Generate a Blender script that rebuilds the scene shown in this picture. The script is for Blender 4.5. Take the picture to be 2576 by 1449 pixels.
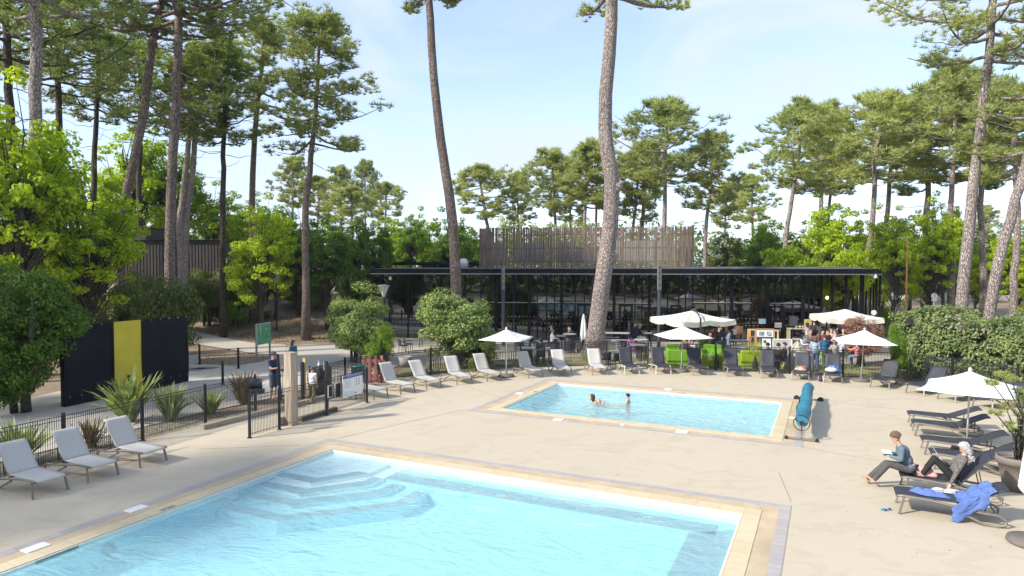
import bpy, bmesh, math, random
import numpy as np
from mathutils import Vector, Matrix, Euler
from mathutils.geometry import tessellate_polygon
for o in list(bpy.data.objects): bpy.data.objects.remove(o)
S = bpy.context.scene
C = S.collection
R = math.radians
# ------------------------------------------------------------------ camera
F = 1652.0; CX = 1288.0; CY = 724.5; CH = 5.2
PITCH = math.atan(57.0 / F)
cam = bpy.data.cameras.new('camera'); camo = bpy.data.objects.new('camera', cam); C.objects.link(camo)
camo.location = (0, 0, CH); camo.rotation_euler = (R(90) - PITCH, 0, 0)
cam.sensor_width = 36; cam.lens = 36 * F / 2576; cam.clip_end = 3000; cam.clip_start = 0.1
S.camera = camo
# ------------------------------------------------------------------ sky, sun, exposure
SUN_AZ = R(245)      # compass-like, clockwise from +Y: the sun stands left and behind the camera
SUN_EL = R(35)
sdir = Vector((math.sin(SUN_AZ) * math.cos(SUN_EL), math.cos(SUN_AZ) * math.cos(SUN_EL), math.sin(SUN_EL)))
W = bpy.data.worlds.new('World'); S.world = W; W.use_nodes = True
nt = W.node_tree; nt.nodes.clear()
wo = nt.nodes.new('ShaderNodeOutputWorld'); bg = nt.nodes.new('ShaderNodeBackground'); bg.inputs[1].default_value = 0.15
sky = nt.nodes.new('ShaderNodeTexSky'); sky.sky_type = 'NISHITA'; sky.sun_disc = False
sky.sun_elevation = SUN_EL; sky.sun_rotation = SUN_AZ; sky.air_density = 1.0; sky.dust_density = 0.6; sky.ozone_density = 2.5
tc = nt.nodes.new('ShaderNodeTexCoord'); mp = nt.nodes.new('ShaderNodeMapping'); mp.inputs['Scale'].default_value = (1.0, 1.0, 3.2)
nz = nt.nodes.new('ShaderNodeTexNoise'); nz.inputs['Scale'].default_value = 2.8; nz.inputs['Detail'].default_value = 7; nz.inputs['Roughness'].default_value = 0.52; nz.inputs['Distortion'].default_value = 0.9
cr = nt.nodes.new('ShaderNodeValToRGB'); cr.color_ramp.elements[0].position = 0.40; cr.color_ramp.elements[1].position = 0.64
cr.color_ramp.elements[0].color = (0.30, 0.30, 0.30, 1); cr.color_ramp.elements[1].color = (0.92, 0.92, 0.92, 1)
mx = nt.nodes.new('ShaderNodeMix'); mx.data_type = 'RGBA'
mx.inputs['B'].default_value = (2.05, 2.32, 2.68, 1)
L = nt.links.new
L(tc.outputs['Generated'], mp.inputs['Vector']); L(mp.outputs[0], nz.inputs['Vector']); L(nz.outputs['Fac'], cr.inputs[0])
tn = nt.nodes.new('ShaderNodeMix'); tn.data_type = 'RGBA'; tn.blend_type = 'MULTIPLY'; tn.inputs['Factor'].default_value = 1.0; tn.inputs['B'].default_value = (0.80, 0.76, 0.86, 1); L(sky.outputs[0], tn.inputs['A'])
L(cr.outputs[0], mx.inputs['Factor']); L(tn.outputs['Result'], mx.inputs['A']); L(mx.outputs['Result'], bg.inputs[0]); L(bg.outputs[0], wo.inputs[0])
sl = bpy.data.lights.new('sun', 'SUN'); sl.energy = 2.4; sl.angle = R(3.5); sl.color = (1.0, 0.94, 0.83)
so = bpy.data.objects.new('sun', sl); C.objects.link(so); so.location = (0, 0, 60)
so.rotation_euler = sdir.to_track_quat('Z', 'Y').to_euler()
S.view_settings.view_transform = 'Standard'; S.view_settings.look = 'None'; S.view_settings.exposure = 1.45; S.view_settings.gamma = 1
S.render.engine = 'CYCLES'
S.cycles.max_bounces = 7; S.cycles.transparent_max_bounces = 12; S.cycles.caustics_reflective = False; S.cycles.caustics_refractive = False

# ------------------------------------------------------------------ measuring helpers (survey of the place)
def ray(px, py):
    x = (px - CX) / F; y = -(py - CY) / F
    c, s = math.cos(PITCH), math.sin(PITCH)
    return Vector((x, c + y * s, -s + y * c))
def P(px, py, z=0.0):
    r = ray(px, py); t = (z - CH) / r.z
    return Vector((r.x * t, r.y * t, z))
def PD(px, py, d):
    r = ray(px, py); t = d / r.y
    return Vector((r.x * t, d, CH + r.z * t))
def PT(px, py):                            # where a sight line meets the rising ground
    r = ray(px, py); t = 20.0
    while t < 200:
        q = Vector((r.x * t, r.y * t, CH + r.z * t))
        if q.z <= HT(q.x, q.y): break
        t += .05
    return Vector((q.x, q.y, HT(q.x, q.y)))
def za(x, y): return (1596.6 + x / 8.638, 771.5 + y / 8.638)
def zb(x, y): return (1844.8 + x / 8.638, 771.5 + y / 8.638)
def zc(x, y): return (2066.1 + x / 8.641, 771.5 + y / 8.641)
def ze(x, y): return (1308.1 + x / 8.533, 771.5 + y / 8.533)
U = Vector((0.9011, -0.4336, 0)); V = Vector((-0.4336, -0.9011, 0))     # axes of both pools: along the far edge, toward the viewer
UA = math.atan2(U.y, U.x)

# ------------------------------------------------------------------ materials
MATS = {}
def newmat(name):
    m = bpy.data.materials.new(name); m.use_nodes = True; n = m.node_tree; n.nodes.clear()
    return m, n, n.nodes.new, n.links.new
def coords(new, link, scale=(1, 1, 1), kind='Object'):
    t = new('ShaderNodeTexCoord'); mpp = new('ShaderNodeMapping'); mpp.inputs['Scale'].default_value = scale
    link(t.outputs[kind], mpp.inputs['Vector']); return mpp.outputs[0]
def noise(new, link, vec, scale, detail=5, rough=0.6, dist=0.0):
    k = new('ShaderNodeTexNoise'); k.inputs['Scale'].default_value = scale; k.inputs['Detail'].default_value = detail
    k.inputs['Roughness'].default_value = rough; k.inputs['Distortion'].default_value = dist; link(vec, k.inputs['Vector']); return k.outputs['Fac']
def ramp(new, link, fac, stops):
    r = new('ShaderNodeValToRGB'); e = r.color_ramp.elements
    while len(e) < len(stops): e.new(0.5)
    for k, (p, c) in enumerate(stops):
        e[k].position = p; e[k].color = (c[0], c[1], c[2], 1) if hasattr(c, '__len__') else (c, c, c, 1)
    link(fac, r.inputs[0]); return r.outputs[0]
def mixc(new, link, fac, a, b, blend='MIX'):
    k = new('ShaderNodeMix'); k.data_type = 'RGBA'; k.blend_type = blend
    for sck, v in (('Factor', fac), ('A', a), ('B', b)):
        if hasattr(v, 'is_linked'): link(v, k.inputs[sck])
        elif sck == 'Factor': k.inputs[sck].default_value = v
        else: k.inputs[sck].default_value = (v[0], v[1], v[2], 1)
    return k.outputs['Result']
def bump(new, link, h, strength=0.3, dist=0.02):
    b = new('ShaderNodeBump'); b.inputs['Strength'].default_value = strength; b.inputs['Distance'].default_value = dist
    link(h, b.inputs['Height']); return b.outputs[0]
def M(name, col, rough=0.6, metal=0.0, var=0.12, sc=6.0, bmp=0.15, scale=(1, 1, 1), emit=None):
    if name in MATS: return MATS[name]
    m, n, new, link = newmat(name)
    o = new('ShaderNodeOutputMaterial'); p = new('ShaderNodeBsdfPrincipled'); link(p.outputs[0], o.inputs[0])
    v = coords(new, link, scale); f = noise(new, link, v, sc)
    a = [c * (1 - var * 1.6) for c in col]; b = [min(1, c * (1 + var)) for c in col]
    link(ramp(new, link, f, [(0.3, a), (0.7, b)]), p.inputs['Base Color'])
    p.inputs['Roughness'].default_value = rough; p.inputs['Metallic'].default_value = metal
    if bmp: link(bump(new, link, noise(new, link, v, sc * 6, 3), bmp, 0.01), p.inputs['Normal'])
    if emit: p.inputs['Emission Color'].default_value = (*col, 1); p.inputs['Emission Strength'].default_value = emit
    MATS[name] = m; return m
def nospec(m):
    for nd in m.node_tree.nodes:
        if nd.type == 'BSDF_PRINCIPLED': nd.inputs['Specular IOR Level'].default_value = 0.15
    return m
def leafmat(name, dark, light, trans=0.35, nscale=0.6):
    if name in MATS: return MATS[name]
    m, n, new, link = newmat(name)
    o = new('ShaderNodeOutputMaterial'); v = coords(new, link)
    f = noise(new, link, v, nscale, 3); g = new('ShaderNodeNewGeometry')
    mm = new('ShaderNodeMath'); mm.operation = 'MULTIPLY_ADD'; link(g.outputs['Random Per Island'], mm.inputs[0]); mm.inputs[1].default_value = 0.55
    m2 = new('ShaderNodeMath'); m2.operation = 'MULTIPLY_ADD'; link(f, m2.inputs[0]); m2.inputs[1].default_value = 1.1; m2.inputs[2].default_value = -0.32
    link(m2.outputs[0], mm.inputs[2])
    oi = new('ShaderNodeObjectInfo'); m3 = new('ShaderNodeMath'); m3.operation = 'MULTIPLY_ADD'; link(oi.outputs['Random'], m3.inputs[0]); m3.inputs[1].default_value = 0.25
    link(mm.outputs[0], m3.inputs[2])
    c = ramp(new, link, m3.outputs[0], [(0.15, dark), (0.95, light)])
    d = new('ShaderNodeBsdfPrincipled'); link(c, d.inputs['Base Color']); d.inputs['Roughness'].default_value = 0.5; d.inputs['Specular IOR Level'].default_value = 0.35
    t = new('ShaderNodeBsdfTranslucent'); tcc = mixc(new, link, 1.0, c, (1.25, 1.2, 0.55), 'MULTIPLY'); link(tcc, t.inputs[0])
    s = new('ShaderNodeMixShader'); s.inputs[0].default_value = trans; link(d.outputs[0], s.inputs[1]); link(t.outputs[0], s.inputs[2])
    link(s.outputs[0], o.inputs[0]); MATS[name] = m; return m
def barkmat(name, c1, c2, sc=1.0):
    if name in MATS: return MATS[name]
    m, n, new, link = newmat(name)
    o = new('ShaderNodeOutputMaterial'); p = new('ShaderNodeBsdfPrincipled'); link(p.outputs[0], o.inputs[0])
    v = coords(new, link, (17 * sc, 17 * sc, 4.5 * sc))
    vo = new('ShaderNodeTexVoronoi'); vo.feature = 'DISTANCE_TO_EDGE'; vo.inputs['Scale'].default_value = 1.0
    nn = noise(new, link, v, 1.2, 6); vv = mixc(new, link, 0.35, v, v); 
    ad = new('ShaderNodeVectorMath'); ad.operation = 'ADD'; nc = new('ShaderNodeTexNoise'); nc.inputs['Scale'].default_value = 1.0; link(v, nc.inputs['Vector'])
    link(v, ad.inputs[0]); link(nc.outputs['Color'], ad.inputs[1]); link(ad.outputs[0], vo.inputs['Vector'])
    e = ramp(new, link, vo.outputs['Distance'], [(0.0, 0.0), (0.16, 1.0)])
    big = noise(new, link, coords(new, link, (1, 1, 0.5)), 0.9, 4)
    base = ramp(new, link, nn, [(0.3, c1), (0.7, c2)])
    base = mixc(new, link, ramp(new, link, big, [(0.45, 0.0), (0.7, 0.5)]), base, [min(1, c * 1.5) for c in c2])
    col = mixc(new, link, e, [c * 0.42 for c in c1], base)
    link(col, p.inputs['Base Color']); p.inputs['Roughness'].default_value = 0.9
    link(bump(new, link, e, 1.0, 0.05), p.inputs['Normal']); MATS[name] = m; return m

# ------------------------------------------------------------------ mesh helpers
class MB:
    def __init__(s): s.v = []; s.f = []; s.mi = []; s.cur = 0
    def add(s, vs, fs):
        b = len(s.v); s.v += [tuple(q) for q in vs]
        for f in fs: s.f.append(tuple(b + i for i in f)); s.mi.append(s.cur)
    def box(s, c, d, rz=0.0, M4=None):
        hx, hy, hz = d[0] / 2, d[1] / 2, d[2] / 2; cs, sn = math.cos(rz), math.sin(rz); vs = []
        for z in (-hz, hz):
            for x, y in ((-hx, -hy), (hx, -hy), (hx, hy), (-hx, hy)):
                q = Vector((c[0] + x * cs - y * sn, c[1] + x * sn + y * cs, c[2] + z)) if M4 is None else M4 @ Vector((x, y, z))
                vs.append(q)
        s.add(vs, [(0, 3, 2, 1), (4, 5, 6, 7), (0, 1, 5, 4), (1, 2, 6, 5), (2, 3, 7, 6), (3, 0, 4, 7)]); return s
    def bar(s, a, b, w, h):                # square bar between two points
        a = Vector(a); b = Vector(b); d = b - a; l = d.length
        q = d.to_track_quat('X', 'Z').to_matrix().to_4x4(); m = Matrix.Translation((a + b) / 2) @ q
        return s.box((0, 0, 0), (l, w, h), 0, m)
    def tube(s, pts, rad, n=8, cap=True):
        pts = [Vector(p) for p in pts]; k = len(pts)
        if not hasattr(rad, '__len__'): rad = [rad] * k
        vs = []; prev = None
        for i, p in enumerate(pts):
            t = (pts[min(i + 1, k - 1)] - pts[max(i - 1, 0)])
            t = t.normalized() if t.length > 1e-9 else Vector((0, 0, 1))
            if prev is None:
                a = t.cross(Vector((0, 0, 1)))
                if a.length < 1e-3: a = Vector((1, 0, 0))
                a.normalize()
            else:
                a = prev - t * prev.dot(t)
                a = a.normalized() if a.length > 1e-6 else t.orthogonal().normalized()
            prev = a; b = t.cross(a)
            for j in range(n):
                g = 2 * math.pi * j / n; vs.append(p + (a * math.cos(g) + b * math.sin(g)) * rad[i])
        fs = []
        for i in range(k - 1):
            for j in range(n):
                j2 = (j + 1) % n; fs.append((i * n + j, i * n + j2, (i + 1) * n + j2, (i + 1) * n + j))
        if cap: fs.append(tuple(range(n - 1, -1, -1))); fs.append(tuple((k - 1) * n + j for j in range(n)))
        s.add(vs, fs); return s
    def lathe(s, prof, n=16, c=(0, 0, 0)):
        vs = []; fs = []
        for r, z in prof:
            for j in range(n):
                g = 2 * math.pi * j / n; vs.append((c[0] + r * math.cos(g), c[1] + r * math.sin(g), c[2] + z))
        for i in range(len(prof) - 1):
            for j in range(n):
                j2 = (j + 1) % n; fs.append((i * n + j, i * n + j2, (i + 1) * n + j2, (i + 1) * n + j))
        if prof[0][0] > 1e-4: fs.append(tuple(range(n - 1, -1, -1)))
        if prof[-1][0] > 1e-4: fs.append(tuple((len(prof) - 1) * n + j for j in range(n)))
        s.add(vs, fs); return s
    def ell(s, c, r, n=10, m=7, M3=None):
        vs = []; fs = []; c = Vector(c)
        for i in range(m + 1):
            th = math.pi * i / m
            for j in range(n):
                g = 2 * math.pi * j / n; q = Vector((r[0] * math.sin(th) * math.cos(g), r[1] * math.sin(th) * math.sin(g), r[2] * math.cos(th)))
                if M3 is not None: q = M3 @ q
                vs.append(c + q)
        for i in range(m):
            for j in range(n):
                j2 = (j + 1) % n; fs.append((i * n + j2, i * n + j, (i + 1) * n + j, (i + 1) * n + j2))
        s.add(vs, fs); return s
    def prism(s, poly, z0, z1):
        n = len(poly); vs = [(p[0], p[1], z0) for p in poly] + [(p[0], p[1], z1) for p in poly]
        fs = [tuple(range(n - 1, -1, -1)), tuple(range(n, 2 * n))] + [(i, (i + 1) % n, n + (i + 1) % n, n + i) for i in range(n)]
        s.add(vs, fs); return s
    def grid(s, fn, nu, nv):
        vs = [fn(i / nu, j / nv) for j in range(nv + 1) for i in range(nu + 1)]
        s.add(vs, [(j * (nu + 1) + i, j * (nu + 1) + i + 1, (j + 1) * (nu + 1) + i + 1, (j + 1) * (nu + 1) + i) for j in range(nv) for i in range(nu)]); return s
    def mesh(s, name, smooth=False, clean=False):
        me = bpy.data.meshes.new(name); me.from_pydata(s.v, [], s.f)
        if any(s.mi): me.polygons.foreach_set('material_index', s.mi)
        if clean:
            bm = bmesh.new(); bm.from_mesh(me); bmesh.ops.remove_doubles(bm, verts=bm.verts, dist=1e-5); bmesh.ops.recalc_face_normals(bm, faces=bm.faces); bm.to_mesh(me); bm.free()
        if smooth: me.polygons.foreach_set('use_smooth', [True] * len(me.polygons))
        me.update(); return me
def npmesh(name, verts, k):                # N separate faces of k corners each
    n = len(verts) // k; me = bpy.data.meshes.new(name)
    me.vertices.add(n * k); me.vertices.foreach_set('co', np.asarray(verts, dtype=np.float32).ravel())
    me.loops.add(n * k); me.loops.foreach_set('vertex_index', np.arange(n * k, dtype=np.int32))
    me.polygons.add(n); me.polygons.foreach_set('loop_start', np.arange(0, n * k, k, dtype=np.int32))
    me.update(calc_edges=True); me.validate(); return me
def setp(o, label=None, cat=None, group=None, kind=None):
    if label: o['label'] = label
    if cat: o['category'] = cat
    if group: o['group'] = group
    if kind: o['kind'] = kind
    return o
def thing(name, label, cat, loc=(0, 0, 0), rz=0.0, group=None):
    o = bpy.data.objects.new(name, None); C.objects.link(o); o.location = loc; o.rotation_euler = (0, 0, rz); o.empty_display_size = 0.2
    return setp(o, label, cat, group)
def obj(name, me, mat, parent=None, smooth=None, bevel=0, loc=None, rz=None):
    if isinstance(me, MB): me = me.mesh(name, bool(smooth))
    for q in (mat if isinstance(mat, (list, tuple)) else [mat]): me.materials.append(q)
    o = bpy.data.objects.new(name, me); C.objects.link(o)
    if parent: o.parent = parent
    if loc is not None: o.location = loc
    if rz is not None: o.rotation_euler = (0, 0, rz)
    if bevel:
        b = o.modifiers.new('bevel', 'BEVEL'); b.width = bevel; b.segments = 2; b.limit_method = 'ANGLE'
    return o
def solo(name, me, mat, label, cat, loc=(0, 0, 0), rz=0.0, group=None, smooth=False, bevel=0):
    return setp(obj(name, me, mat, None, smooth, bevel, loc, rz), label, cat, group)
def struct(name, me, mat): return setp(obj(name, me, mat), kind='structure')
def dup(t, loc, rz=None, label=None, group=None, scale=None):
    r = t.copy(); C.objects.link(r); r.location = loc
    if rz is not None: r.rotation_euler = (0, 0, rz)
    if scale: r.scale = (scale,) * 3 if not hasattr(scale, '__len__') else scale
    if label: r['label'] = label
    if group: r['group'] = group
    for ch in list(t.children):
        c = ch.copy(); C.objects.link(c); c.parent = r
        for g in list(ch.children):
            d = g.copy(); C.objects.link(d); d.parent = c
    return r
def textmesh(txt, size, ext=0.002):
    cu = bpy.data.curves.new('lettering', 'FONT'); cu.body = txt; cu.size = size; cu.extrude = ext; cu.align_x = 'CENTER'; cu.align_y = 'CENTER'
    o = bpy.data.objects.new('lettering', cu); C.objects.link(o); dg = bpy.context.evaluated_depsgraph_get(); dg.update()
    me = bpy.data.meshes.new_from_object(o.evaluated_get(dg)); bpy.data.objects.remove(o); return me
def remeshed(mb, voxel, smooth=True):
    me0 = mb.mesh('tmp'); o = bpy.data.objects.new('tmp', me0); C.objects.link(o)
    m = o.modifiers.new('r', 'REMESH'); m.mode = 'VOXEL'; m.voxel_size = voxel
    sm = o.modifiers.new('s', 'SMOOTH'); sm.iterations = 3; sm.factor = 0.5
    dg = bpy.context.evaluated_depsgraph_get(); dg.update()
    me = bpy.data.meshes.new_from_object(o.evaluated_get(dg)); bpy.data.objects.remove(o)
    me.polygons.foreach_set('use_smooth', [True] * len(me.polygons)); return me
def pip(x, y, poly):
    x = np.asarray(x); y = np.asarray(y); r = np.zeros(x.shape, bool); n = len(poly); j = n - 1
    for i in range(n):
        xi, yi, xj, yj = poly[i][0], poly[i][1], poly[j][0], poly[j][1]
        if yi != yj:
            c = ((yi > y) != (yj > y)) & (x < (xj - xi) * (y - yi) / (yj - yi) + xi); r ^= c
        j = i
    return r
def sstep(a, b, x): t = np.clip((x - a) / (b - a), 0, 1); return t * t * (3 - 2 * t)
def HT(x, y):                                        # lie of the land: a wooded bank rises at the back left
    return float(2.3 * sstep(43, 60, y) * sstep(-6, -13, x) + 1.2 * sstep(55, 90, y) * sstep(18, 40, x))
# ================================================================== GROUND, DECK, PATHS, POOLS
def bark_ground(name, cols, sc, bmp=0.5):
    m, n, new, link = newmat(name); o = new('ShaderNodeOutputMaterial'); p = new('ShaderNodeBsdfPrincipled'); link(p.outputs[0], o.inputs[0])
    v = coords(new, link); a = noise(new, link, v, sc, 8, 0.7); b = noise(new, link, v, 0.22, 4); c = noise(new, link, v, sc * 9, 3)
    col = ramp(new, link, a, [(0.32, cols[0]), (0.5, cols[1]), (0.72, cols[2])])
    col = mixc(new, link, ramp(new, link, b, [(0.4, 0.0), (0.62, 0.8)]), col, cols[3])
    col = mixc(new, link, ramp(new, link, c, [(0.55, 0.0), (0.7, 0.45)]), col, cols[2])
    link(col, p.inputs['Base Color']); p.inputs['Roughness'].default_value = 0.95; link(bump(new, link, c, bmp, 0.03), p.inputs['Normal']); return m
m_soil = bark_ground('soil', [(0.10, 0.065, 0.04), (0.22, 0.155, 0.10), (0.36, 0.27, 0.18), (0.30, 0.23, 0.145)], 3.0)
m_gravel = bark_ground('bed_gravel', [(0.09, 0.07, 0.05), (0.26, 0.21, 0.16), (0.50, 0.43, 0.34), (0.2, 0.16, 0.11)], 7.0, 0.8)
def concrete(name, base, stain, crack=True, spot=0.5):
    m, n, new, link = newmat(name); o = new('ShaderNodeOutputMaterial'); p = new('ShaderNodeBsdfPrincipled'); link(p.outputs[0], o.inputs[0])
    v = coords(new, link)
    big = noise(new, link, v, 0.35, 5, 0.55, 0.6); mid = noise(new, link, coords(new, link, (1, 1.6, 1)), 0.9, 6, 0.62, 0.9); fine = noise(new, link, v, 22, 4)
    col = mixc(new, link, ramp(new, link, big, [(0.35, 0.0), (0.7, 0.5)]), base, [c * 0.9 for c in base])
    col = mixc(new, link, ramp(new, link, mid, [(0.53, 0.0), (0.585, spot)]), col, stain)
    col = mixc(new, link, ramp(new, link, fine, [(0.35, 0.18), (0.65, 0.0)]), col, [c * 0.7 for c in base])
    if crack:
        vo = new('ShaderNodeTexVoronoi'); vo.feature = 'DISTANCE_TO_EDGE'; vo.inputs['Scale'].default_value = 0.42
        nc = new('ShaderNodeTexNoise'); nc.inputs['Scale'].default_value = 1.4; nc.inputs['Detail'].default_value = 6; link(v, nc.inputs['Vector'])
        ad = new('ShaderNodeVectorMath'); ad.operation = 'ADD'; link(v, ad.inputs[0]); link(nc.outputs['Color'], ad.inputs[1]); link(ad.outputs[0], vo.inputs['Vector'])
        e = ramp(new, link, vo.outputs['Distance'], [(0.0, 0.35), (0.004, 0.0)]); ms = ramp(new, link, noise(new, link, v, 0.5, 2), [(0.48, 0.0), (0.56, 1.0)])
        col = mixc(new, link, mixc(new, link, 1.0, e, ms, 'MULTIPLY'), col, [c * 0.5 for c in stain])
    link(col, p.inputs['Base Color']); p.inputs['Roughness'].default_value = 0.72; link(bump(new, link, fine, 0.12, 0.01), p.inputs['Normal']); return m
m_deck = concrete('deck_concrete', (0.53, 0.455, 0.335), (0.44, 0.37, 0.26), True, .42)
m_path = concrete('path_concrete', (0.50, 0.45, 0.38), (0.40, 0.35, 0.28), False, 0.3)
m_terr = concrete('terrace_concrete', (0.46, 0.40, 0.32), (0.34, 0.29, 0.22), False, 0.4)
# -- pools
BC = P(836, 1131.6); BL, BW = 10.98, 21.0                     # big pool: corner, length along U, along V
SC_ = P(1403, 964.9); SL, SW = 9.15, 5.56
def uv(c, u, v, z=0.0): q = c + U * u + V * v; return (q.x, q.y, z)
def rect(c, u0, v0, u1, v1): return [uv(c, u0, v0), uv(c, u1, v0), uv(c, u1, v1), uv(c, u0, v1)]
fenceA0 = P(0, 1205); gA = P(643, 1033)
dA = (gA - P(162, 1162)).normalized()
deckpoly = [fenceA0 - dA * 26, fenceA0, P(162, 1162), P(359, 1109), P(517, 1066), P(643, 1035), P(720, 1018), P(772, 1005), P(812, 998), P(860, 991), P(920, 976), P(973, 963), P(1084, 943),
            P(1200, 931), P(1310, 925), P(1413, 922), P(1526, 919), P(1630, 923), P(1800, 930), P(1986, 939), P(2130, 948), P(2254, 958), P(2400, 975), P(2560, 1000), Vector((27, 20, 0)), Vector((27, -16, 0)), Vector((-22, -16, 0))]
deckpoly = [(p.x, p.y, 0) for p in deckpoly]
def sheet(name, outer, holes, z, mat):
    polys = [[Vector((p[0], p[1], 0)) for p in outer]] + [[Vector((p[0], p[1], 0)) for p in h] for h in holes]
    tris = tessellate_polygon(polys); vs = [(p.x, p.y, z) for q in polys for p in q]
    me = bpy.data.meshes.new(name); me.from_pydata(vs, [], [tuple(t) for t in tris])
    bm = bmesh.new(); bm.from_mesh(me); bmesh.ops.recalc_face_normals(bm, faces=bm.faces)
    for f in bm.faces:
        if f.normal.z < 0: f.normal_flip()
    bm.to_mesh(me); bm.free(); return struct(name, me, mat)
sheet('pool_deck', deckpoly, [rect(BC, -.9, -.9, BL + .9, BW), rect(SC_, -.9, -.9, SL + .9, SW + .9)], 0.0, m_deck)
# ground: one sheet to the horizon, left out only under the deck where the pools are sunk
xs = np.concatenate([np.linspace(-900, -60, 13), np.arange(-50, 61, 1.0), np.linspace(70, 900, 13)])
ys = np.concatenate([np.linspace(-300, -40, 6), np.arange(-30, 111, 1.0), np.linspace(120, 1500, 14)])
gx, gy = np.meshgrid(xs, ys)
rng = np.random.default_rng(5)
gz = 2.3 * sstep(43, 60, gy) * sstep(-6, -13, gx) + 1.2 * sstep(55, 90, gy) * sstep(18, 40, gx) - 0.03
gz = gz + np.where((gy > 57) & (gx < -10) & (gy < 110), rng.normal(0, 0.04, gz.shape), 0)
nxg, nyg = len(xs), len(ys)
inD = pip(gx, gy, deckpoly)
fs = []
for j in range(nyg - 1):
    for i in range(nxg - 1):
        if inD[j, i] and inD[j, i + 1] and inD[j + 1, i] and inD[j + 1, i + 1]: continue
        a = j * nxg + i; fs.append((a, a + 1, a + nxg + 1, a + nxg))
me = bpy.data.meshes.new('ground'); me.from_pydata(np.stack([gx.ravel(), gy.ravel(), gz.ravel()], 1).tolist(), [], fs)
me.polygons.foreach_set('use_smooth', [True] * len(me.polygons)); struct('ground', me, m_soil)
# paths and terrace (thin sheets, each a few mm above the last)
def psheet(name, pts, z, mat): return sheet(name, [(p.x, p.y) for p in pts], [], z, mat)
o1, o2 = V.cross(Vector((0, 0, 1))), None
nL = Vector((dA.y, -dA.x, 0)); nL = -nL if nL.x > 0 else nL           # away from the deck
psheet('path', [fenceA0 - dA * 20 + nL * 1.7, gA + nL * 1.5 - dA * 1.0, P(690, 1000), P(740, 985), P(800, 972), P(880, 962), P(960, 940), P(1010, 915), P(1050, 905),
       P(1050, 885), P(870, 868), P(770, 866), P(720, 870), P(690, 885), P(690, 900), P(660, 910), P(590, 921), P(480, 915), P(400, 930)] + [fenceA0 - dA * 20 + nL * 4.2], 0.004, m_path)
ue = [(380, 812), (440, 824), (500, 836), (560, 850), (640, 864), (720, 868)]; le = [(380, 848), (440, 858), (500, 867), (560, 877), (640, 890), (720, 893)]
vs_ = []
for (ux, uy), (lx, ly) in zip(ue, le):
    for k in range(5): q = PT(ux + (lx - ux) * k / 4, uy + (ly - uy) * k / 4); vs_.append((q.x, q.y, q.z + .02))
me = bpy.data.meshes.new('side_path'); me.from_pydata(vs_, [], [(i * 5 + k, i * 5 + k + 1, i * 5 + k + 6, i * 5 + k + 5) for i in range(5) for k in range(4)])
me.polygons.foreach_set('use_smooth', [True] * len(me.polygons)); struct('side_path', me, m_path)
psheet('terrace', [P(1010, 905), P(1084, 915), P(1250, 906), P(1413, 899), P(1526, 897), P(1650, 901), P(1800, 906), P(1990, 912), P(2160, 916), P(2240, 905), P(2260, 860), P(2300, 800), P(900, 815), P(860, 840), P(870, 862), P(960, 880)], 0.002, m_terr)
psheet('planting_bed', [fenceA0 - dA * 20 + nL * 0.05, gA + nL * 0.05, gA + nL * 1.45 - dA * 1.0, fenceA0 - dA * 20 + nL * 1.6], -0.012, m_gravel)
m_dry = bark_ground('dry_grass_soil', [(0.16, 0.14, 0.06), (0.30, 0.25, 0.13), (0.48, 0.40, 0.26), (0.22, 0.26, 0.09)], 5.0, 0.6)
psheet('far_lawn', [Vector((17, 47.5, 0)), Vector((62, 38, 0)), Vector((75, 54, 0)), Vector((17, 54, 0))], 0.006, m_dry)
psheet('planting_strip', [P(973, 960), P(1084, 940), P(1200, 928.6), P(1310, 923), P(1413, 920), P(1526, 917), P(1630, 921), P(1800, 928), P(1986, 937), P(2130, 945), P(2240, 950), P(2160, 918), P(1990, 914), P(1800, 908), P(1650, 903), P(1526, 899), P(1413, 901), P(1250, 908), P(1084, 917), P(1010, 928)], -0.008, m_dry)

# ---- pool shells
def tile(name, c1, c2, size, grout, rough=0.5, rot=0.0):
    m, n, new, link = newmat(name); o = new('ShaderNodeOutputMaterial'); p = new('ShaderNodeBsdfPrincipled'); link(p.outputs[0], o.inputs[0])
    t = new('ShaderNodeTexCoord'); mpp = new('ShaderNodeMapping'); link(t.outputs['Object'], mpp.inputs['Vector']); v = mpp.outputs[0]
    b = new('ShaderNodeTexBrick'); b.offset = 0.0; b.inputs['Scale'].default_value = 1.0; b.inputs['Brick Width'].default_value = size[0]; b.inputs['Row Height'].default_value = size[1]
    b.inputs['Mortar Size'].default_value = 0.006; b.inputs['Color1'].default_value = (*c1, 1); b.inputs['Color2'].default_value = (*c2, 1); b.inputs['Mortar'].default_value = (*grout, 1)
    link(v, b.inputs['Vector']); nn = noise(new, link, v, 3, 5)
    col = mixc(new, link, ramp(new, link, nn, [(0.3, 0.35), (0.6, 0.0)]), b.outputs['Color'], [c * 0.72 for c in c1])
    link(col, p.inputs['Base Color']); p.inputs['Roughness'].default_value = rough; link(bump(new, link, nn, 0.1, 0.01), p.inputs['Normal']); return m
m_coping = tile('coping_stone', (0.60, 0.49, 0.31), (0.64, 0.53, 0.35), (0.5, 0.5), (0.42, 0.34, 0.2))
m_band = M('tan_band', (0.50, 0.39, 0.25), 0.8, var=0.12, sc=1.6)
m_grey = tile('grey_paver', (0.40, 0.36, 0.34), (0.45, 0.41, 0.38), (0.33, 0.2), (0.3, 0.27, 0.25))
m_liner = M('pool_liner', (0.38, 0.72, 0.79), 0.5, var=0.03, sc=0.5, bmp=0)
m_linew = M('pool_step_white', (0.90, 0.92, 0.90), 0.5, var=0.03, sc=0.5, bmp=0)
m_tread = M('pool_step_tread', (0.22, 0.34, 0.38), 0.6, var=0.10, sc=2, bmp=0)
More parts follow.
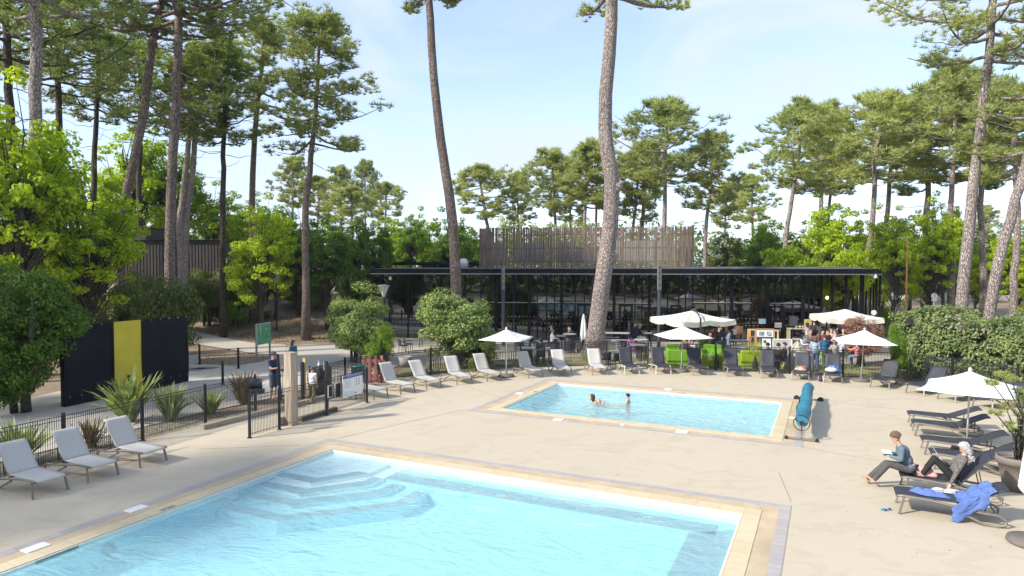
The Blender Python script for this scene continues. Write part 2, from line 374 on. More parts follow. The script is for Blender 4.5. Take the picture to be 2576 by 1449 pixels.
m_rim = M('pool_rim', (0.80, 0.84, 0.76), 0.4, var=0.05, sc=3, bmp=0)
m_whitep = M('white_plastic', (0.80, 0.80, 0.77), 0.4, var=0.03, bmp=0)
m_black = M('black_powdercoat', (0.018, 0.02, 0.026), 0.45, var=0.05, bmp=0.03)
def ring(mb, a, b, u0, v0, u1, v1, z0, z1, openend=False):
    # frame between inset rect (a..) and outset rect; a = inner offset, b = outer offset
    mb.prism([(u0 - b, v0 - b), (u1 + b, v0 - b), (u1 + b, v0 - a), (u0 - b, v0 - a)], z0, z1)
    mb.prism([(u0 - b, v0 - a), (u0 - a, v0 - a), (u0 - a, v1 + a), (u0 - b, v1 + a)], z0, z1)
    mb.prism([(u1 + a, v0 - a), (u1 + b, v0 - a), (u1 + b, v1 + a), (u1 + a, v1 + a)], z0, z1)
    if not openend: mb.prism([(u0 - b, v1 + a), (u1 + b, v1 + a), (u1 + b, v1 + b), (u0 - b, v1 + b)], z0, z1)
# local frame of a pool: x along U, y along -V  (so v -> -y)
def flip(mb): mb.v = [(x, -y, z) for x, y, z in mb.v]; mb.f = [tuple(reversed(f)) for f in mb.f]; return mb
WZ = -0.045
def make_pool(label, corner, Lx, Wy, depth, big):
    t = thing('swimming_pool', label, 'pool', (corner.x, corner.y, 0), UA)
    a = MB(); ring(a, 0.0, 0.36, 0, 0, Lx, Wy, -0.08, 0.016); obj('coping', flip(a), m_coping, t, bevel=0.006)
    a = MB(); ring(a, 0.36, 0.68, 0, 0, Lx, Wy, -0.05, 0.004); obj('tan_border', flip(a), m_band, t)
    a = MB(); ring(a, 0.68, 0.9 + 0.01, 0, 0, Lx, Wy, -0.05, 0.008); obj('grey_border', flip(a), m_grey, t)
    a = MB(); z = -depth
    a.add([(0, 0, -0.14), (Lx, 0, -0.14), (Lx, Wy, -0.14), (0, Wy, -0.14), (0, 0, z), (Lx, 0, z), (Lx, Wy, z), (0, Wy, z)], [(4, 5, 6, 7), (0, 4, 5, 1), (1, 5, 6, 2), (2, 6, 7, 3), (3, 7, 4, 0)])
    obj('basin', flip(a), m_liner, t)
    a = MB(); ring(a, -0.03, 0.0, 0, 0, Lx, Wy, -0.14, 0.0); obj('rim_tiles', flip(a), m_rim, t)
    return t
bp = make_pool('large turquoise swimming pool with corner steps in the foreground', BC, BL, BW, 0.62, True)
sp = make_pool('small rectangular pool with two swimmers in front of the lounger row', SC_, SL, SW, 0.55, False)
# steps in the corner of the big pool: widening chamfered platforms, each with a grey tread, then benches along two sides
def step_poly(a, b, c):   # reaches v=a on the left wall, chamfer, u=c on the far wall
    return [(0.02, 0.02), (c, 0.02), (c, b * 0.45), (b, a * 0.98), (0.02, a)]
lev = [(-0.10, 2.2, (1.25, 2.2), (2.05, 1.05)), (-0.18, 2.75, (1.4, 2.75), (2.5, 1.5)), (-0.26, 3.3, (1.6, 3.22), (3.1, 1.7)), (-0.34, 3.9, (1.85, 3.9), (3.8, 2.0))]
for k, (z, v_, c1, c2) in enumerate(reversed(lev)):
    a = MB(); a.prism([(0.02, 0.02), (c2[0], 0.02), (c2[0], c2[1]), c1, (0.02, v_)], -0.615, z); obj('step', flip(a), m_linew if k >= 2 else m_liner, bp)
    w = 0.34                                                 # grey tread strip along the nose of the step
    outp = [(c2[0] - .03, 0.99), (c2[0] - .03, c2[1]), c1, (0.04, v_ - .03)]; ins = [(c2[0] - w, 0.99), (c2[0] - w, max(1.0, c2[1] - w * .5)), (c1[0] - w * .4, c1[1] - w), (0.04, v_ - w)]
    a = MB()
    for i in range(3): a.prism([ins[i], outp[i], outp[i + 1], ins[i + 1]], z - 0.01, z + 0.006)
    obj('step_tread', flip(a), m_tread, bp)
a = MB(); a.prism([(2.07, 0.02), (BL - 0.03, 0.02), (BL - 0.03, 3.8), (BL - 0.95, 3.8), (BL - 0.95, 0.95), (2.07, 0.95)], -0.615, -0.20); obj('bench', flip(a), m_liner, bp)
a = MB(); a.prism([(2.2, 0.38), (BL - 0.42, 0.38), (BL - 0.42, 0.90), (2.2, 0.90)], -0.205, -0.193)
a.prism([(BL - 0.90, 1.0), (BL - 0.06, 0.45), (BL - 0.06, 3.7), (BL - 0.90, 3.7)], -0.205, -0.193); obj('bench_tread', flip(a), m_tread, bp)
a = MB(); a.prism([(2.0, 0.02), (BL - 0.03, 0.02), (BL - 0.03, 0.12), (2.0, 0.12)], -0.35, -0.12); obj('ledge', flip(a), m_linew, bp)
for (u_, v_, z_) in [(0.035, 6.4, -.3), (0.035, 9.8, -.45), (0.035, 8.1, -.4)]:
    a = MB(); a.lathe([(0.11, 0), (0.12, 0.01), (0.08, 0.02)], 14); q = obj('pool_nozzle', a, m_tread, bp); q.location = (u_, -v_, z_); q.rotation_euler = (0, R(90), 0)
# skimmer mouths and lids, depth marks
a = MB(); a.box((0.02, -7.35, -0.045), (0.02, 0.75, 0.085)); obj('skimmer_mouth', a, M('skimmer_shadow', (0.30, 0.55, 0.50), 0.5), bp)
def lid(t, u_, v_, w=0.34, d=0.26, zt=0.03):
    a = MB(); a.box((u_, -v_, zt - 0.02), (w, d, 0.03)); return obj('skimmer_lid', a, m_whitep, t, bevel=0.008)
def uvof(corner, px, py):
    q = P(px, py) - corner; return q.dot(U), q.dot(V)
for px, py in ((343, 1281), (90, 1379)): u_, v_ = uvof(BC, px, py); lid(bp, u_, v_, .26, .4)
for px, py, w, d in ((1308, 990, .3, .3), (1405, 1056, .32, .28), (1566, 1069, .14, .1), (1716, 1087, .36, .28), (1681, 980, .3, .26), (1998, 1052, .34, .16)):
    u_, v_ = uvof(SC_, px, py); lid(sp, u_, v_, w, d)
m_mark = M('mark_paint', (0.03, 0.04, 0.05), 0.6, var=0, bmp=0)
q = obj('depth_mark', textmesh('0M90', 0.15), m_mark, bp, loc=(-0.10, -5.05, 0.017)); q.rotation_euler = (0, 0, R(90))
q = obj('depth_mark', textmesh('0M90', 0.15), m_mark, sp, loc=(5.35, 0.10, 0.017))
q = obj('depth_mark', textmesh('0M90', 0.13), m_mark, sp, loc=(-0.10, -2.2, 0.017)); q.rotation_euler = (0, 0, R(90))
# ---- water
def watermat(name, tint, sc, strength, dist, milk=0.22):
    m, n, new, link = newmat(name); o = new('ShaderNodeOutputMaterial')
    tr = new('ShaderNodeBsdfTransparent'); tr.inputs[0].default_value = (*tint, 1)
    gl = new('ShaderNodeBsdfGlossy'); gl.inputs['Roughness'].default_value = 0.03
    v = coords(new, link, (1.0, 1.8, 1)); a = noise(new, link, v, sc, 4, 0.55, 1.2); b = noise(new, link, v, sc * 3.3, 3, 0.5, 0.6)
    ad = new('ShaderNodeMath'); ad.operation = 'MULTIPLY_ADD'; link(b, ad.inputs[0]); ad.inputs[1].default_value = 0.3; link(a, ad.inputs[2])
    bn = bump(new, link, ad.outputs[0], strength, dist); link(bn, gl.inputs['Normal'])
    lw = new('ShaderNodeLayerWeight'); lw.inputs[0].default_value = 0.5; link(bn, lw.inputs['Normal']); pw = new('ShaderNodeMath'); pw.operation = 'POWER'; link(lw.outputs['Facing'], pw.inputs[0]); pw.inputs[1].default_value = 5.0
    fr = new('ShaderNodeMath'); fr.operation = 'MULTIPLY_ADD'; link(pw.outputs[0], fr.inputs[0]); fr.inputs[1].default_value = 0.95; fr.inputs[2].default_value = 0.03
    ms = new('ShaderNodeMixShader'); link(fr.outputs[0], ms.inputs[0]); df = new('ShaderNodeBsdfDiffuse'); df.inputs[0].default_value = (0.46, 0.74, 0.78, 1); m0 = new('ShaderNodeMixShader'); m0.inputs[0].default_value = milk; link(tr.outputs[0], m0.inputs[1]); link(df.outputs[0], m0.inputs[2]); link(bn, df.inputs['Normal']); link(m0.outputs[0], ms.inputs[1]); link(gl.outputs[0], ms.inputs[2]); link(ms.outputs[0], o.inputs[0]); return m
def water(corner, Lx, Wy, mat):
    a = MB(); a.grid(lambda s, t: (0.002 + s * (Lx - .004), -0.002 - (1 - t) * (Wy - .004), WZ), 12, 12)
    w = struct('water', a.mesh('water'), mat); w.location = (corner.x, corner.y, 0); w.rotation_euler = (0, 0, UA)
water(BC, BL, BW, watermat('water_calm', (0.93, 0.985, 0.99), 1.0, 0.5, 0.13, .36))
water(SC_, SL, SW, watermat('water_rippled', (0.93, 0.985, 0.99), 1.7, 1.0, 0.30, .45))
jm = M('joint_dark', (.27, .22, .15), .9)
for (a1, b1, c1, d1), lb_ in (((848, 1103, 1145, 1035), 'left'), ((1145, 1035, 1258, 1022), 'middle'), ((1960, 1190, 1990, 1262), 'right'), ((1262, 1000, 1180, 975), 'a'), ((1985, 1120, 2330, 1180), 'b'), ((2330, 1180, 2576, 1210), 'c'), ((1720, 955, 1760, 975), 'd'), ((2075, 1010, 2260, 1030), 'e'), ((500, 1130, 760, 1120), 'f')):
    A_, B_ = P(a1, b1), P(c1, d1); d_ = B_ - A_; q_ = (A_ + B_) / 2; setp(obj('deck_joint', MB().box((0, 0, 0), (d_.length, .012, .006)), jm, None, None, 0, (q_.x, q_.y, .002), math.atan2(d_.y, d_.x)), kind='structure')
# drain slot and expansion joint in the deck
solo('drain_channel', MB().box((0, 0, 0), (1.2, 0.05, 0.008)), m_band, 'short narrow drain slot let into the deck between the pools', 'drain', P(1505, 1126, 0.004), UA)
# ================================================================== RESTAURANT PAVILION
FL = P(965, 667 + 8590 / 47.0); FRr = PD(2068, 700, 43.5); FL = PD(965, 700, 47.0); FL.z = 0; FRr.z = 0
fd = (FRr - FL).normalized(); fn = Vector((-fd.y, fd.x, 0))          # fn points away from the viewer
FA = math.atan2(fd.y, fd.x)
def onF(px, off=0.0):                     # distance along the facade where a sight line through px meets it (off = metres behind it)
    r = ray(px, 700); a = FL + fn * off
    # solve r*t = a + fd*s
    det = r.x * (-fd.y) + fd.x * r.y
    t = (a.x * (-fd.y) + fd.x * a.y) / det; q = Vector((r.x * t, r.y * t, 0)); return (q - a).dot(fd)
RT, RB = 4.98, 4.60
pav = thing('restaurant_pavilion', 'long black glass restaurant pavilion with flat roof and slatted timber screen on top', 'building', FL, FA)
m_fascia = M('black_fascia', (0.006, 0.007, 0.010), 0.5, var=0.1, sc=2, bmp=0.02)
nospec(m_fascia)
m_rooft = M('roof_membrane', (0.13, 0.135, 0.145), 0.85, var=0.2, sc=1.5)
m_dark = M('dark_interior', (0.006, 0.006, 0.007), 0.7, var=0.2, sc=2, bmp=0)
sR = onF(2200); sG = onF(2068)
a = MB(); a.prism([(-0.6, -1.0), (sR, -1.0), (sR, 11.5), (-0.6, 11.5)], RB, RT - 0.012); obj('roof', a, m_fascia, pav)
rf = pav.children[-1]
a = MB(); a.prism([(-0.35, -0.75), (sR - .25, -0.75), (sR - .25, 11.2), (-0.35, 11.2)], RT - 0.012, RT + 0.006); obj('roof_membrane', a, m_rooft, rf)
a = MB(); a.prism([(-0.63, -1.03), (sR + .03, -1.03), (sR + .03, -1.0), (-0.63, -1.0)], RB - 0.02, RB + 0.05); obj('light_drip_edge', a, M('grey_edge', (0.22, 0.22, 0.22), 0.4, 0.5), rf)
a = MB(); a.prism([(sR * .58, -.3), (sR - 1, -.3), (sR - 1, 9), (sR * .58, 9)], RT + .006, RT + .12); obj('raised_roof', a, m_rooft, rf)
a = MB(); a.lathe([(0.35, 0), (0.35, .5), (0.30, .62), (0.18, .72), (0, .75)], 18); obj('roof_vent', a, M('vent_metal', (0.7, 0.7, 0.68), 0.35, 0.3), rf, True, loc=(onF(1167, 4), 4.0, RT))
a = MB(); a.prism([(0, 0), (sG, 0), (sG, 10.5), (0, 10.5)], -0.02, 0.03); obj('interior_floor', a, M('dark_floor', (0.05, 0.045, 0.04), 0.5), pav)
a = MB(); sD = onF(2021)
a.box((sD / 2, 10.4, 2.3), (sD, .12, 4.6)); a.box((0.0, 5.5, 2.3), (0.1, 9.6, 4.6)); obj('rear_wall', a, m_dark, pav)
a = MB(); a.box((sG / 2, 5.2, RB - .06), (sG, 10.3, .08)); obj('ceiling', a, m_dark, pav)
# glass
m, n, new, link = newmat('window_glass'); o = new('ShaderNodeOutputMaterial')
tr = new('ShaderNodeBsdfTransparent'); tr.inputs[0].default_value = (0.10, 0.11, 0.12, 1); gl = new('ShaderNodeBsdfGlossy'); gl.inputs['Roughness'].default_value = 0.0; gl.inputs[0].default_value = (0.9, 0.95, 1, 1)
lw = new('ShaderNodeLayerWeight'); lw.inputs[0].default_value = 0.5; pw = new('ShaderNodeMath'); pw.operation = 'POWER'; pw.inputs[1].default_value = 4.0; link(lw.outputs['Facing'], pw.inputs[0]); mm = new('ShaderNodeMath'); mm.operation = 'MULTIPLY_ADD'; mm.inputs[1].default_value = 0.8; mm.inputs[2].default_value = 0.13; link(pw.outputs[0], mm.inputs[0])
v = coords(new, link, (1, 1, 1)); link(bump(new, link, noise(new, link, v, 0.8, 1), 0.08, 0.05), gl.inputs['Normal'])
ms = new('ShaderNodeMixShader'); link(mm.outputs[0], ms.inputs[0]); link(tr.outputs[0], ms.inputs[1]); link(gl.outputs[0], ms.inputs[2]); link(ms.outputs[0], o.inputs[0]); m_glass = m
fronts = [978.8, 1025.5, 1062, 1110, 1140, 1170, 1210, 1247.6, 1270, 1290, 1331, 1352, 1375, 1395, 1413, 1447, 1470, 1495, 1520, 1545, 1572, 1598, 1616, 1633.6, 1655, 1680, 1708, 1725, 1743, 1775, 1808, 1825, 1841, 1866, 1891, 1912, 1932, 1950, 1968.6, 1995, 2021, 2036, 2049.6, 2068]
thick = {1110, 1247.6, 1331, 1413, 1545, 1633.6, 1841, 1932, 2021}
prevs = 0.0
for k, px in enumerate(fronts):
    s_ = onF(px); g = MB(); g.box(((prevs + s_) / 2, 0.04, 2.3), (abs(s_ - prevs) - .06, .012, 4.55)); obj('window_pane', g, m_glass, pav)
    w = 0.20 if px in thick else 0.085
    g = MB(); g.box((s_, 0, RB / 2), (w, w, RB)); obj('column', g, m_fascia, pav, bevel=0.004); prevs = s_
for z, s0, s1 in ((3.28, onF(978.8), onF(1808)), (2.55, onF(1233), onF(1640)), (2.62, onF(1743), onF(1891)), (2.62, onF(1935), onF(2015))):
    g = MB(); g.box(((s0 + s1) / 2, -0.002, z), (s1 - s0, 0.05, 0.05 if z > 3 else .09)); obj('transom', g, m_fascia, pav)
    if z < 3: g = MB(); g.box(((s0 + s1) / 2, -0.03, z + .06), (s1 - s0, 0.03, 0.02)); obj('sill', g, M('light_sill', (0.5, 0.5, 0.48), 0.4), pav)
# glazed doors with their dark frames
for p0, p1 in ((1508, 1536), (1684, 1700), (1697, 1717)):
    pass
for p0, p1 in ((1455, 1500), (1560, 1590), (1690, 1712), (1940, 1972)):
    s0, s1 = onF(p0), onF(p1); g = MB()
    for q in (s0, s1): g.box((q, -0.05, 1.25), (0.14, .05, 2.5))
    g.box(((s0 + s1) / 2, -0.05, 2.44), (s1 - s0 - .14, .05, .12)); g.box(((s0 + s1) / 2, -0.05, .1), (s1 - s0 - .14, .05, .2)); d = obj('door', g, m_fascia, pav)
    g = MB(); g.box((s1 - .2, -.1, 1.05), (.03, .04, .5)); obj('handle', g, M('steel', (0.6, 0.6, 0.6), 0.3, 0.9), d)
# white dots (safety marks) on the glass
a = MB()
for s_ in np.arange(0.4, sG, 0.26):
    for z in (1.15, 1.62): a.box((float(s_), 0.025, z), (0.035, 0.006, 0.035))
o_ = obj('glass_dot_row', a, m_whitep, pav)
# open colonnade at the right end: front and rear rows of black posts
for px, w in ((2093.8, .15), (2128.9, .13), (2169, .2), (2205, .12), (2214, .10)):
    s_ = onF(px); g = MB(); g.box((s_, 0, RB / 2), (w, w, RB)); obj('column', g, m_fascia, pav, bevel=0.004)
for px, w in ((2081.5, .1), (2104, .1), (2113.4, .12), (2146, .12), (2158, .08), (2179.6, .12), (2190.7, .1), (2198, .1)):
    s_ = onF(px, 9); g = MB(); g.box((s_, 9, RB / 2), (w, w, RB)); obj('column', g, m_fascia, pav, bevel=0.004)
g = MB(); g.box(((onF(2200) + onF(2214)) / 2, -.0, RB - .03), (onF(2214) - onF(2200), .1, .06)); obj('outrigger', g, m_fascia, pav)
# slatted timber screen standing on the roof
m_slat = barkmat('weathered_batten', (0.13, 0.105, 0.09), (0.27, 0.235, 0.205), 1.2)
m_slat = M('weathered_batten_wood', (0.185, 0.14, 0.105), 0.85, var=0.35, sc=1.2, bmp=0.3, scale=(8, 8, 0.6))
off = 4.2
s0, s1 = onF(1207, off), onF(1743, off); rnd = random.Random(3)
zt = 8.08; zb_ = RT + .02
scr = obj('slatted_screen', MB().box(((s0 + s1) / 2, off + .09, zt - .55), (s1 - s0, .05, .06)).box(((s0 + s1) / 2, off + .09, zb_ + 1.5), (s1 - s0, .05, .06)).box(((s0 + s1) / 2, off + .09, zb_ + .5), (s1 - s0, .05, .06)), m_dark, pav)
slats = []; x = s0
for face in range(2):
    x = s0 if face == 0 else 0.0; end = s1 if face == 0 else 7.0
    while x < end:
        w = rnd.choice([.05, .07, .07, .10, .14, .22]) * .9; zz = zt - rnd.choice([0, 0, 0, 0.02, .06]); g = rnd.choice([.02, .03, .04, .055])
        if face == 0: slats.append((x + w / 2, off, w, .035, zb_, zz))
        else: slats.append((s0 - .03, off + .12 + x + w / 2, .035, w, zb_, zz)); slats.append((s1 + .05, off + .12 + x + w / 2, .035, w, zb_, zz))
        x += w + g
big_ = sorted([s for s in slats if s[3] == .035], key=lambda s: -s[2])[:60]; rest = [s for s in slats if s not in big_]
for s in big_:
    obj('batten', MB().box((s[0], s[1] - .012, (s[4] + s[5]) / 2), (s[2], s[3], s[5] - s[4])), m_slat, scr)
a = MB()
for s in rest: a.box((s[0], s[1], (s[4] + s[5]) / 2), (s[2], s[3], s[5] - s[4]))
setp(obj('batten_field', a, m_slat, scr), kind='stuff')
m_duct = M('galvanised_duct', (0.55, 0.56, 0.56), 0.45, 0.4)
for s_ in (onF(1250, 5), onF(1310, 5), onF(1352, 5), onF(1420, 5)): obj('roof_unit', MB().box((s_, off + 2.2, RT + 1.2), (1.1, 1.4, 1.6)), m_duct, pav)
obj('roof_unit', MB().box((onF(1490, 6), off + 2.6, RT + 1.0), (2.6, 1.2, 1.3)), m_duct, pav); obj('roof_unit', MB().box((onF(1620, 6), off + 2.8, RT + 1.3), (5.2, .8, 1.7)), m_duct, pav)
# menu and notices fixed to the glass
def fsign(px, py, w, h, mat, txt=None, ts=.2):
    s_ = onF(px); z = PD(px, py, (FL + fd * s_).y).z; g = MB().box((s_, -.10, z), (w, .02, h)); q = obj('notice', g, mat, pav)
    if txt: obj('lettering', textmesh(txt, ts), m_mark, q).matrix_local = Matrix.Translation((s_, -.113, z)) @ Matrix.Rotation(R(90), 4, 'X')
fsign(1918, 808, .46, .33, M('blue_notice', (0.45, 0.68, 0.72), 0.5)); fsign(1958, 817.5, .44, .32, M('cream_notice', (0.72, 0.70, 0.58), 0.5), 'baskia', .15)
fsign(1823, 805, .5, .5, M('grey_notice', (0.22, 0.23, 0.24), 0.5))
# low dark flat-roofed annex behind the left end
an = thing('annex_canopy', 'low black steel canopy roof behind the left end of the glass pavilion', 'canopy', PD(960, 700, 60) * 1.0)
an.location.z = 0
a = MB(); a.box((4.0, 0, 5.35), (15, 5, .28)); a.box((4, -2.4, 4.75), (15, .1, .08)); obj('canopy_roof', a, m_fascia, an)
for x in (-3, 1, 4.2, 7.5, 11):
    obj('post', MB().box((x, -2.3, 2.6), (.12, .12, 5.2)), m_fascia, an)
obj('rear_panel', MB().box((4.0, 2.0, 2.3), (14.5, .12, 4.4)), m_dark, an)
# dark timber-clad chalet on the wooded bank at the left
m_clad = M('dark_cladding', (0.075, 0.062, 0.06), 0.85, var=0.35, sc=1.5, bmp=0.3, scale=(7, 7, .4))
def block(name, label, cat, px, d, w, z0, z1, dep, mat, rz=0.0):
    q = PD(px, 700, d); t = thing(name, label, cat, (q.x, q.y, 0), rz); return t
ch = block('timber_chalet', 'dark vertical-board chalet half hidden among the trees on the left bank', 'building', 455, 52, 1, 0, 1, 1, m_clad, R(3))
obj('wall', MB().box((0, 0, 3.5), (7.8, 4, 7.1)), m_clad, ch); obj('wall', MB().box((-3.2, 1.3, 4.0), (1.8, 4, 8.2)), m_clad, ch)
obj('roof_edge', MB().box((0.05, -.02, 7.09), (8.0, 4.3, .08)).box((-3.2, 1.28, 8.14), (1.9, 4.3, .08)), m_fascia, ch)
a = MB()
for x in np.arange(-3.8, 3.9, .24): a.box((float(x), -2.01, 3.4), (.02, .03, 6.9))
obj('board_joint', a, m_dark, ch)
# long low building far right behind the trees
q = PD(2420, 700, 84)
lb = thing('long_bungalow', 'long low building with pale fascia and dark glass strip behind the trees on the right', 'building', (q.x, q.y, 1.0), R(-6))
m_cream = M('cream_render', (0.55, 0.50, 0.40), 0.8, var=0.08)
obj('plinth', MB().box((0, 0, .1), (34, 8, .9)), m_cream, lb); obj('window_strip', MB().box((0, .3, 1.25), (33.4, 7.6, 1.5)), M('dark_glass', (0.02, 0.025, 0.04), 0.15, var=.1), lb)
obj('fascia', MB().box((0, -.3, 2.3), (35, 8.6, .65)), m_cream, lb); obj('roof', MB().box((0, 0, 2.75), (34, 8, .25)), m_fascia, lb)
for x in (-11, -4, 4.4, 11): obj('wall_pier', MB().box((x, -3.75, 1.3), (.8, .6, 1.4)), m_cream, lb)
# ------------------------------------------------------------------ LAMPS
m_lampw = M('lamp_diffuser', (0.50, 0.51, 0.47), 0.25, var=0.05, bmp=0); m_grm = M('grey_metal', (0.33, 0.33, 0.34), 0.4, 0.5); m_mullion = M('anthracite_paint', (0.05, 0.055, 0.065), 0.4, 0.2)
def lamp_cone(label, pos, h, s=1.0):
    t = thing('street_lamp', label, 'lamp', pos, 0, 'cone shaped park lamps')
    obj('pole', MB().tube([(0, 0, 0), (0, 0, h - .75 * s)], [.06, .05], 10), m_black, t)
    obj('lamp_shade', MB().lathe([(.06 * s, h - .78 * s), (.09 * s, h - .7 * s), (.36 * s, h - .06 * s), (.37 * s, h - .04 * s)], 18), m_lampw, t, True)
    obj('lamp_cap', MB().lathe([(.40 * s, h - .05 * s), (.42 * s, h), (.1 * s, h + .05 * s), (0, h + .05 * s)], 18), m_grm, t.children[-1] if t.children[-1].name.startswith('lamp_shade') else t, True); return t
q = P(696.7, 847); lamp_cone('cone shaped lamp on a black pole beside the green map board path', q, 5.2 - 18 / F * q.y)
q = PD(965, 700, 41); lamp_cone('cone shaped lamp at the left front corner of the glass pavilion', (q.x, q.y, 0), PD(965, 718, 41).z, .95)
for px, py, d, lb_ in ((2221, 703, 62, 'small cone lamp just right of the colonnade end'), (2084, 733, 66, 'small cone lamp seen through the first open bay of the colonnade'), (2110, 716, 72, 'small cone lamp seen through the third open bay of the colonnade')):
    q = PD(px, py, d); hh = HT(q.x, q.y); lamp_cone(lb_, (q.x, q.y, hh), q.z - hh, 1.2)
def lamp_column(label, px, d):
    q = PD(px, 700, d); zt_ = PD(px, 668.5, d).z; t = thing('light_column', label, 'lamp', (q.x, q.y, 0), 0, 'tall light columns')
    obj('pole', MB().lathe([(.14, 0), (.14, .05), (.11, .06), (.105, zt_ - 1.55)], 14), m_mullion, t, True)
    hd = obj('lamp_head', MB().box((0.09, 0, zt_ - .78), (.03, .24, 1.54)).box((-.09, 0, zt_ - .78), (.03, .24, 1.54)).box((0, .1, zt_ - .78), (.15, .04, 1.54)).box((0, 0, zt_ - .02), (.15, .24, .03)).box((0, 0, zt_ - 1.53), (.15, .24, .03)), m_grm, t)
    for k in range(4): obj('spotlight', MB().ell((0, 0, zt_ - .3 - k * .36), (.07, .07, .09)), m_lampw, hd, True)
lamp_column('tall dark light column left of the leaning pine trunk, in front of the glass pavilion', 1266, 42.5)
lamp_column('tall grey light column right of the thick pine trunk, behind the white umbrella', 1658.5, 41.5)
# pendant bulbs inside the restaurant
m_bulb = M('warm_bulb', (1.0, 0.62, 0.22), 0.4, var=0, bmp=0, emit=6.0)
ORD = ['first', 'second', 'third', 'fourth', 'fifth', 'sixth', 'seventh', 'eighth', 'ninth', 'tenth']; BX = sorted([1375, 270 + 1, 490, 20, 128, 155, 188, 220, 290, 1310 - 49])
for x, y in ((1310, 508), (1375, 455), (270, 434), (490, 482), (20, 508), (128, 466), (155, 506), (188, 478), (220, 488), (290, 506)):
    px, py = 1744.1 + x / 4.0755, 637.3 + y / 4.0755
    if x == 1310: px -= 12
    s_ = onF(px, 2.2); q = FL + fn * 2.2 + fd * s_; z = PD(px, py, q.y).z
    t = thing('pendant_lamp', '%s glowing bulb from the left inside the dark restaurant' % ORD[min(range(10), key=lambda i: abs(BX[i] - (x - 49 if x == 1310 else x)))], 'lamp', (q.x, q.y, z), 0, 'glowing pendant bulbs behind the glass')
    obj('bulb', MB().ell((0, 0, 0), (.085, .085, .10)), m_bulb, t, True); obj('cord', MB().tube([(0, 0, .1), (0, 0, RB - .12 - z)], .008, 4), m_black, t)
for px, d in ((982, 46.0), (2203, 42.0)):
    q = PD(px, 691 + (9 if px < 1000 else 5), d); t = thing('pendant_lamp', 'bare pale bulb under the %s roof corner of the pavilion' % ('left' if px < 1500 else 'right'), 'lamp', q, 0)
    obj('bulb', MB().lathe([(.03, .16), (.05, .1), (.12, -.02), (.1, -.1), (0, -.14)], 12), m_lampw, t, True); obj('cord', MB().tube([(0, 0, .16), (0, 0, .4)], .01, 4), m_black, t)
# round signs, rusty pole
m_signw = M('sign_white', (0.78, 0.78, 0.76), 0.4, var=0.03, bmp=0)
for px, py, lb_ in ((2250, 741, 'round white sign on a post just right of the black colonnade'), (2350, 745, 'round white sign on a post left of the big straight pine')):
    q = PD(px, py, 50); t = thing('round_sign', lb_, 'sign', (q.x, q.y, 0), 0, 'round white signs'); hz = q.z
    obj('post', MB().box((0, .03, hz / 2), (.09, .05, hz)), m_signw, t); a = MB().tube([(0, -.0, hz), (0, -.03, hz)], .24, 22); a.box((0, -.015, hz - .3), (.42, .03, .14)); obj('sign_plate', a, m_signw, t)
    a = MB(); a.box((.02, -.035, hz + .03), (.03, .006, .26)); a.box((.05, -.035, hz + .12), (.05, .006, .03)); obj('emblem', a, m_black, t)
q = PD(2281, 700, 47); t = thing('rusty_mast', 'thin rusty brown mast left of the big straight pine', 'pole', (q.x, q.y, 0)); zt_ = PD(2281, 598, 47).z
obj('pole', MB().tube([(0, 0, 0), (0, 0, zt_)], [.08, .055], 8), M('rust', (0.33, 0.17, 0.07), 0.8, var=.3), t); obj('lamp_head', MB().box((-.3, 0, zt_), (.7, .16, .08)), m_grm, t)
# small round mirror/sign at colonnade end
q = PD(2198 + 0, 786.5, 41.5); solo('round_plaque', MB().tube([(0, 0, 0), (0, -.03, 0)], .17, 20), m_signw, 'small white round plaque on the last column of the colonnade', 'plaque', q)
# ================================================================== FENCES
def fence_run(label, posts, hts=1.25, gate_idx=(), step=0.058, group=None, th=.011, z0=0.0):
    t = thing('mesh_fence', label, 'fence', (posts[0].x, posts[0].y, z0), 0, group); o0 = posts[0]
    for i, p in enumerate(posts):
        q = p - o0; a = MB(); h = hts + .05
        a.box((q.x, q.y, h / 2), (.065, .065, h)); a.box((q.x, q.y, h + .006), (.075, .075, .012)); a.box((q.x, q.y, .01), (.12, .12, .02)); obj('post', a, m_black, t)
    for i in range(len(posts) - 1):
        A_ = posts[i] - o0; B_ = posts[i + 1] - o0; d = B_ - A_; l = d.length; n = int(l / step); ang = math.atan2(d.y, d.x); a = MB()
        for k in range(1, n):
            q = A_ + d * (k / n); a.box((q.x, q.y, .05 + (hts - .05) / 2), (th * .9, th * .9, hts - .05), ang)
        for z in (.12, hts - .12, hts - .02):
            q = (A_ + B_) / 2; a.box((q.x, q.y, z), (l - .07, th * 1.2, th * 1.4), ang)
        obj('mesh_panel', a, m_black, t)
    return t
def along(p, d, L): return p + d * L
# left side fence, runs parallel to the pool
p0 = P(162, 1162); lp = [p0 - dA * 5.6, p0 - dA * 2.8, p0, P(359, 1109), P(517, 1065), P(643, 1034)]
fence_run('black mesh fence behind the three pale loungers on the left', lp, 1.25)
fence_run('black mesh fence enclosure carrying the white rules board beside the timber pylon', [P(628, 1102), P(703, 1080.4), P(822, 1045), P(923.5, 1012.5), P(826, 1000)], 1.28)
fence_run('black mesh fence running behind the whole back row of loungers', [P(868, 975), P(973, 960), P(1084, 943), P(1200, 931), P(1310, 925), P(1413, 922), P(1526, 919), P(1630, 925), P(1800, 931), P(1986, 940), P(2120, 947.5), P(2254, 957), P(2395, 974), P(2560, 998)], 1.25, th=.017)
fence_run('black mesh fence section behind the large black cylinder bin', [P(762, 1014) + Vector((0, .9, 0)), P(868, 975)], 1.2)
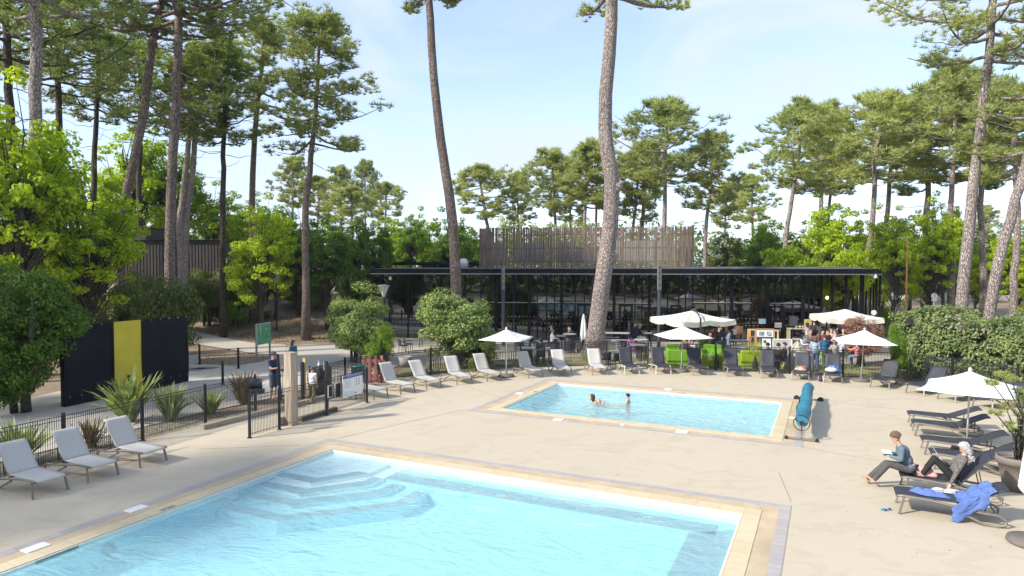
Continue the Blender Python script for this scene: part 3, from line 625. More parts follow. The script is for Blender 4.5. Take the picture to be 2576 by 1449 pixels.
# low chestnut paling behind the back fence
m_pale = M('chestnut_paling', (0.36, 0.29, 0.20), 0.85, var=.3, sc=3, bmp=.2)
pts = [P(1075, 930), P(1200, 919), P(1413, 911), P(1526, 909), P(1650, 914), P(1900, 922), P(2140, 930)]; o0 = pts[0]
t = thing('paling_fence', 'low chestnut paling between the black mesh fence and the café terrace', 'fence', o0); rnd = random.Random(8); a = MB(); cnt = 0
for i in range(len(pts) - 1):
    d = pts[i + 1] - pts[i]; n = int(d.length / .115)
    for k in range(n):
        q = pts[i] + d * (k / n) - o0; h = .62 + rnd.uniform(-.07, .07); a.tube([(q.x, q.y, 0), (q.x + rnd.uniform(-.03, .03), q.y, h)], [.019, .012], 4)
obj('palings', a, m_pale, t)
a = MB(); a.tube([tuple(p - o0 + Vector((0, 0, .45))) for p in pts], .006, 4); a.tube([tuple(p - o0 + Vector((0, 0, .18))) for p in pts], .006, 4); obj('wire', a, m_grm, t)
# timber kerb of the bed, big timber pylon, sleepers
m_wood = M('weathered_timber', (0.42, 0.34, 0.25), 0.85, var=.25, sc=2.0, bmp=.3, scale=(6, 6, .6))
m_woodh = M('weathered_sleeper', (0.40, 0.34, 0.26), 0.85, var=.25, sc=2.0, bmp=.3, scale=(.6, 6, 6))
def beam(name, label, cat, A_, B_, w, h, mat, z=0.0, group=None, ends=False):
    d = B_ - A_; q = (A_ + B_) / 2; return solo(name, MB().box((0, 0, h / 2), (d.length, w, h)), mat, label, cat, (q.x, q.y, z), math.atan2(d.y, d.x), group, False, .01)
beam('timber_kerb', 'long pale timber kerb edging the bed of sword-leaved plants', 'kerb', P(508, 1081), P(838, 999), .22, .16, m_woodh)
beam('timber_sleeper', 'short dark sleeper lying at the foot of the timber pylon', 'sleeper', P(755, 1061), P(845, 1034), .18, .16, M('dark_sleeper', (.16, .13, .10), .85, var=.2))
py_ = P(733, 1068)
t = thing('timber_pylon', 'tall square weathered timber pylon inside the black mesh enclosure', 'pillar', py_, UA)
obj('shaft', MB().box((0, 0, 1.17), (.30, .30, 2.34)), m_wood, t, bevel=.012); obj('brace', MB().box((-.18, -.12, .14), (.10, .42, .28)), m_wood, t, bevel=.01); obj('cap', MB().box((0, 0, 2.355), (.31, .31, .03)), m_wood, t)
# gate
q = P(709, 1005); t = thing('pool_gate', 'open black metal gate with a leaning post held by the man in the cap', 'gate', q, R(38))
obj('gate_post', MB().bar((-.05, 0, 0), (-.14, 0, 1.78), .09, .09), m_black, t); obj('gate_frame', MB().bar((-.05, 0, .12), (.62, 0, .12), .05, .05).bar((-.1, 0, 1.15), (.62, 0, 1.15), .05, .05).bar((.6, 0, .12), (.6, 0, 1.15), .04, .04), m_black, t)
a = MB()
for x in np.arange(.03, .58, .08): a.box((float(x), 0, .63), (.014, .014, 1.0))
obj('gate_bars', a, m_black, t); obj('latch', MB().box((-.1, -.06, .95), (.1, .06, .14)), m_black, t)
q = P(761, 1014); t = thing('gate_post', 'tall black post with an ochre board in the middle of the gateway', 'post', q, UA)
obj('post', MB().box((0, 0, .78), (.09, .09, 1.56)), m_black, t); obj('ochre_board', MB().box((.02, .09, 1.0), (.13, .03, 1.4)), M('ochre_board', (0.52, 0.36, 0.10), .6), t); obj('foot_bar', MB().box((-.25, 0, .06), (.4, .05, .05)), m_black, t)
q = P(822, 1035); t = thing('gate_post', 'tall black hinge post between the cylinder bin and the framed panels', 'post', q, UA); obj('post', MB().box((0, 0, .9), (.09, .09, 1.8)), m_black, t); obj('lock_case', MB().box((-.09, 0, 1.62), (.05, .06, .3)), m_grm, t)
# tall black cylinder bin with hand gel
q = P(812, 990); t = thing('cylinder_bin', 'large black cylindrical bin inside the gate enclosure', 'bin', q)
obj('drum', MB().lathe([(.33, 0), (.34, .02), (.34, 1.06), (.33, 1.08), (.30, 1.09), (0, 1.09)], 26), M('black_plastic', (.013, .014, .018), .4, bmp=.02), t, True)
m_gel = M('gel_bottle', (.72, .78, .82), .2, var=.02, bmp=0)
for dx, hh, lb_ in ((-.12, .19, 'white pump bottle standing on the large black cylinder bin'), (.14, .12, 'tiny white bottle beside the pump bottle on the black bin')):
    t = thing('pump_bottle', lb_, 'bottle', q + Vector((dx, -.1, 1.09))); obj('bottle', MB().lathe([(.045, 0), (.045, hh * .75), (.02, hh * .85), (.02, hh)], 12), m_gel, t, True); obj('pump', MB().tube([(0, 0, hh), (0, 0, hh + .07), (-.05, 0, hh + .075)], .01, 6), m_whitep, t)
q = P(900, 972); t = thing('green_bin', 'dark green ribbed litter bin behind the rules board', 'bin', q); m_gb = M('green_plastic', (.015, .12, .09), .4, var=.1)
a = MB(); a.lathe([(.22, 0), (.27, .85), (.29, .86), (.29, .92), (.25, .93), (.24, .86)], 24); dr_ = obj('drum', a, m_gb, t, True); a = MB()
for k in range(24): g = k * math.pi / 12; a.tube([(.225 * math.cos(g), .225 * math.sin(g), .05), (.275 * math.cos(g), .275 * math.sin(g), .84)], .012, 4)
obj('ribs', a, m_gb, dr_)
q = P(938, 962); t = thing('red_barrier', 'faded red slatted barrier leaning behind the first lounger of the back row', 'barrier', q, R(-12)); m_red = M('faded_red', (.42, .15, .125), .7, var=.2)
for x in (-.42, -.14, .14, .42): obj('slat', MB().box((x, 0, .6), (.12, .03, 1.2)), m_red, t)
obj('rail', MB().box((0, .03, .95), (1.1, .03, .12)).box((0, .03, .3), (1.1, .03, .12)), m_red, t)
# rules board on the fence
A_, B_ = P(863.5, 1031.5), P(913, 1016); d = (B_ - A_); ang = math.atan2(d.y, d.x); q = (A_ + B_) / 2; z_ = .83
t = thing('rules_board', 'white pool rules board with blue header hung on the black mesh fence', 'sign', (q.x, q.y - .06, 0), ang)
bw = d.length; obj('panel', MB().box((0, 0, z_), (bw, .02, .78)), m_signw, t)
obj('header', MB().box((0, -.013, z_ + .33), (bw - .02, .006, .11)), M('header_blue', (.09, .12, .36), .5, bmp=0), t)
a = MB(); rnd = random.Random(2)
for k in range(9): a.box((-bw * .26 + rnd.uniform(-.02, .02), -.0125, z_ + .22 - k * .035), (bw * .36 * rnd.uniform(.6, 1), .005, .008))
a.box((0.04, -.0175, z_ + .345), (bw * .6, .005, .018)); obj('text_lines', a, M('text_grey', (.45, .48, .52), .6, bmp=0), t)
a = MB()
for i in range(2):
    for j in range(3): a.tube([(bw * (.18 + .13 * i), -.010, z_ + .17 - j * .09), (bw * (.18 + .13 * i), -.016, z_ + .17 - j * .09)], .033, 14)
obj('prohibition_marks', a, M('mark_red', (.40, .28, .28), .6, bmp=0), t)
obj('colour_block', MB().box((-bw * .33, -.0125, z_ - .26), (bw * .18, .005, .16)).box((-bw * .08, -.0125, z_ - .27), (bw * .26, .005, .12)), M('mark_teal', (.50, .72, .72), .6, bmp=0), t)
obj('flag', MB().box((bw * .12, -.0125, z_ - .31), (.07, .005, .05)), M('flag_blue', (.03, .06, .22), .6, bmp=0), t)
for px, py, w, h, lb_ in ((843, 1033, .30, .52, 'black panel in a white frame, larger one beside the rules board'), (834.5, 1036, .20, .40, 'small black panel in a white frame next to the tall hinge post')):
    q = P(px + (9 if w > .25 else -2), py); t = thing('framed_panel', lb_, 'panel', (q.x, q.y - .08, 0), ang)
    obj('frame', MB().box((0, 0, .75 + h / 2), (w, .02, .03)).box((0, 0, .75 - h / 2), (w, .02, .03)).box((-w / 2, 0, .75), (.03, .02, h + .03)).box((w / 2, 0, .75), (.03, .02, h + .03)), m_whitep, t); obj('panel', MB().box((0, 0, .75), (w - .03, .012, h - .03)), m_dark, t)
q = P(640, 1096) + Vector((0.05, .1, 0)); t = thing('dark_fixture', 'black moulded box fixed high on the front corner fence post', 'box', (q.x, q.y, 1.28), R(20))
obj('casing', MB().prism([(-.18, -.1), (.2, -.1), (.24, .05), (.1, .14), (-.2, .1)], 0, .14), M('black_plastic2', (.025, .028, .035), .35), t, bevel=.02); obj('hood', MB().grid(lambda s, w: (-.2 + .36 * s, .08 - .06 * math.sin(w * 3), .12 + .3 * w + .03 * math.sin(s * 7)), 6, 5).box((-.02, .1, .28), (.26, .05, .3)), M('black_plastic2', (.025, .028, .035), .35), t)
# map board
q0, q1 = P(647.4, 910), P(680.6, 902); c = (q0 + q1) / 2; d = q1 - q0; t = thing('map_board', 'green site map board on two grey posts beside the path', 'sign', c, math.atan2(d.y, d.x)); l = d.length / 2
for s_ in (-1, 1): obj('post', MB().box((s_ * l, .04, 1.02), (.10, .07, 2.06 + .0 * s_)), m_grm, t)
obj('panel', MB().box((0, -.02, 1.46), (2 * l, .03, 1.1)), M('map_green', (.10, .36, .17), .5, bmp=0), t); obj('panel_edge', MB().box((0, 0, 1.46), (2 * l + .05, .025, 1.15)), m_signw, t)
mk = M('map_pale', (.33, .58, .33), .5, bmp=0); a = MB(); a.bar((-l * .65, -.038, 1.1), (-l * .5, -.038, 1.7), .04, .005); a.bar((-l * .65, -.038, 1.1), (l * .3, -.038, 1.02), .005, .025); a.bar((l * .3, -.038, 1.02), (l * .75, -.038, 1.15), .005, .03); a.bar((l * .35, -.038, 1.8), (l * .75, -.038, 1.15), .005, .02); obj('map_route', a, mk, t)
obj('map_mark', MB().box((-l * .55, -.038, 1.7), (.09, .006, .45)).box((l * .2, -.038, 1.7), (.1, .006, .08)), M('map_yellow', (.55, .55, .2), .5, bmp=0), t)
obj('map_building', MB().box((l * .4, -.038, 1.33), (.09, .006, .12)).box((l * .6, -.038, 1.25), (.06, .006, .07)).box((l * .45, -.038, 1.5), (.05, .006, .04)), M('map_darkgreen', (.02, .14, .10), .5, bmp=0), t)
for px, py, lb_ in ((560.5, 967.5, 'black bollard nearest the mesh fence, by the path'), (599.8, 927, 'black bollard between the map board and the yellow panel'), (502.3, 917, 'black bollard beside the right end of the black and yellow screen')):
    q = P(px, py); t = thing('bollard', lb_, 'bollard', q, 0, 'black bollards along the path'); obj('post', MB().lathe([(.055, 0), (.055, 1.02), (.05, 1.05), (0, 1.06)], 12), m_black, t, True); obj('foot_plate', MB().box((0, 0, .008), (.16, .16, .016)), m_black, t)
for px, py, lb_ in ((486, 929.5, 'left one of two flat grey grates in the path'), (516, 926, 'right one of two flat grey grates in the path')):
    solo('path_grate', MB().prism([(-.5, -.4), (.5, -.4), (.6, .4), (-.4, .4)], 0, .02), M('grate', (.22, .2, .18), .8), lb_, 'grate', P(px, py, .005), 0, 'flat grates in the path')
q = P(488, 905); beam('concrete_kerb', 'pale concrete kerb block right of the black and yellow screen', 'kerb', P(474, 916), P(502, 913), .2, .45, M('pale_block', (.5, .48, .44), .8))
# black and yellow screen
e0, e1 = P(474, 960), P(163, 1025); d = e0 - e1; L_ = d.length; t = thing('tarpaulin_screen', 'tall black tarpaulin covered screen with one yellow panel at the left beside the path', 'screen', e1, math.atan2(d.y, d.x))
m_tarp = nospec(M('black_tarpaulin', (.010, .011, .016), .6, var=.4, sc=1.2, bmp=.3)); m_yel = M('yellow_tarpaulin', (.62, .50, .03), .5, var=.08, sc=1.2, bmp=.1)
def frac(px): # along the wall where sight line px meets it
    r = ray(px, 900); det = r.x * (-d.y) + d.x * r.y; tt = (e1.x * (-d.y) + d.x * e1.y) / det; return Vector((r.x * tt - e1.x, r.y * tt - e1.y)).length
y0, y1 = frac(283), frac(356); ht = 2.97
def tarp(x0, x1, dy, zt, zb0):
    ph = x0 * 3
    return lambda s, w: (x0 + (x1 - x0) * s, dy - .03 * abs(math.sin(w * 3.1 + .4)) - .05 * max(0, .25 - w) * (1 + math.sin(s * 9 + ph)) + .02 * math.sin(s * 5 + w * 7 + ph), zb0 + (zt - zb0) * w)
obj('side_panel', MB().grid(tarp(0, y0 - .02, 0, ht, .02), 14, 14), m_tarp, t, True); obj('yellow_panel', MB().grid(tarp(y0 + .02, y1 - .02, -.02, ht, .12), 8, 12), m_yel, t, True); obj('side_panel', MB().grid(tarp(y1, L_, 0, ht, .02), 14, 16), m_tarp, t, True)
obj('frame', MB().box((L_ / 2, .17, ht / 2 - .02), (L_ - .08, .16, ht - .06)), m_tarp, t)
a = MB()
for x in np.arange(.15, L_, .45):
    for z in (ht - .05, .35): a.tube([(float(x), -.045 - (.03 if z < 1 else 0), z), (float(x), -.06 - (.03 if z < 1 else 0), z)], .022, 8)
obj('eyelet_row', a, m_grm, t); obj('batten', MB().box(((y0), -.05, ht / 2), (.06, .04, ht)).box((y1 - .01, -.05, ht / 2), (.05, .04, ht)), m_dark, t)
a = MB(); cx = (y0 + y1) / 2
for dx in (-.11, .03, ): 
    for dz in (.60, .74): a.box((cx + dx + .04, -.115, dz), (.10, .01, .10))
a.box((cx + .01, -.12, .48), (.05, .01, .12)); a.box((cx, -.115, .3), (.34, .01, .03)); a.box((cx, -.115, .24), (.28, .01, .02)); obj('emblem', a, M('emblem_black', (.02, .02, .02), .6, bmp=0), t)
# ================================================================== LOUNGERS
m_fr = M('taupe_frame', (.24, .21, .175), .45, .2, var=.08, bmp=0); m_slw = M('white_sling', (.50, .475, .43), .7, var=.04, sc=20, bmp=.05); m_slb = M('charcoal_sling', (.035, .038, .05), .65, var=.15, sc=3, bmp=.1)
m_fl = M('pale_frame', (.55, .50, .43), .45, .1, var=.08, bmp=0); m_strut = M('dark_strut', (.05, .05, .055), .4, .4)
LC = {}
def lounger(label, pos, ang, back, col, group, pale=False):
    key = (back, col, pale)
    if key in LC: return dup(LC[key], pos, ang, label, group)
    mf = m_fl if pale else m_fr; ms_ = m_slw if col == 'w' else m_slb
    t = thing('sun_lounger', label, 'sun lounger', pos, ang, group)
    W2 = .33
    for s in (-1, 1):
        obj('side_rail', MB().tube([(0, s * W2, .37), (.12, s * W2, .385), (.6, s * W2, .36), (1.1, s * (W2 + .02), .30), (1.45, s * (W2 + .03), .25), (1.75, s * (W2 + .03), .24), (1.88, s * (W2 + .03), .17), (1.86, s * (W2 + .03), .06), (1.70, s * (W2 + .03), .012), (1.5, s * (W2 + .03), .03), (1.2, s * (W2 + .02), .17), (1.0, s * (W2 + .01), .26)], .027, 7), mf, t, True)
        obj('leg', MB().bar((.13, s * (W2 + .01), .37), (.04, s * (W2 + .04), 0), .045, .035), mf, t)
    for xb, zb1 in ((.12, .36), (1.15, .31), (1.72, .235)): obj('cross_bar', MB().tube([(xb, -W2, zb1), (xb, W2, zb1)], .018, 6), mf, t)
    w = W2 - .015
    def seat(s, v): x = -.02 + 1.14 * s; return (x, (v * 2 - 1) * w, .395 - .03 * math.sin(math.pi * s) * (1 - (2 * v - 1) ** 2) - (.03 if s < .02 else 0))
    q = obj('seat', MB().grid(seat, 14, 6), ms_, t, True); so_ = q.modifiers.new('s', 'SOLIDIFY'); so_.thickness = .02
    b = R(back); bl = .86
    def bk(s, v): r = bl * s; bow = .035 * math.sin(math.pi * s) * (1 - (2 * v - 1) ** 2); x = 1.13 + r * math.cos(b) + bow * math.sin(b); z = .385 + r * math.sin(b) - bow * math.cos(b); e = max(0, s - .9) * .6; return (x + e * .6, (v * 2 - 1) * w, z - e * .4)
    q = obj('backrest', MB().grid(bk, 12, 6), ms_, t, True); so_ = q.modifiers.new('s', 'SOLIDIFY'); so_.thickness = .02
    m_ = (1.13 + bl * .55 * math.cos(b), .385 + bl * .55 * math.sin(b))
    bkr = q
    for s in (-1, 1): obj('strut', MB().tube([(m_[0] + .035 * math.sin(b), s * .29, m_[1] - .045), (1.55, s * .2, .25)], .012, 6), m_strut, bkr)
    LC[key] = t; return t
def lfeet(label, f1, f2, back, col, group, pale=False, snap=None):
    a = P(*f1); b = P(*f2); c = (a + b) / 2; w = (b - a).normalized(); h = Vector((-w.y, w.x, 0))   # head direction: left of f1->f2
    if snap is not None: h = snap
    c = c - h * .04
    return lounger(label, (c.x, c.y, 0), math.atan2(h.y, h.x), back, col, group, pale)
g1 = 'pale loungers along the left fence'
nu = -U
hl = Vector((-.89, .46, 0)).normalized()
lfeet('pale lounger nearest the viewer at the left edge, cut by the frame', (81.6, 1258.5), (173, 1230), 50, 'w', g1, snap=hl)
lfeet('middle one of the three pale loungers by the left fence', (219, 1217.5), (300.8, 1192.7), 53, 'w', g1, snap=hl)
lfeet('pale lounger farthest along the left fence, in front of the largest sword-leaved plant', (351, 1178), (421.6, 1158), 55, 'w', g1, snap=hl)
g2 = 'pale loungers in the back row'
wl = [((939.8, 1007), (978.3, 998.6), 12, 'pale lounger with its back lowered, partly behind the rules board'), ((1007, 992.9), (1045.8, 985.7), 62, 'pale lounger with the steepest back, in front of the red barrier'), ((1071.3, 980.3), (1112.6, 974.7), 50, 'pale lounger left of the fence post by the big round shrub'),
      ((1148, 969), (1190.6, 964.9), 54, 'pale lounger in front of the left half of the big round shrub'), ((1223.5, 961.2), (1265.4, 957), 56, 'pale lounger immediately left of the first white umbrella'), ((1327.8, 952.1), (1369.5, 948.9), 52, 'pale lounger immediately right of the first white umbrella'),
      ((1399, 946.8), (1441.6, 945.6), 54, 'pale lounger in front of the black barrel and left of the thick pine trunk'), ((1488.6, 944.5), (1531.4, 943.8), 56, 'pale lounger at the foot of the thick pine trunk')]
for a_, b_, bk, lb_ in wl: lfeet(lb_, a_, b_, bk, 'w', g2)
g3 = 'charcoal loungers in the back row'
dl = [((1568.4, 942.6), (1611.6, 942), 64, 'charcoal lounger with pale frame just right of the thick pine trunk', True), ((1647, 942), (1691.7, 942), 64, 'charcoal lounger with pale frame just left of the second white umbrella', True), ((1740.7, 945), (1786.3, 945), 66, 'charcoal lounger with an umbrella shadow on its back, just right of the second umbrella', False),
      ((1826.3, 947.7), (1873.6, 948.9), 68, 'charcoal lounger in front of the spiky dark-leaved plant', False), ((1910.5, 950.9), (1959.3, 953.3), 66, 'empty charcoal lounger in front of the small palm', False), ((1988.2, 955.8), (2037.8, 959.5), 60, 'charcoal lounger with the red and white towel', False),
      ((2069.7, 962.4), (2120.7, 966), 64, 'charcoal lounger with the blue towel and pale bag', False), ((2185.8, 974.2), (2239.2, 980.8), 56, 'charcoal lounger standing alone right of the third umbrella', False), ((2275.3, 987.2), (2326.7, 996.5), 50, 'charcoal lounger behind the left tip of the fourth umbrella', False),
      ((2354.5, 1002.8), (2406.5, 1013.9), 40, 'charcoal lounger mostly hidden under the fourth umbrella canopy', False), ((2443.7, 1021.9), (2497.5, 1033.3), 38, 'charcoal lounger behind the potted pine at the right edge', False)]
for a_, b_, bk, lb_, pl in dl: lfeet(lb_, a_, b_, bk, 'b', g3, pl)
g4 = 'charcoal loungers on the right side'
rl = [((2290, 1074), (2285, 1060), 24, 'farthest of the right side loungers, with its backrest left of the potted pine', 0), ((2302, 1098), (2294.4, 1082), 26, 'lounger crossed by the pole of the fourth umbrella', 0), ((2326.7, 1145), (2316, 1125), 26, 'lounger directly behind the seated couple', 0),
      ((2352, 1181), (2337, 1160), 28, 'lounger partly hidden by the woman with grey hair, beside the big pot', 0), ((2282, 1247), (2256, 1215.5), 50, 'lounger on which the reading couple sit', 0), ((2258.7, 1294.4), (2256, 1263), 27, 'nearest lounger with the blue towel hanging over its side', 0)]
RL = []
for a_, b_, bk, lb_, _ in rl: RL.append(lfeet(lb_, a_, b_, bk, 'b', g4, snap=U))
# ================================================================== UMBRELLAS
m_canvas = M('white_canvas', (.80, .80, .77), .75, var=.03, sc=3, bmp=.05); m_ecru = M('ecru_canvas', (.66, .62, .52), .8, var=.08, sc=1.5, bmp=.1); m_pole = M('white_pole', (.62, .61, .58), .35, .3, var=.05, bmp=0); m_base = M('base_brown', (.15, .13, .12), .7)
def umbrella(label, px, py, ptop, half, rimz, topz, ang, group='white square umbrellas'):
    q = P(px, py); t = thing('white_umbrella', label, 'umbrella', q, 0, group)
    obj('base', MB().lathe([(.36, 0), (.38, .03), (.36, .10), (.12, .13), (.05, .15), (.05, .32)], 26), m_base, t, True)
    lean = P(px, py, 0) ; obj('pole', MB().tube([(0, 0, .1), (ptop, 0, topz + .04)], .026, 10), m_pole, t, True)
    cs = [Vector((math.cos(ang + k * math.pi / 2), math.sin(ang + k * math.pi / 2))) * half * 1.414 for k in range(4)]
    a = MB(); N = 8
    for k in range(4):
        A_, B_ = cs[k], cs[(k + 1) % 4]
        def fn_(s, w, A_=A_, B_=B_):
            e = A_.lerp(B_, s); sag = .05 * math.sin(math.pi * w) + .04 * math.sin(math.pi * s) * w; inn = 1 - .05 * math.sin(math.pi * s) * w
            return (ptop * .95 + e.x * w * inn, e.y * w * inn, topz - (topz - rimz) * w - sag + (.035 if False else 0))
        a.grid(fn_, N, N)
    me = a.mesh('canopy', True, True); c = obj('canopy', me, m_canvas, t); so_ = c.modifiers.new('s', 'SOLIDIFY'); so_.thickness = .006
    a = MB()
    for k in range(4): a.tube([(ptop, 0, topz - .06), (ptop + cs[k].x * .97, cs[k].y * .97, rimz - .02)], .010, 5)
    obj('ribs', a, m_pole, c); obj('finial', MB().lathe([(.05, topz - .02), (.055, topz + .04), (.03, topz + .09), (0, topz + .1)], 10, (ptop, 0, 0)), m_pole, c, True); return t
umbrella('small white umbrella between the pale loungers left of the thick pine', 1273.8, 947.7, 0, 1.03, 1.80, 2.23, R(-18 + 45))
umbrella('small white umbrella in front of the big beige umbrella', 1713.4, 934.5, .08, 1.10, 1.73, 2.24, R(10 + 45))
umbrella('small white umbrella over the crowd, left of the red bush', 2166, 958.7, .12, 1.15, 1.78, 2.32, R(-20 + 45))
umbrella('small bright white umbrella nearest the viewer, above the right side loungers', 2431.5, 1136, .05, 1.12, 1.78, 2.27, R(-40 + 45))
def big_umb(label, c, half, ang, zt, zr, mast=None, drop=.28):
    t = thing('cantilever_umbrella', label, 'umbrella', (c.x, c.y, 0), 0, 'large beige umbrellas on the terrace')
    cs = [Vector((math.cos(ang + k * math.pi / 2), math.sin(ang + k * math.pi / 2))) * half * 1.414 for k in range(4)]; a = MB(); b = MB()
    for k in range(4):
        A_, B_ = cs[k], cs[(k + 1) % 4]
        for S_, T_ in ((A_, (A_ + B_) / 2), ((A_ + B_) / 2, B_)):
            a.grid(lambda s, w, S_=S_, T_=T_: (S_.lerp(T_, s).x * w, S_.lerp(T_, s).y * w, zt - (zt - zr) * w - .10 * math.sin(math.pi * s) * w - .07 * math.sin(math.pi * w)), 8, 8)
            b.grid(lambda s, w, S_=S_, T_=T_: (S_.lerp(T_, s).x * (1 + .012 * math.sin(s * 14) * w), S_.lerp(T_, s).y * (1 + .012 * math.sin(s * 14) * w), zr - .10 * math.sin(math.pi * s) - drop * w), 8, 2)
    c_ = obj('canopy', a.mesh('canopy', True, True), m_ecru, t); obj('valance', b.mesh('valance', True, True), m_ecru, c_); a = MB()
    for k in range(4): a.tube([(0, 0, zt - .12), (cs[k].x * .98, cs[k].y * .98, zr - .05)], .016, 5); h_ = (cs[k] + cs[(k + 1) % 4]) / 2; a.tube([(0, 0, zt - .12), (h_.x * .98, h_.y * .98, zr - .14)], .014, 5)
    obj('ribs', a, m_mullion, c_)
    if mast is not None:
        m_ = mast - Vector((c.x, c.y, 0)); obj('mast', MB().tube([(m_.x, m_.y, 0), (m_.x, m_.y, zt - .25)], .055, 8), m_mullion, t); obj('arm', MB().tube([(m_.x, m_.y, zt - .3), (m_.x * .4, m_.y * .4, zt + .12), (0, 0, zt + .06)], .04, 6), m_mullion, t); obj('base', MB().box((m_.x, m_.y, .05), (.7, .7, .1)), m_base, t)
    else: obj('mast', MB().tube([(0, 0, 0), (0, 0, zt)], .05, 8), m_mullion, t); obj('base', MB().box((0, 0, .05), (.7, .7, .1)), m_base, t)
    return t
q = PD(1741, 700, 38.3); mq = PD(1763.5, 700, 36.2); mq.z = 0; big_umb('large beige cantilever umbrella behind the small white one at the centre of the terrace', q, 1.75, R(18 + 45), 2.56, 2.12, mq)
q = PD(2128, 700, 38.8); big_umb('large beige umbrella over the crowded table at the right end of the terrace', q, 1.55, R(-8 + 45), 2.62, 2.22)
def closed_umb(label, q, h, zlo, r, mat, base=True, rot=0, group=None):
    t = thing('folded_umbrella', label, 'umbrella', q, rot); obj('pole', MB().tube([(0, 0, 0), (0, 0, h + .05)], .025, 8), m_pole, t, True)
    def fn_(s, w): g = 2 * math.pi * s; rr = r * (.16 + .84 * (1 - w) ** .55) * (1 + .22 * math.sin(g * 5) * (1 - w * .5)) * (.75 if w < .03 else 1); return (rr * math.cos(g), rr * math.sin(g), zlo + (h - zlo) * w + .04 * math.sin(g * 5) * (1 - w))
    obj('canopy', MB().grid(fn_, 40, 14), mat, t, True); obj('top_cap', MB().lathe([(r * .5, h - .22), (r * .32, h - .08), (.03, h + .03), (0, h + .06)], 14), mat, t, True)
    obj('base', MB().lathe([(.36, 0), (.38, .03), (.36, .10), (.12, .13), (.05, .15)], 26), m_base, t, True); return t
closed_umb('folded white umbrella on the terrace just left of the thick pine trunk', P(1468, 883), 2.2, .55, .21, m_canvas)
closed_umb('folded white umbrella cut off by the right edge beside the nearest lounger', P(2592, 1368), 2.15, .95, .19, m_canvas)
# ================================================================== POOL COVER REEL
a0, a1 = P(2016, 1110), P(2034, 1006); ax = (a1 - a0); L_ = ax.length; t = thing('pool_cover_reel', 'blue rolled pool cover on a wheeled reel at the right end of the small pool', 'cover reel', a0, math.atan2(ax.y, ax.x))
rnd = random.Random(4)
def roll(s, w): g = 2 * math.pi * w; rr = .17 + .03 * math.sin(math.pi * s) + .015 * math.sin(s * 23 + g) + .02 * math.sin(s * 7 + 2 * g) + (.03 if w > .8 else 0) * math.sin(math.pi * s); return (.25 + (L_ - .5) * s, rr * math.cos(g), .55 + rr * math.sin(g))
m_cov = M('blue_cover', (.025, .20, .30), .45, var=.2, sc=2, bmp=.3)
obj('rolled_cover', MB().grid(roll, 60, 22), m_cov, t, True); obj('cover_end', MB().tube([(.24, 0, .55), (.26, 0, .55)], .17, 20).tube([(L_ - .26, 0, .55), (L_ - .24, 0, .55)], .17, 20), m_cov, t)
obj('axle', MB().tube([(-.05, 0, .55), (L_ + .05, 0, .55)], .03, 8), m_grm, t)
for x in (.08, L_ - .08):
    obj('stand', MB().bar((x, 0, .52), (x, 0, .06), .05, .05).bar((x, -.42, .05), (x, .42, .05), .05, .05), m_fr, t)
    for s in (-1, 1): obj('foot', MB().tube([(x - .03, s * .42, .05), (x + .03, s * .42, .05)], .055 if x < 1 else .11, 12), m_black, t)
a = MB(); a.tube([(-.05, .22 * math.cos(g), .55 + .22 * math.sin(g)) for g in np.linspace(0, 2 * math.pi, 29)], .014, 6)
for g in (0.5, 2.6, 4.7): a.tube([(-.05, 0, .55), (-.05, .22 * math.cos(g), .55 + .22 * math.sin(g))], .012, 5)
obj('hand_wheel', a, m_black, t); obj('hub', MB().tube([(-.09, 0, .55), (0, 0, .55)], .06, 12), m_black, t)
# ================================================================== POTS, TOWELS, SMALL THINGS
m_pot = M('taupe_pot', (.20, .175, .155), .7, var=.1); m_earth = M('potting_earth', (.06, .04, .03), .95)
q = P(2556, 1232); t = thing('plant_pot', 'large round taupe plant pot beside the loungers at the right edge', 'pot', q)
obj('pot_body', MB().lathe([(.26, 0), (.30, .3), (.37, .62), (.41, .63), (.41, .78), (.38, .79), (.36, .70), (.36, .66)], 26), m_pot, t, True); obj('earth', MB().lathe([(.36, .66), (.2, .68), (0, .69)], 20), m_earth, t)
def cloth(name, label, cat, mat, fn_, nu_=22, nv_=14, loc=(0, 0, 0), rz=0.0, th=.012, group=None, children=()):
    o = solo(name, MB().grid(fn_, nu_, nv_), mat, label, cat, loc, rz, group, True); m_ = o.modifiers.new('s', 'SOLIDIFY'); m_.thickness = th; m_.offset = 1; return o
m_blue = M('blue_towel', (.10, .17, .42), .9, var=.12, sc=14, bmp=.3)
R6 = RL[5]; r6 = Vector(R6.location); a6 = R6.rotation_euler.z
def seatz(x):
    if x < 1.13: return .40 - .025 * math.sin(math.pi * x / 1.14)
    return .395 + (x - 1.13) * math.tan(R(27))
cloth('beach_towel', 'blue towel draped over the backrest and side of the nearest lounger', 'towel', m_blue, lambda s, w: ((1.08 + .60 * w + .22 * (s < .35) * (.35 - s)) + .025 * math.sin(s * 20 + w * 5) + .015 * math.sin(s * 47 + w * 13) - .33 * max(0, .45 - s) * 1.6, -.40 - .05 * math.sin(w * 9) * max(0, .4 - s) + .72 * min(1, max(0, s - .42) / .58) , (seatz(1.02 + .72 * w) + .03 + .016 * math.sin(w * 17 + s * 5) + .012 * math.sin(w * 31 - s * 19)) - max(0, .42 - s) * (.95 + .1 * math.sin(w * 6))), 30, 20, (r6.x, r6.y, 0), a6)
rnd = random.Random(9)
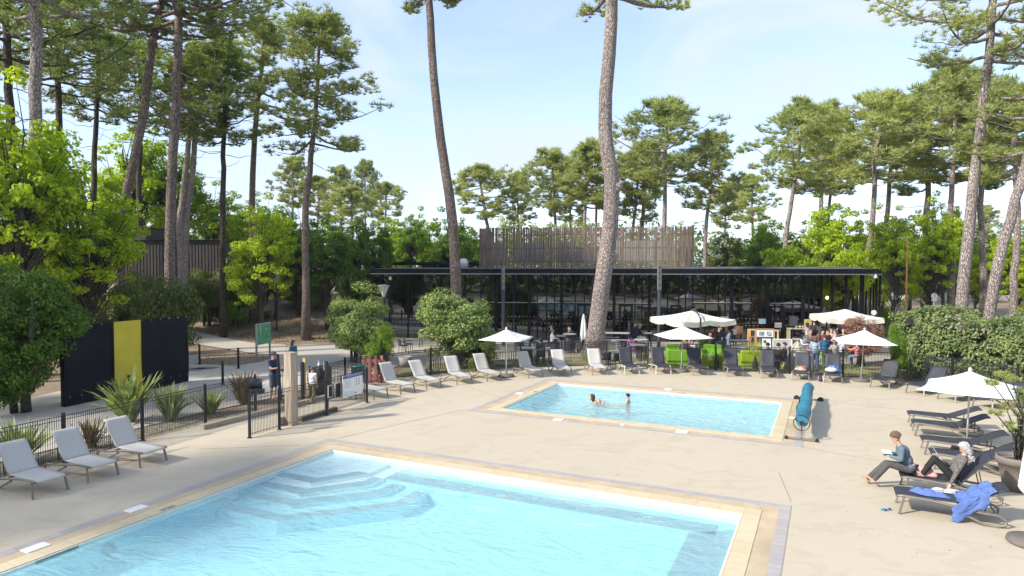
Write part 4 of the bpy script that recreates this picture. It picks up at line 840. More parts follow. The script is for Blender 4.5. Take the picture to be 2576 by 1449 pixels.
def heap(r, h, ex=1.0, seed=1):
    ph = [random.Random(seed).uniform(0, 6) for _ in range(6)]
    return lambda s, w: (lambda g, rr: (r * ex * rr * math.cos(g) * (1 + .18 * math.sin(3 * g + ph[0]) + .1 * math.sin(7 * g + ph[1])), r * .62 * rr * math.sin(g) * (1 + .15 * math.sin(4 * g + ph[2])), max(.004, h * (1 - rr ** 2.4) * (1 + .35 * math.sin(5 * g + ph[3]) * rr + .3 * math.sin(rr * 11 + ph[4])))))(2 * math.pi * s, w)
def heapat(name, label, cat, mat, base, x, y, z, r, h, ex, seed, rz=0.0): 
    b = Vector(base.location); an_ = base.rotation_euler.z; p = b + Vector((x * math.cos(an_) - y * math.sin(an_), x * math.sin(an_) + y * math.cos(an_), z)); return cloth(name, label, cat, mat, heap(r, h, ex, seed), 30, 10, p, an_ + rz, .006)
heapat('crumpled_shirt', 'crumpled blue garment lying on the seat of the nearest lounger', 'garment', m_blue, R6, .58, .03, .385, .24, .09, 1.5, 3, -.3)
m_shoe = M('cream_shoe', (.66, .60, .50), .7)
b6 = r6; 
for dx, dy, lb_ in ((.80, .23, 'left one of two cream slippers on the nearest lounger'), (1.02, .24, 'right one of two cream slippers, beside the hanging blue towel')):
    p = r6 + Vector((dx * math.cos(a6) - dy * math.sin(a6), dx * math.sin(a6) + dy * math.cos(a6), .40)); t = thing('slipper', lb_, 'shoe', p, a6 + .2, 'cream slippers')
    obj('upper', MB().ell((0, 0, .045), (.125, .05, .045), 14, 8), m_shoe, t, True); obj('sole', MB().ell((0, 0, .012), (.13, .052, .014), 14, 6), m_whitep, t, True)
R5 = RL[4]
heapat('pink_cloth', 'pink towel bundled on the lounger between the reading man and woman', 'towel', M('pink_cloth', (.62, .33, .32), .85, sc=10), R5, .50, .02, .385, .20, .17, 1.2, 5)
heapat('purple_cloth', 'small purple blue cloth behind the reading man on the lounger', 'towel', M('purple_cloth', (.10, .07, .40), .85, sc=10), R5, .34, .2, .385, .12, .15, 1.2, 6)
# towels on back row loungers
def lfind(txt): return [o for o in bpy.data.objects if o.get('label', '').startswith(txt)][0]
Ld6 = lfind('charcoal lounger with the red and white'); Ld7 = lfind('charcoal lounger with the blue towel')
heapat('red_white_towel', 'crumpled red and white towel on the seat of a charcoal lounger', 'towel', M('redwhite', (.75, .30, .22), .85, var=.9, sc=7), Ld6, .80, 0, .385, .30, .16, .85, 7, R(90))
heapat('blue_cloth', 'bright blue towel heaped behind the pale bag on a lounger', 'towel', M('bright_blue', (.03, .16, .50), .85, sc=10), Ld7, .88, -.06, .39, .30, .26, .9, 8, R(90))
b = Vector(Ld7.location); an_ = Ld7.rotation_euler.z; p = b + Vector((.66 * math.cos(an_), .66 * math.sin(an_), .39)); t = thing('pale_bag', 'slumped pale beach bag in front of the bright blue towel', 'bag', p + Vector((-.08, 0, 0)), an_ + R(90)); m_bag = M('pale_bag', (.60, .57, .52), .8, sc=8)
obj('bag_body', MB().ell((0, 0, .11), (.26, .13, .12), 16, 8), m_bag, t, True); obj('handle', MB().tube([(-.12, -.1, .18), (-.06, -.14, .27), (.06, -.14, .27), (.12, -.1, .18)], .012, 6), m_bag, t)
p = Ld7.location; q = P(2078, 971); heapat('dark_bag', 'small dark purple bag on the deck beside the lounger with the blue towel', 'bag', M('dark_bag', (.07, .03, .09), .8), Ld7, .35, .5, 0.0, .14, .26, 1.0, 11)
t = thing('swim_goggles', 'tiny blue and white goggles lying on the bare deck', 'goggles', P(2232, 1284, .005), .3); a = MB().ell((-.05, 0, .02), (.04, .03, .02)).ell((.06, 0, .025), (.035, .03, .025)); obj('lens', a, M('goggle_blue', (.04, .07, .28), .3), t, True); obj('strap', MB().tube([(-.09, 0, .01), (-.15, .05, .01), (0, .09, .01), (.12, .04, .01)], .012, 5), M('goggle_teal', (.2, .55, .6), .5), t)
# ================================================================== CAFÉ FURNITURE
m_dkch = M('dark_chair', (.035, .04, .05), .5, var=.1); m_barrel = M('black_barrel', (.03, .032, .036), .45, var=.3, sc=5, scale=(3, 3, .5)); m_hoop = M('barrel_hoop', (.06, .06, .065), .4, .5)
m_gtop = M('grey_tabletop', (.40, .40, .39), .4, var=.08); m_lime = M('lime_plastic', (.19, .42, .02), .45, var=.05, bmp=.02); m_limey = M('yellow_lime_plastic', (.36, .50, .015), .45, var=.05, bmp=.02)
m_mint = M('pale_mint_metal', (.62, .72, .58), .4, var=.03); m_pink = M('magenta_metal', (.50, .08, .38), .4, var=.03); m_ash = M('light_ash_wood', (.50, .40, .27), .6, var=.15, sc=2, scale=(1, 6, 6)); m_orw = M('tan_chair', (.50, .27, .10), .5, var=.08)
def P3(pt, d): q = PD(pt[0], pt[1], d); return Vector((q.x, q.y, 0.0))
def G(pt, z): return P(pt[0], pt[1], z) * 1.0         # point seen at height z
def flo(v): return Vector((v.x, v.y, 0))
def barrel(label, pos, top=True):
    t = thing('barrel_table', label, 'barrel', pos, 0, 'black barrels used as high tables')
    bb_ = obj('barrel', MB().lathe([(.25, 0), (.29, .12), (.335, .35), (.345, .47), (.335, .6), (.29, .82), (.25, .93), (0, .93)], 24), m_barrel, t, True); a = MB()
    for z, r in ((.07, .278), (.22, .318), (.34, .340), (.60, .340), (.72, .318), (.87, .278)): a.lathe([(r, z - .02), (r + .006, z - .018), (r + .006, z + .018), (r, z + .02)], 24)
    obj('hoops', a, m_hoop, bb_, True)
    if top: obj('table_top', MB().lathe([(.38, 1.10), (.40, 1.11), (.40, 1.135), (0, 1.14)], 26), m_gtop, t); obj('bracket', MB().tube([(.2, 0, .92), (.05, 0, 1.1)], .015, 5).tube([(-.2, 0, .92), (-.05, 0, 1.1)], .015, 5).tube([(0, .2, .92), (0, .05, 1.1)], .015, 5), m_black, t)
barrel('black barrel table left of the folded white umbrella', P3(ze(1062, 985), 38.9)); barrel('black barrel table right of the thick pine trunk behind a charcoal lounger', P3(za(140, 1160), 36.0)); barrel('black barrel in the shade between the pale and magenta stools', P3(ze(2265, 880), 41.2), False)
PC = {}
def chair(label, pos, rz, group='dark chairs on the terrace', mat=None):
    mat = mat or m_dkch; k = ('c', mat.name)
    if k in PC: return dup(PC[k], pos, rz, label, group)
    t = thing('terrace_chair', label, 'chair', pos, rz, group); obj('seat', MB().box((0, 0, .44), (.44, .46, .035)), mat, t, bevel=.01)
    obj('backrest', MB().grid(lambda s, w: (-.21 - .08 * w - .03 * math.sin(math.pi * s), (s - .5) * .44, .46 + .40 * w), 6, 6), mat, t, True).modifiers.new('s', 'SOLIDIFY').thickness = .02
    for x in (-.19, .19):
        for y in (-.2, .2): obj('leg', MB().bar((x, y, .43), (x * 1.15, y * 1.1, 0), .03, .03), mat, t)
    for y in (-.22, .22): obj('armrest', MB().tube([(-.25, y, .66), (.16, y, .66), (.19, y, .44)], .015, 5), mat, t)
    PC[k] = t; return t
def stool(label, pos, mat, seatmat=None, h=.76, rz=0, group='bar stools on the terrace'):
    t = thing('bar_stool', label, 'stool', pos, rz, group); obj('seat', MB().box((0, 0, h - .02), (.36, .36, .05)).box((-.16, 0, h + .05), (.03, .34, .1)), seatmat or mat, t, bevel=.012)
    for x in (-1, 1):
        for y in (-1, 1): obj('leg', MB().bar((x * .15, y * .15, h - .03), (x * .21, y * .21, 0), .03, .03), mat, t)
    obj('foot_ring', MB().box((.19, 0, .28), (.02, .38, .02)).box((-.19, 0, .28), (.02, .38, .02)).box((0, .19, .28), (.38, .02, .02)).box((0, -.19, .28), (.38, .02, .02)), mat, t); return t
def table(label, pos, rz, L_, W_, h, mat, group=None, bench=False, tm=None):
    t = thing('terrace_table', label, 'table', pos, rz, group); obj('table_top', MB().box((0, 0, h - .02), (L_, W_, .04)), mat, t, bevel=.006)
    for x in (-1, 1):
        for y in (-1, 1): obj('leg', MB().box((x * (L_ / 2 - .07), y * (W_ / 2 - .07), (h - .04) / 2), (.05 if not tm else .09, .05 if not tm else .09, h - .04)), tm or m_dkch, t)
    if bench:
        for y in (-1, 1): obj('bench', MB().box((0, y * (W_ / 2 + .25), h * .62), (L_, .25, .03)).box((-L_ / 2 + .1, y * (W_ / 2 + .25), h * .3), (.04, .2, h * .6)).box((L_ / 2 - .1, y * (W_ / 2 + .25), h * .3), (.04, .2, h * .6)), mat, t)
    return t
stool('pale mint bar stool right of the thick pine trunk', P3(ze(1990, 925), 38.6), m_mint, rz=.2); stool('magenta bar stool beside the seated blonde woman', P3(ze(2400, 900), 38.6), m_pink, rz=.1); stool('green topped bar stool under the seated blonde woman', P3(ze(2440, 850), 39.5), m_dkch, m_lime)
tg = 'grey tables on the left of the terrace'
table('grey picnic table with benches behind the thick pine trunk', flo(G(ze(2020, 555), 1.0)), R(-12), 1.9, .8, 1.0, m_gtop, tg, True)
table('grey high table behind the navy dressed pair', flo(G(za(200, 570), 1.0)), R(-8), 1.0, .7, 1.0, m_gtop, tg)
table('pale table where the boy in the black cap sits', flo(G(ze(330, 885), .75)), R(-6), 1.6, .8, .75, m_gtop, tg); table('pale table by the woman in the white sweater', flo(G(ze(860, 620), .75)), R(-6), .9, .8, .75, m_gtop, tg)
table('low grey table left of the big round shrub on the terrace', flo(G((1085, 843), .75)) , R(-6), 1.5, .8, .75, m_gtop, tg)
table('grey table under the first umbrella behind the lounger row', flo(G(ze(60, 700), .75)) + Vector((0, .5, 0)), R(-6), 1.0, .8, .75, m_gtop, tg)
table('grey bar table between the mint stool and the barrel', flo(G(za(60, 820), .9)), R(-6), .8, .8, .9, m_gtop, tg)
for pt, z, rz, lb_ in ((ze(170, 900), .85, 1.6, 'dark chair nearest the first umbrella pole'), (ze(450, 900), .85, 1.5, 'dark chair with its back to the fence in front of the boy in the cap'), (ze(750, 905), .85, 1.6, 'dark chair beside the black bag table, left of the barrel'), (ze(700, 640), .85, .2, 'dark chair under the woman in the white sweater'),
                       (ze(1270, 790), .6, 2.6, 'dark folding chair under the folded umbrella'), (ze(1240, 610), .85, 2.8, 'dark chair behind the barrel beside the glass'), (ze(1840, 955), .85, 1.6, 'dark chair touching the right side of the thick pine trunk'), (ze(2020, 1000), .8, 2.0, 'dark chair behind the first charcoal lounger'),
                       (ze(40, 690), .85, 1.2, 'dark chair under the left side of the first umbrella'), ((1015, 852), .85, .6, 'left one of two dark chairs at the low table by the shrub'), ((1027, 848), .85, .5, 'right one of two dark chairs at the low table by the shrub'), (ze(330, 620), .85, -.6, 'dark chair against the glass behind the boy in the cap'), (ze(560, 640), .85, .2, 'dark chair against the glass left of the seated pair')):
    chair(lb_, flo(G(pt, z)), rz)
# lime lounge seats
def lounge(label, pos, rz, w, mat, back=True):
    t = thing('lounge_seat', label, 'armchair', pos, rz, 'lime green moulded lounge seats'); obj('seat', MB().box((0, 0, .20), (.75, w, .40)), mat, t, bevel=.05)
    if back: obj('backrest', MB().box((-.36, 0, .52), (.16, w, .62)), mat, t, bevel=.06)
    for s in (-1, 1): obj('armrest', MB().box((0, s * (w / 2 - .05), .5), (.7, .13, .25)), mat, t, bevel=.04)
    return t
lounge('lime lounge seat behind the pole of the second white umbrella', P3(za(960, 1250), 34.3), R(80), 1.3, m_lime); lounge('lime lounge seat with high back behind the crouched person', P3(za(900, 1060), 36.0), R(-80), .9, m_lime)
lounge('lime lounge seat under the laughing man in black', P3(za(1680, 1150), 35.8), R(-110), 1.0, m_lime); lounge('low yellow lime block seat between the third and fourth charcoal loungers', P3(za(1690, 1330), 33.5), R(90), .9, m_limey, False)
lounge('yellow lime lounge seat behind the small palm', P3(zb(420, 1250), 34.0), R(88), 1.5, m_limey); lounge('yellow lime seat beside the beige canvas dome', P3(zb(960, 1330), 33.6), R(88), 1.0, m_limey)
lounge('small lime seat farther back between the two umbrella poles', P3(za(1530, 1040), 38.0), R(-90), .6, m_lime); lounge('lime seat half hidden behind the white bar table', P3(za(1850, 1000), 37.5), R(-90), .7, m_lime)
t = thing('bar_table', 'tall white round bar table beside the boy in the grey hoodie', 'table', flo(G(za(1890, 590), 1.1))); obj('table_top', MB().lathe([(.33, 1.07), (.35, 1.08), (.35, 1.10), (0, 1.105)], 24), m_whitep, t, True); obj('table_stem', MB().lathe([(.24, 0), (.22, .02), (.16, .35), (.09, .7), (.10, 1.07)], 20), m_whitep, t, True)
t = thing('side_table', 'small white side table by the seated man in black', 'table', flo(G(za(1480, 745), .7))); obj('table_top', MB().box((0, 0, .7), (.7, .5, .04)), m_whitep, t); obj('leg', MB().box((0, 0, .34), (.08, .08, .68)), m_whitep, t)
table('grey table between the grey hoodie boy and the tan chairs', flo(G(zb(110, 725), .75)), R(-5), 1.3, .7, .75, m_gtop, 'grey tables on the right of the terrace')
def tallchair(label, pos, rz):
    t = thing('tall_chair', label, 'chair', pos, rz, 'tan wooden bar chairs'); obj('seat', MB().box((0, 0, .74), (.44, .42, .05)), m_orw, t, bevel=.01); obj('backrest', MB().box((-.22, 0, .97), (.03, .42, .48)), m_orw, t, bevel=.01)
    for x in (-1, 1):
        for y in (-1, 1): obj('leg', MB().bar((x * .18, y * .17, .74), (x * .23, y * .2, 0), .045, .04), m_orw, t)
tallchair('tan wooden bar chair facing the pale high table, nearer one', flo(G(zb(420, 650), .74)), .1); tallchair('tan wooden bar chair partly hidden behind the nearer tan chair', flo(G(zb(330, 600), .74)) + Vector((-.3, .8, 0)), 1.2)
table('pale ash high table behind the menu easel', flo(G(zb(650, 500), 1.1)), R(-25), 1.9, .75, 1.1, m_ash, 'pale ash high tables', False, m_ash); table('pale ash high table with bottles beside the crowd', flo(G(zb(1440, 470), 1.1)), R(-10), 1.5, .7, 1.1, m_ash, 'pale ash high tables', False, m_ash)
bq = flo(G(zb(1440, 465), 1.1)); m_bot = M('dark_bottle', (.02, .03, .02), .15, var=0, bmp=0)
for k, (dx, dy) in enumerate(((-.22, 0), (-.1, .08), (0, -.05), (.1, .06), (.22, 0))):
    t = thing('wine_bottle', '%s dark bottle from the left on the pale high table beside the crowd' % ORD[k], 'bottle', (bq.x + dx, bq.y + dy, 1.1), 0, 'bottles on the high table'); obj('glass', MB().lathe([(.038, 0), (.038, .2), (.015, .26), (.015, .31), (0, .31)], 10), m_bot, t, True); obj('paper_label', MB().lathe([(.0395, .05), (.0395, .15)], 10), m_signw, t)
# menu boards
q = P3(zb(700, 1010), 36.5); t = thing('menu_easel', 'tall tan framed menu easel with photographs on dark board', 'menu board', q, R(-8)); w, h = .98, 1.62
obj('frame', MB().bar((-w / 2, 0, 0), (-w / 2, .25, h), .07, .04).bar((w / 2, 0, 0), (w / 2, .25, h), .07, .04).bar((-w / 2, .25, h), (w / 2, .25, h), .04, .07).bar((w / 2, .7, 0), (w / 2, .25, h), .07, .04).bar((-w / 2, .7, 0), (-w / 2, .25, h), .07, .04), m_orw, t)
def tilt(x0, x1, z0, z1, off): return MB().grid(lambda s, v_: (x0 + (x1 - x0) * s, (z0 + (z1 - z0) * v_) * .25 / h - off, z0 + (z1 - z0) * v_), 1, 1)
obj('board', tilt(-w / 2, w / 2, .35, h, .0), M('slate', (.05, .055, .07), .6), t).modifiers.new('s', 'SOLIDIFY').thickness = .02
obj('poster', tilt(-w / 2 + .05, w / 2 - .05, 1.2, 1.56, .03), m_signw, t); obj('poster', tilt(-.16, .30, .4, 1.1, .03), m_signw, t)
obj('photo', tilt(-.34, -.03, 1.24, 1.5, .035), M('photo_grey', (.30, .34, .38), .5, var=.6, sc=9), t); obj('photo', tilt(.1, .36, 1.24, 1.5, .035), M('photo_grey', (.30, .34, .38), .5), t); obj('photo', tilt(-.1, .06, .85, 1.02, .035), m_mark, t)
a = MB()
for k in range(5): a.grid(lambda s, v_, k=k: (-.1 + .3 * s, (.75 - k * .07 + .015 * v_) * .25 / h - .036, .75 - k * .07 + .015 * v_), 1, 1)
obj('text_lines', a, m_mark, t)
q = P3(zb(1060, 1080), 35.2); t = thing('white_board', 'white framed notice board right of the tan menu easel', 'menu board', q, R(-10)); obj('frame', MB().box((-.48, 0, .62), (.05, .04, 1.24)).box((.48, 0, .62), (.05, .04, 1.24)).box((0, 0, 1.22), (1.0, .04, .05)).box((0, 0, .3), (1.0, .04, .05)), m_whitep, t); obj('board', MB().box((0, .01, .76), (.92, .02, .9)), M('pale_grey_board', (.50, .51, .50), .5), t)
a = MB()
for k in range(9): a.box((-.05 * (k % 2), -.004, 1.1 - k * .08), (.78 - .1 * (k % 3), .008, .018))
obj('text_lines', a, M('text_grey', (.4, .4, .4), .6), t)
# speaker on stand
q = P3(zb(1290, 700), 40.5); t = thing('loudspeaker_stand', 'thin tripod stand under the black loudspeaker', 'stand', q); obj('pole', MB().tube([(0, 0, .5), (0, 0, 1.45)], .02, 6), m_black, t)
for g in (0, 2.1, 4.2): obj('leg', MB().tube([(0, 0, .7), (.45 * math.cos(g), .45 * math.sin(g), 0)], .014, 5), m_black, t)
t = thing('loudspeaker', 'black loudspeaker box on a stand against the dark glass', 'speaker', q + Vector((0, 0, 1.45)), R(-6)); obj('cabinet', MB().prism([(-.24, -.2), (.24, -.2), (.18, .2), (-.18, .2)], 0, .62), M('speaker_black', (.02, .022, .03), .6), t, bevel=.02); obj('grille', MB().box((0, -.205, .31), (.42, .01, .56)), M('speaker_grille', (.05, .055, .07), .7), t)
q = P3(zb(1620, 430), 42.0); z_ = PD(*zb(1620, 400), 42).z; solo('yellow_poster', MB().box((0, 0, 0), (.48, .03, .75)), M('yellow_poster', (.60, .48, .16), .6, var=.3), 'yellow ochre poster panel behind the ponytailed figure', 'poster', (q.x, q.y, z_))
# beige canvas dome
q = P3(zb(1385, 1400), 32.9); t = thing('canvas_dome', 'beige canvas dome with a pointed top behind the lounger with the red and white towel', 'tent', q, .3)
def dome(s, w):
    g = 2 * math.pi * s; th = w * math.pi / 2; seg = 1 - .05 * abs(math.sin(3 * g)); return (.74 * math.cos(th) ** .8 * math.cos(g) * seg, .74 * math.cos(th) ** .8 * math.sin(g) * seg, 1.12 * math.sin(th) + .30 * max(0, w - .78) / .22)
obj('canvas', MB().grid(dome, 48, 18), M('beige_canvas', (.46, .40, .29), .85, var=.2, sc=2.5, bmp=.2), t, True); a = MB()
for k in range(3): g0 = k * math.pi / 3 + .26; a.tube([Vector(dome(g0 / (2 * math.pi) % 1, w)) * 1.012 for w in np.linspace(0, 1, 12)], .012, 5); a.tube([Vector(dome((g0 / (2 * math.pi) + .5) % 1, w)) * 1.012 for w in np.linspace(0, 1, 12)], .012, 5)
obj('seams', a, M('seam_dark', (.12, .10, .07), .8), t)
solo('box_planter', MB().box((0, 0, .22), (1.0, .35, .44)).box((0, 0, .45), (1.04, .39, .04)), M('white_planter', (.62, .61, .58), .7), 'long white planter box on the terrace behind the boy in the cap', 'planter', flo(G(ze(570, 770), .4)), R(-5))
t = thing('round_planter', 'pale concrete planter behind the second pale lounger of the back row', 'planter', P(1020, 921)); obj('planter_body', MB().lathe([(.28, 0), (.36, .5), (.33, .5), (.3, .42), (0, .42)], 20), M('pale_planter', (.46, .43, .40), .8), t, True)
# long crowded table
table('long table hidden among the seated crowd', flo(G(zc(180, 740), .9)) + Vector((0, .6, 0)), R(-15), 3.4, .8, .9, m_gtop, 'grey tables on the right of the terrace')
# ================================================================== PEOPLE
m_skin = M('skin', (.58, .34, .23), .5, var=.06, sc=9, bmp=.02); m_eye = M('eye_dark', (.03, .02, .02), .3, var=0, bmp=0); m_lip = M('lips', (.42, .14, .12), .5, var=0, bmp=0)
def cloth_m(c): return M('cloth_%02d_%02d_%02d' % tuple(int(x * 99) for x in c), c, .85, var=.14, sc=9, bmp=.25)
def cone(mb, a, b, ra, rb, n=10):
    a = Vector(a); b = Vector(b); mb.ell(a, (ra,) * 3, n, 6); mb.ell(b, (rb,) * 3, n, 6); mb.tube([a, b], [ra, rb], n)
def person(label, pos, rz, H=1.75, pose='stand', arms=('down', 'down'), top=(.3, .3, .3), bot=(.1, .1, .12), hair=(.05, .03, .02), hl=0.1, sleeves=True, shorts=False, cap=None, shoes=(.1, .1, .1), seat=.45, lean=0.0, headyaw=0.0, headpitch=0.0, vox=.022, J=None, female=False, bare=False, swim=None, group=None, hood=False, curls=False, topmat=None):
    s = H / 1.75; t = thing('person', label, 'person', pos, rz, group)
    V3 = lambda *a: Vector(a)
    hz = {'stand': .93, 'walk': .91, 'sit': seat / s + .10}[pose] if J is None else J['hip'].z
    hip = V3(0, 0, hz) if J is None else J['hip']
    sp = V3(math.sin(lean), 0, math.cos(lean)); chest = hip + sp * .36; neck = hip + sp * .55; sh = hip + sp * .49
    hd = neck + V3(math.sin(lean * .5 + headpitch * .3) * .13 + .02, 0, .15)
    shw = .165 if female else .19
    if pose == 'stand': legs = [[(0, .09, hz), (.02, .10, .49), (-.01, .11, .08)], [(0, -.09, hz), (.02, -.10, .49), (-.01, -.11, .08)]]
    elif pose == 'walk': legs = [[(0, .08, hz), (.17, .09, .49), (.22, .10, .08)], [(0, -.08, hz), (.02, -.09, .47), (-.30, -.10, .14)]]
    else:
        kz = min(seat / s + .07, .52 if seat < .6 else seat / s); legs = [[(0, .09, hz), (.42, .14, kz), (.40 if seat < .6 else .34, .13, max(.08, kz - .42))], [(0, -.09, hz), (.42, -.12, kz), (.44 if seat < .6 else .36, -.12, max(.08, kz - .42))]]
    if J is not None and 'legs' in J: legs = J['legs']
    legs = [[Vector(q) for q in l] for l in legs]
    ar = []
    for sd, kind in ((1, arms[0]), (-1, arms[1])):
        so_ = sh + V3(0, sd * shw, 0)
        if not isinstance(kind, str): e_, w_ = [Vector(q) for q in kind]
        elif kind == 'down': e_ = so_ + V3(-.02, sd * .05, -.29); w_ = e_ + V3(.07, -sd * .01, -.25)
        elif kind == 'fwd': e_ = so_ + V3(.10, sd * .05, -.26); w_ = e_ + V3(.22, -sd * .13, .03)
        elif kind == 'reach': e_ = so_ + V3(.22, sd * .03, -.17); w_ = e_ + V3(.24, -sd * .02, .08)
        elif kind == 'up': e_ = so_ + V3(.14, sd * .10, -.14); w_ = hd + V3(.12, sd * .08, -.02)
        elif kind == 'table': e_ = so_ + V3(.14, sd * .06, -.24); w_ = e_ + V3(.20, -sd * .20, -.02)
        ar.append((so_, e_, w_))
    b = MB()
    # torso, neck, head
    b.ell(hip + V3(0, 0, .02), (.115, .165, .13), 14, 10); b.ell(hip + sp * .17, (.105, .140 if not female else .125, .15), 14, 10); b.ell(chest, (.118, .165 if not female else .145, .18), 14, 10)
    cone(b, sh + V3(0, shw * .85, 0), sh + V3(0, -shw * .85, 0), .062, .062); cone(b, neck - sp * .05, hd - V3(.015, 0, .05), .058, .054)
    Mh = (Matrix.Rotation(headyaw, 3, 'Z') @ Matrix.Rotation(headpitch, 3, 'Y'))
    def hp(x, y, z): return hd + Mh @ V3(x, y, z)
    b.ell(hp(0, 0, .035), (.098, .078, .098), 16, 12, Mh); b.ell(hp(.028, 0, -.035), (.066, .058, .075), 14, 10, Mh); b.ell(hp(.06, 0, -.085), (.028, .03, .022), 10, 8, Mh)
    b.ell(hp(.100, 0, -.012), (.020, .014, .026), 8, 6, Mh)
    for sd in (1, -1): b.ell(hp(0, sd * .078, -.005), (.018, .012, .03), 8, 6, Mh)
    for l in legs:
        cone(b, l[0], l[1], .088 if not female else .082, .056); cone(b, l[1], l[2], .055, .037)
        sh_d = (l[2] - l[1]).normalized(); fwd = V3(1, 0, 0); fwd = (fwd - sh_d * fwd.dot(sh_d)); fwd = fwd.normalized() if fwd.length > .1 else V3(0, 0, 1)
        ft = l[2] + sh_d * .035; cone(b, ft - fwd * .03, ft + fwd * .15, .038, .028)
    for so_, e_, w_ in ar: cone(b, so_, e_, .052, .040); cone(b, e_, w_, .039, .027)
    for so_, e_, w_ in ar:
        dr = (w_ - e_).normalized(); side = dr.cross(V3(0, 0, 1)); side = side.normalized() if side.length > .1 else V3(0, 1, 0); up = side.cross(dr)
        R3 = Matrix((dr, side, up)).transposed(); b.ell(w_ + dr * .055, (.055, .04, .018), 10, 8, R3)
    if s != 1: b.v = [(x * s, y * s, z * s) for x, y, z in b.v]
    me = remeshed(b, vox)
    ex = MB()                                  # fingers, eyes and mouth join the body mesh
    for (so_, e_, w_), sd in zip(ar, (1, -1)):
        dr = (w_ - e_).normalized(); side = dr.cross(V3(0, 0, 1)); side = side.normalized() if side.length > .1 else V3(0, 1, 0); up = side.cross(dr)
        if up.z > 0: up = -up
        for k, ln in enumerate((.068, .078, .072, .056)):
            f0 = w_ + dr * .09 + side * (k - 1.5) * .019; ex.tube([f0 * s, (f0 + dr * ln * .45 + up * .004) * s, (f0 + dr * ln * .8 + up * .022) * s, (f0 + dr * ln * .9 + up * .042) * s], [.0095 * s, .009 * s, .008 * s, .006 * s], 6)
        th = w_ + dr * .035 + side * sd * .035; ex.tube([(th - side * sd * .01) * s, (th + side * sd * .022 + dr * .03 + up * .01) * s, (th + side * sd * .02 + dr * .06 + up * .02) * s], [.012 * s, .010 * s, .008 * s], 6)
    ex.cur = 1
    for sd in (1, -1): ex.ell(hp(.085, sd * .031, .02) * s, (.010 * s, .012 * s, .007 * s), 8, 6)
    ex.cur = 2; ex.ell(hp(.088, 0, -.058) * s, (.010 * s, .022 * s, .006 * s), 8, 6)
    bm = bmesh.new(); bm.from_mesh(me); me2 = ex.mesh('x', True); bm.from_mesh(me2); nm = bpy.data.meshes.new('body'); bm.to_mesh(nm); bm.free()
    # clear seams on material ids of the remeshed part
    body = obj('body', nm, (m_skin, m_eye, m_lip), t)
    def sc(mb): mb.v = [(x * s, y * s, z * s) for x, y, z in mb.v]; return remeshed(mb, vox)
    if not bare:
        c = MB(); c.ell(hip + sp * .04, (.130, .178, .10), 14, 8); c.ell(hip + sp * .17, (.124, .160, .16), 14, 10); c.ell(chest, (.138, .185 if not female else .165, .185), 14, 10); cone(c, sh + V3(0, shw * .9, -.01), sh + V3(0, -shw * .9, -.01), .078, .078)
        for so_, e_, w_ in ar:
            if sleeves: cone(c, so_, e_, .070, .056); cone(c, e_, e_.lerp(w_, .93), .055, .040)
            elif sleeves is not None: cone(c, so_, so_.lerp(e_, .55), .070, .060)
        if hood: c.ell(neck + V3(-.05, 0, .0), (.09, .11, .06), 12, 8)
        obj('top', sc(c), topmat or cloth_m(top), t)
    c = MB()
    if swim: c.ell(hip + V3(0, 0, .0), (.13, .178, .10), 14, 10); obj('swimwear', sc(c), cloth_m(swim), t)
    else:
        c.ell(hip, (.132, .178, .12), 14, 10)
        for l in legs:
            if shorts: cone(c, l[0], l[0].lerp(l[1], .97), .108, .090)
            else: cone(c, l[0], l[1], .104, .075); cone(c, l[1], l[1].lerp(l[2], .93), .073, .062)
        obj('shorts' if shorts else 'trousers', sc(c), cloth_m(bot), t)
        if shoes:
            c = MB()
            for l in legs:
                sh_d = (l[2] - l[1]).normalized(); fwd = V3(1, 0, 0); fwd = (fwd - sh_d * fwd.dot(sh_d)); fwd = fwd.normalized() if fwd.length > .1 else V3(0, 0, 1); ft = l[2] + sh_d * .035; cone(c, ft - fwd * .04, ft + fwd * .16, .050, .038)
            obj('shoes', sc(c), cloth_m(shoes), t)
    # hair: shell over the skull, falling to the wanted length
    c = MB()
    def hair_(u_, w):
        g = 2 * math.pi * u_; front = max(0, math.cos(g)); th = w * (1.75 - .62 * front ** .7 if hl < .15 else 1.85 - .80 * front ** .7); rr = 1.06 + .035 * math.sin(g * 9 + w * 7) + .02 * math.sin(g * 17)
        x, y, z = -.008 + .104 * rr * math.sin(th) * math.cos(g), .086 * rr * math.sin(th) * math.sin(g), .040 + .104 * rr * math.cos(th)
        if w > .8 and hl >= .12: z -= (w - .8) / .2 * (hl - .08) * (1 - front); x -= (w - .8) / .2 * .02
        return hp(x, y, z) * s
    c.grid(hair_, 30, 12); h_ = obj('hair', c, cloth_m(hair), t, True); h_.modifiers.new('s', 'SOLIDIFY').thickness = .012
    if curls:
        c = MB(); rn = random.Random(len(label)); nn = 150 if hl < .15 else 260
        for k in range(nn):
            g = rn.uniform(0, 6.283); th = rn.random() ** .7 * (1.75 - .75 * max(0, math.cos(g)) ** .6); q_ = hp(-.008 + .108 * math.sin(th) * math.cos(g), .092 * math.sin(th) * math.sin(g), .045 + .108 * math.cos(th)); 
            if hl > .15 and k % 2: q_ = hp(-.03 - .05 * rn.random() + .03 * math.cos(g), .105 * math.sin(g) * rn.uniform(.7, 1.1), .02 - rn.random() * hl * 1.25)
            r_ = rn.uniform(.013, .026); c.ell(q_ * s, (r_, r_, r_ * rn.uniform(.8, 1.4)), 6, 4)
        obj('curls', c, cloth_m(tuple(min(1, x * 1.25) for x in hair)), h_, True)
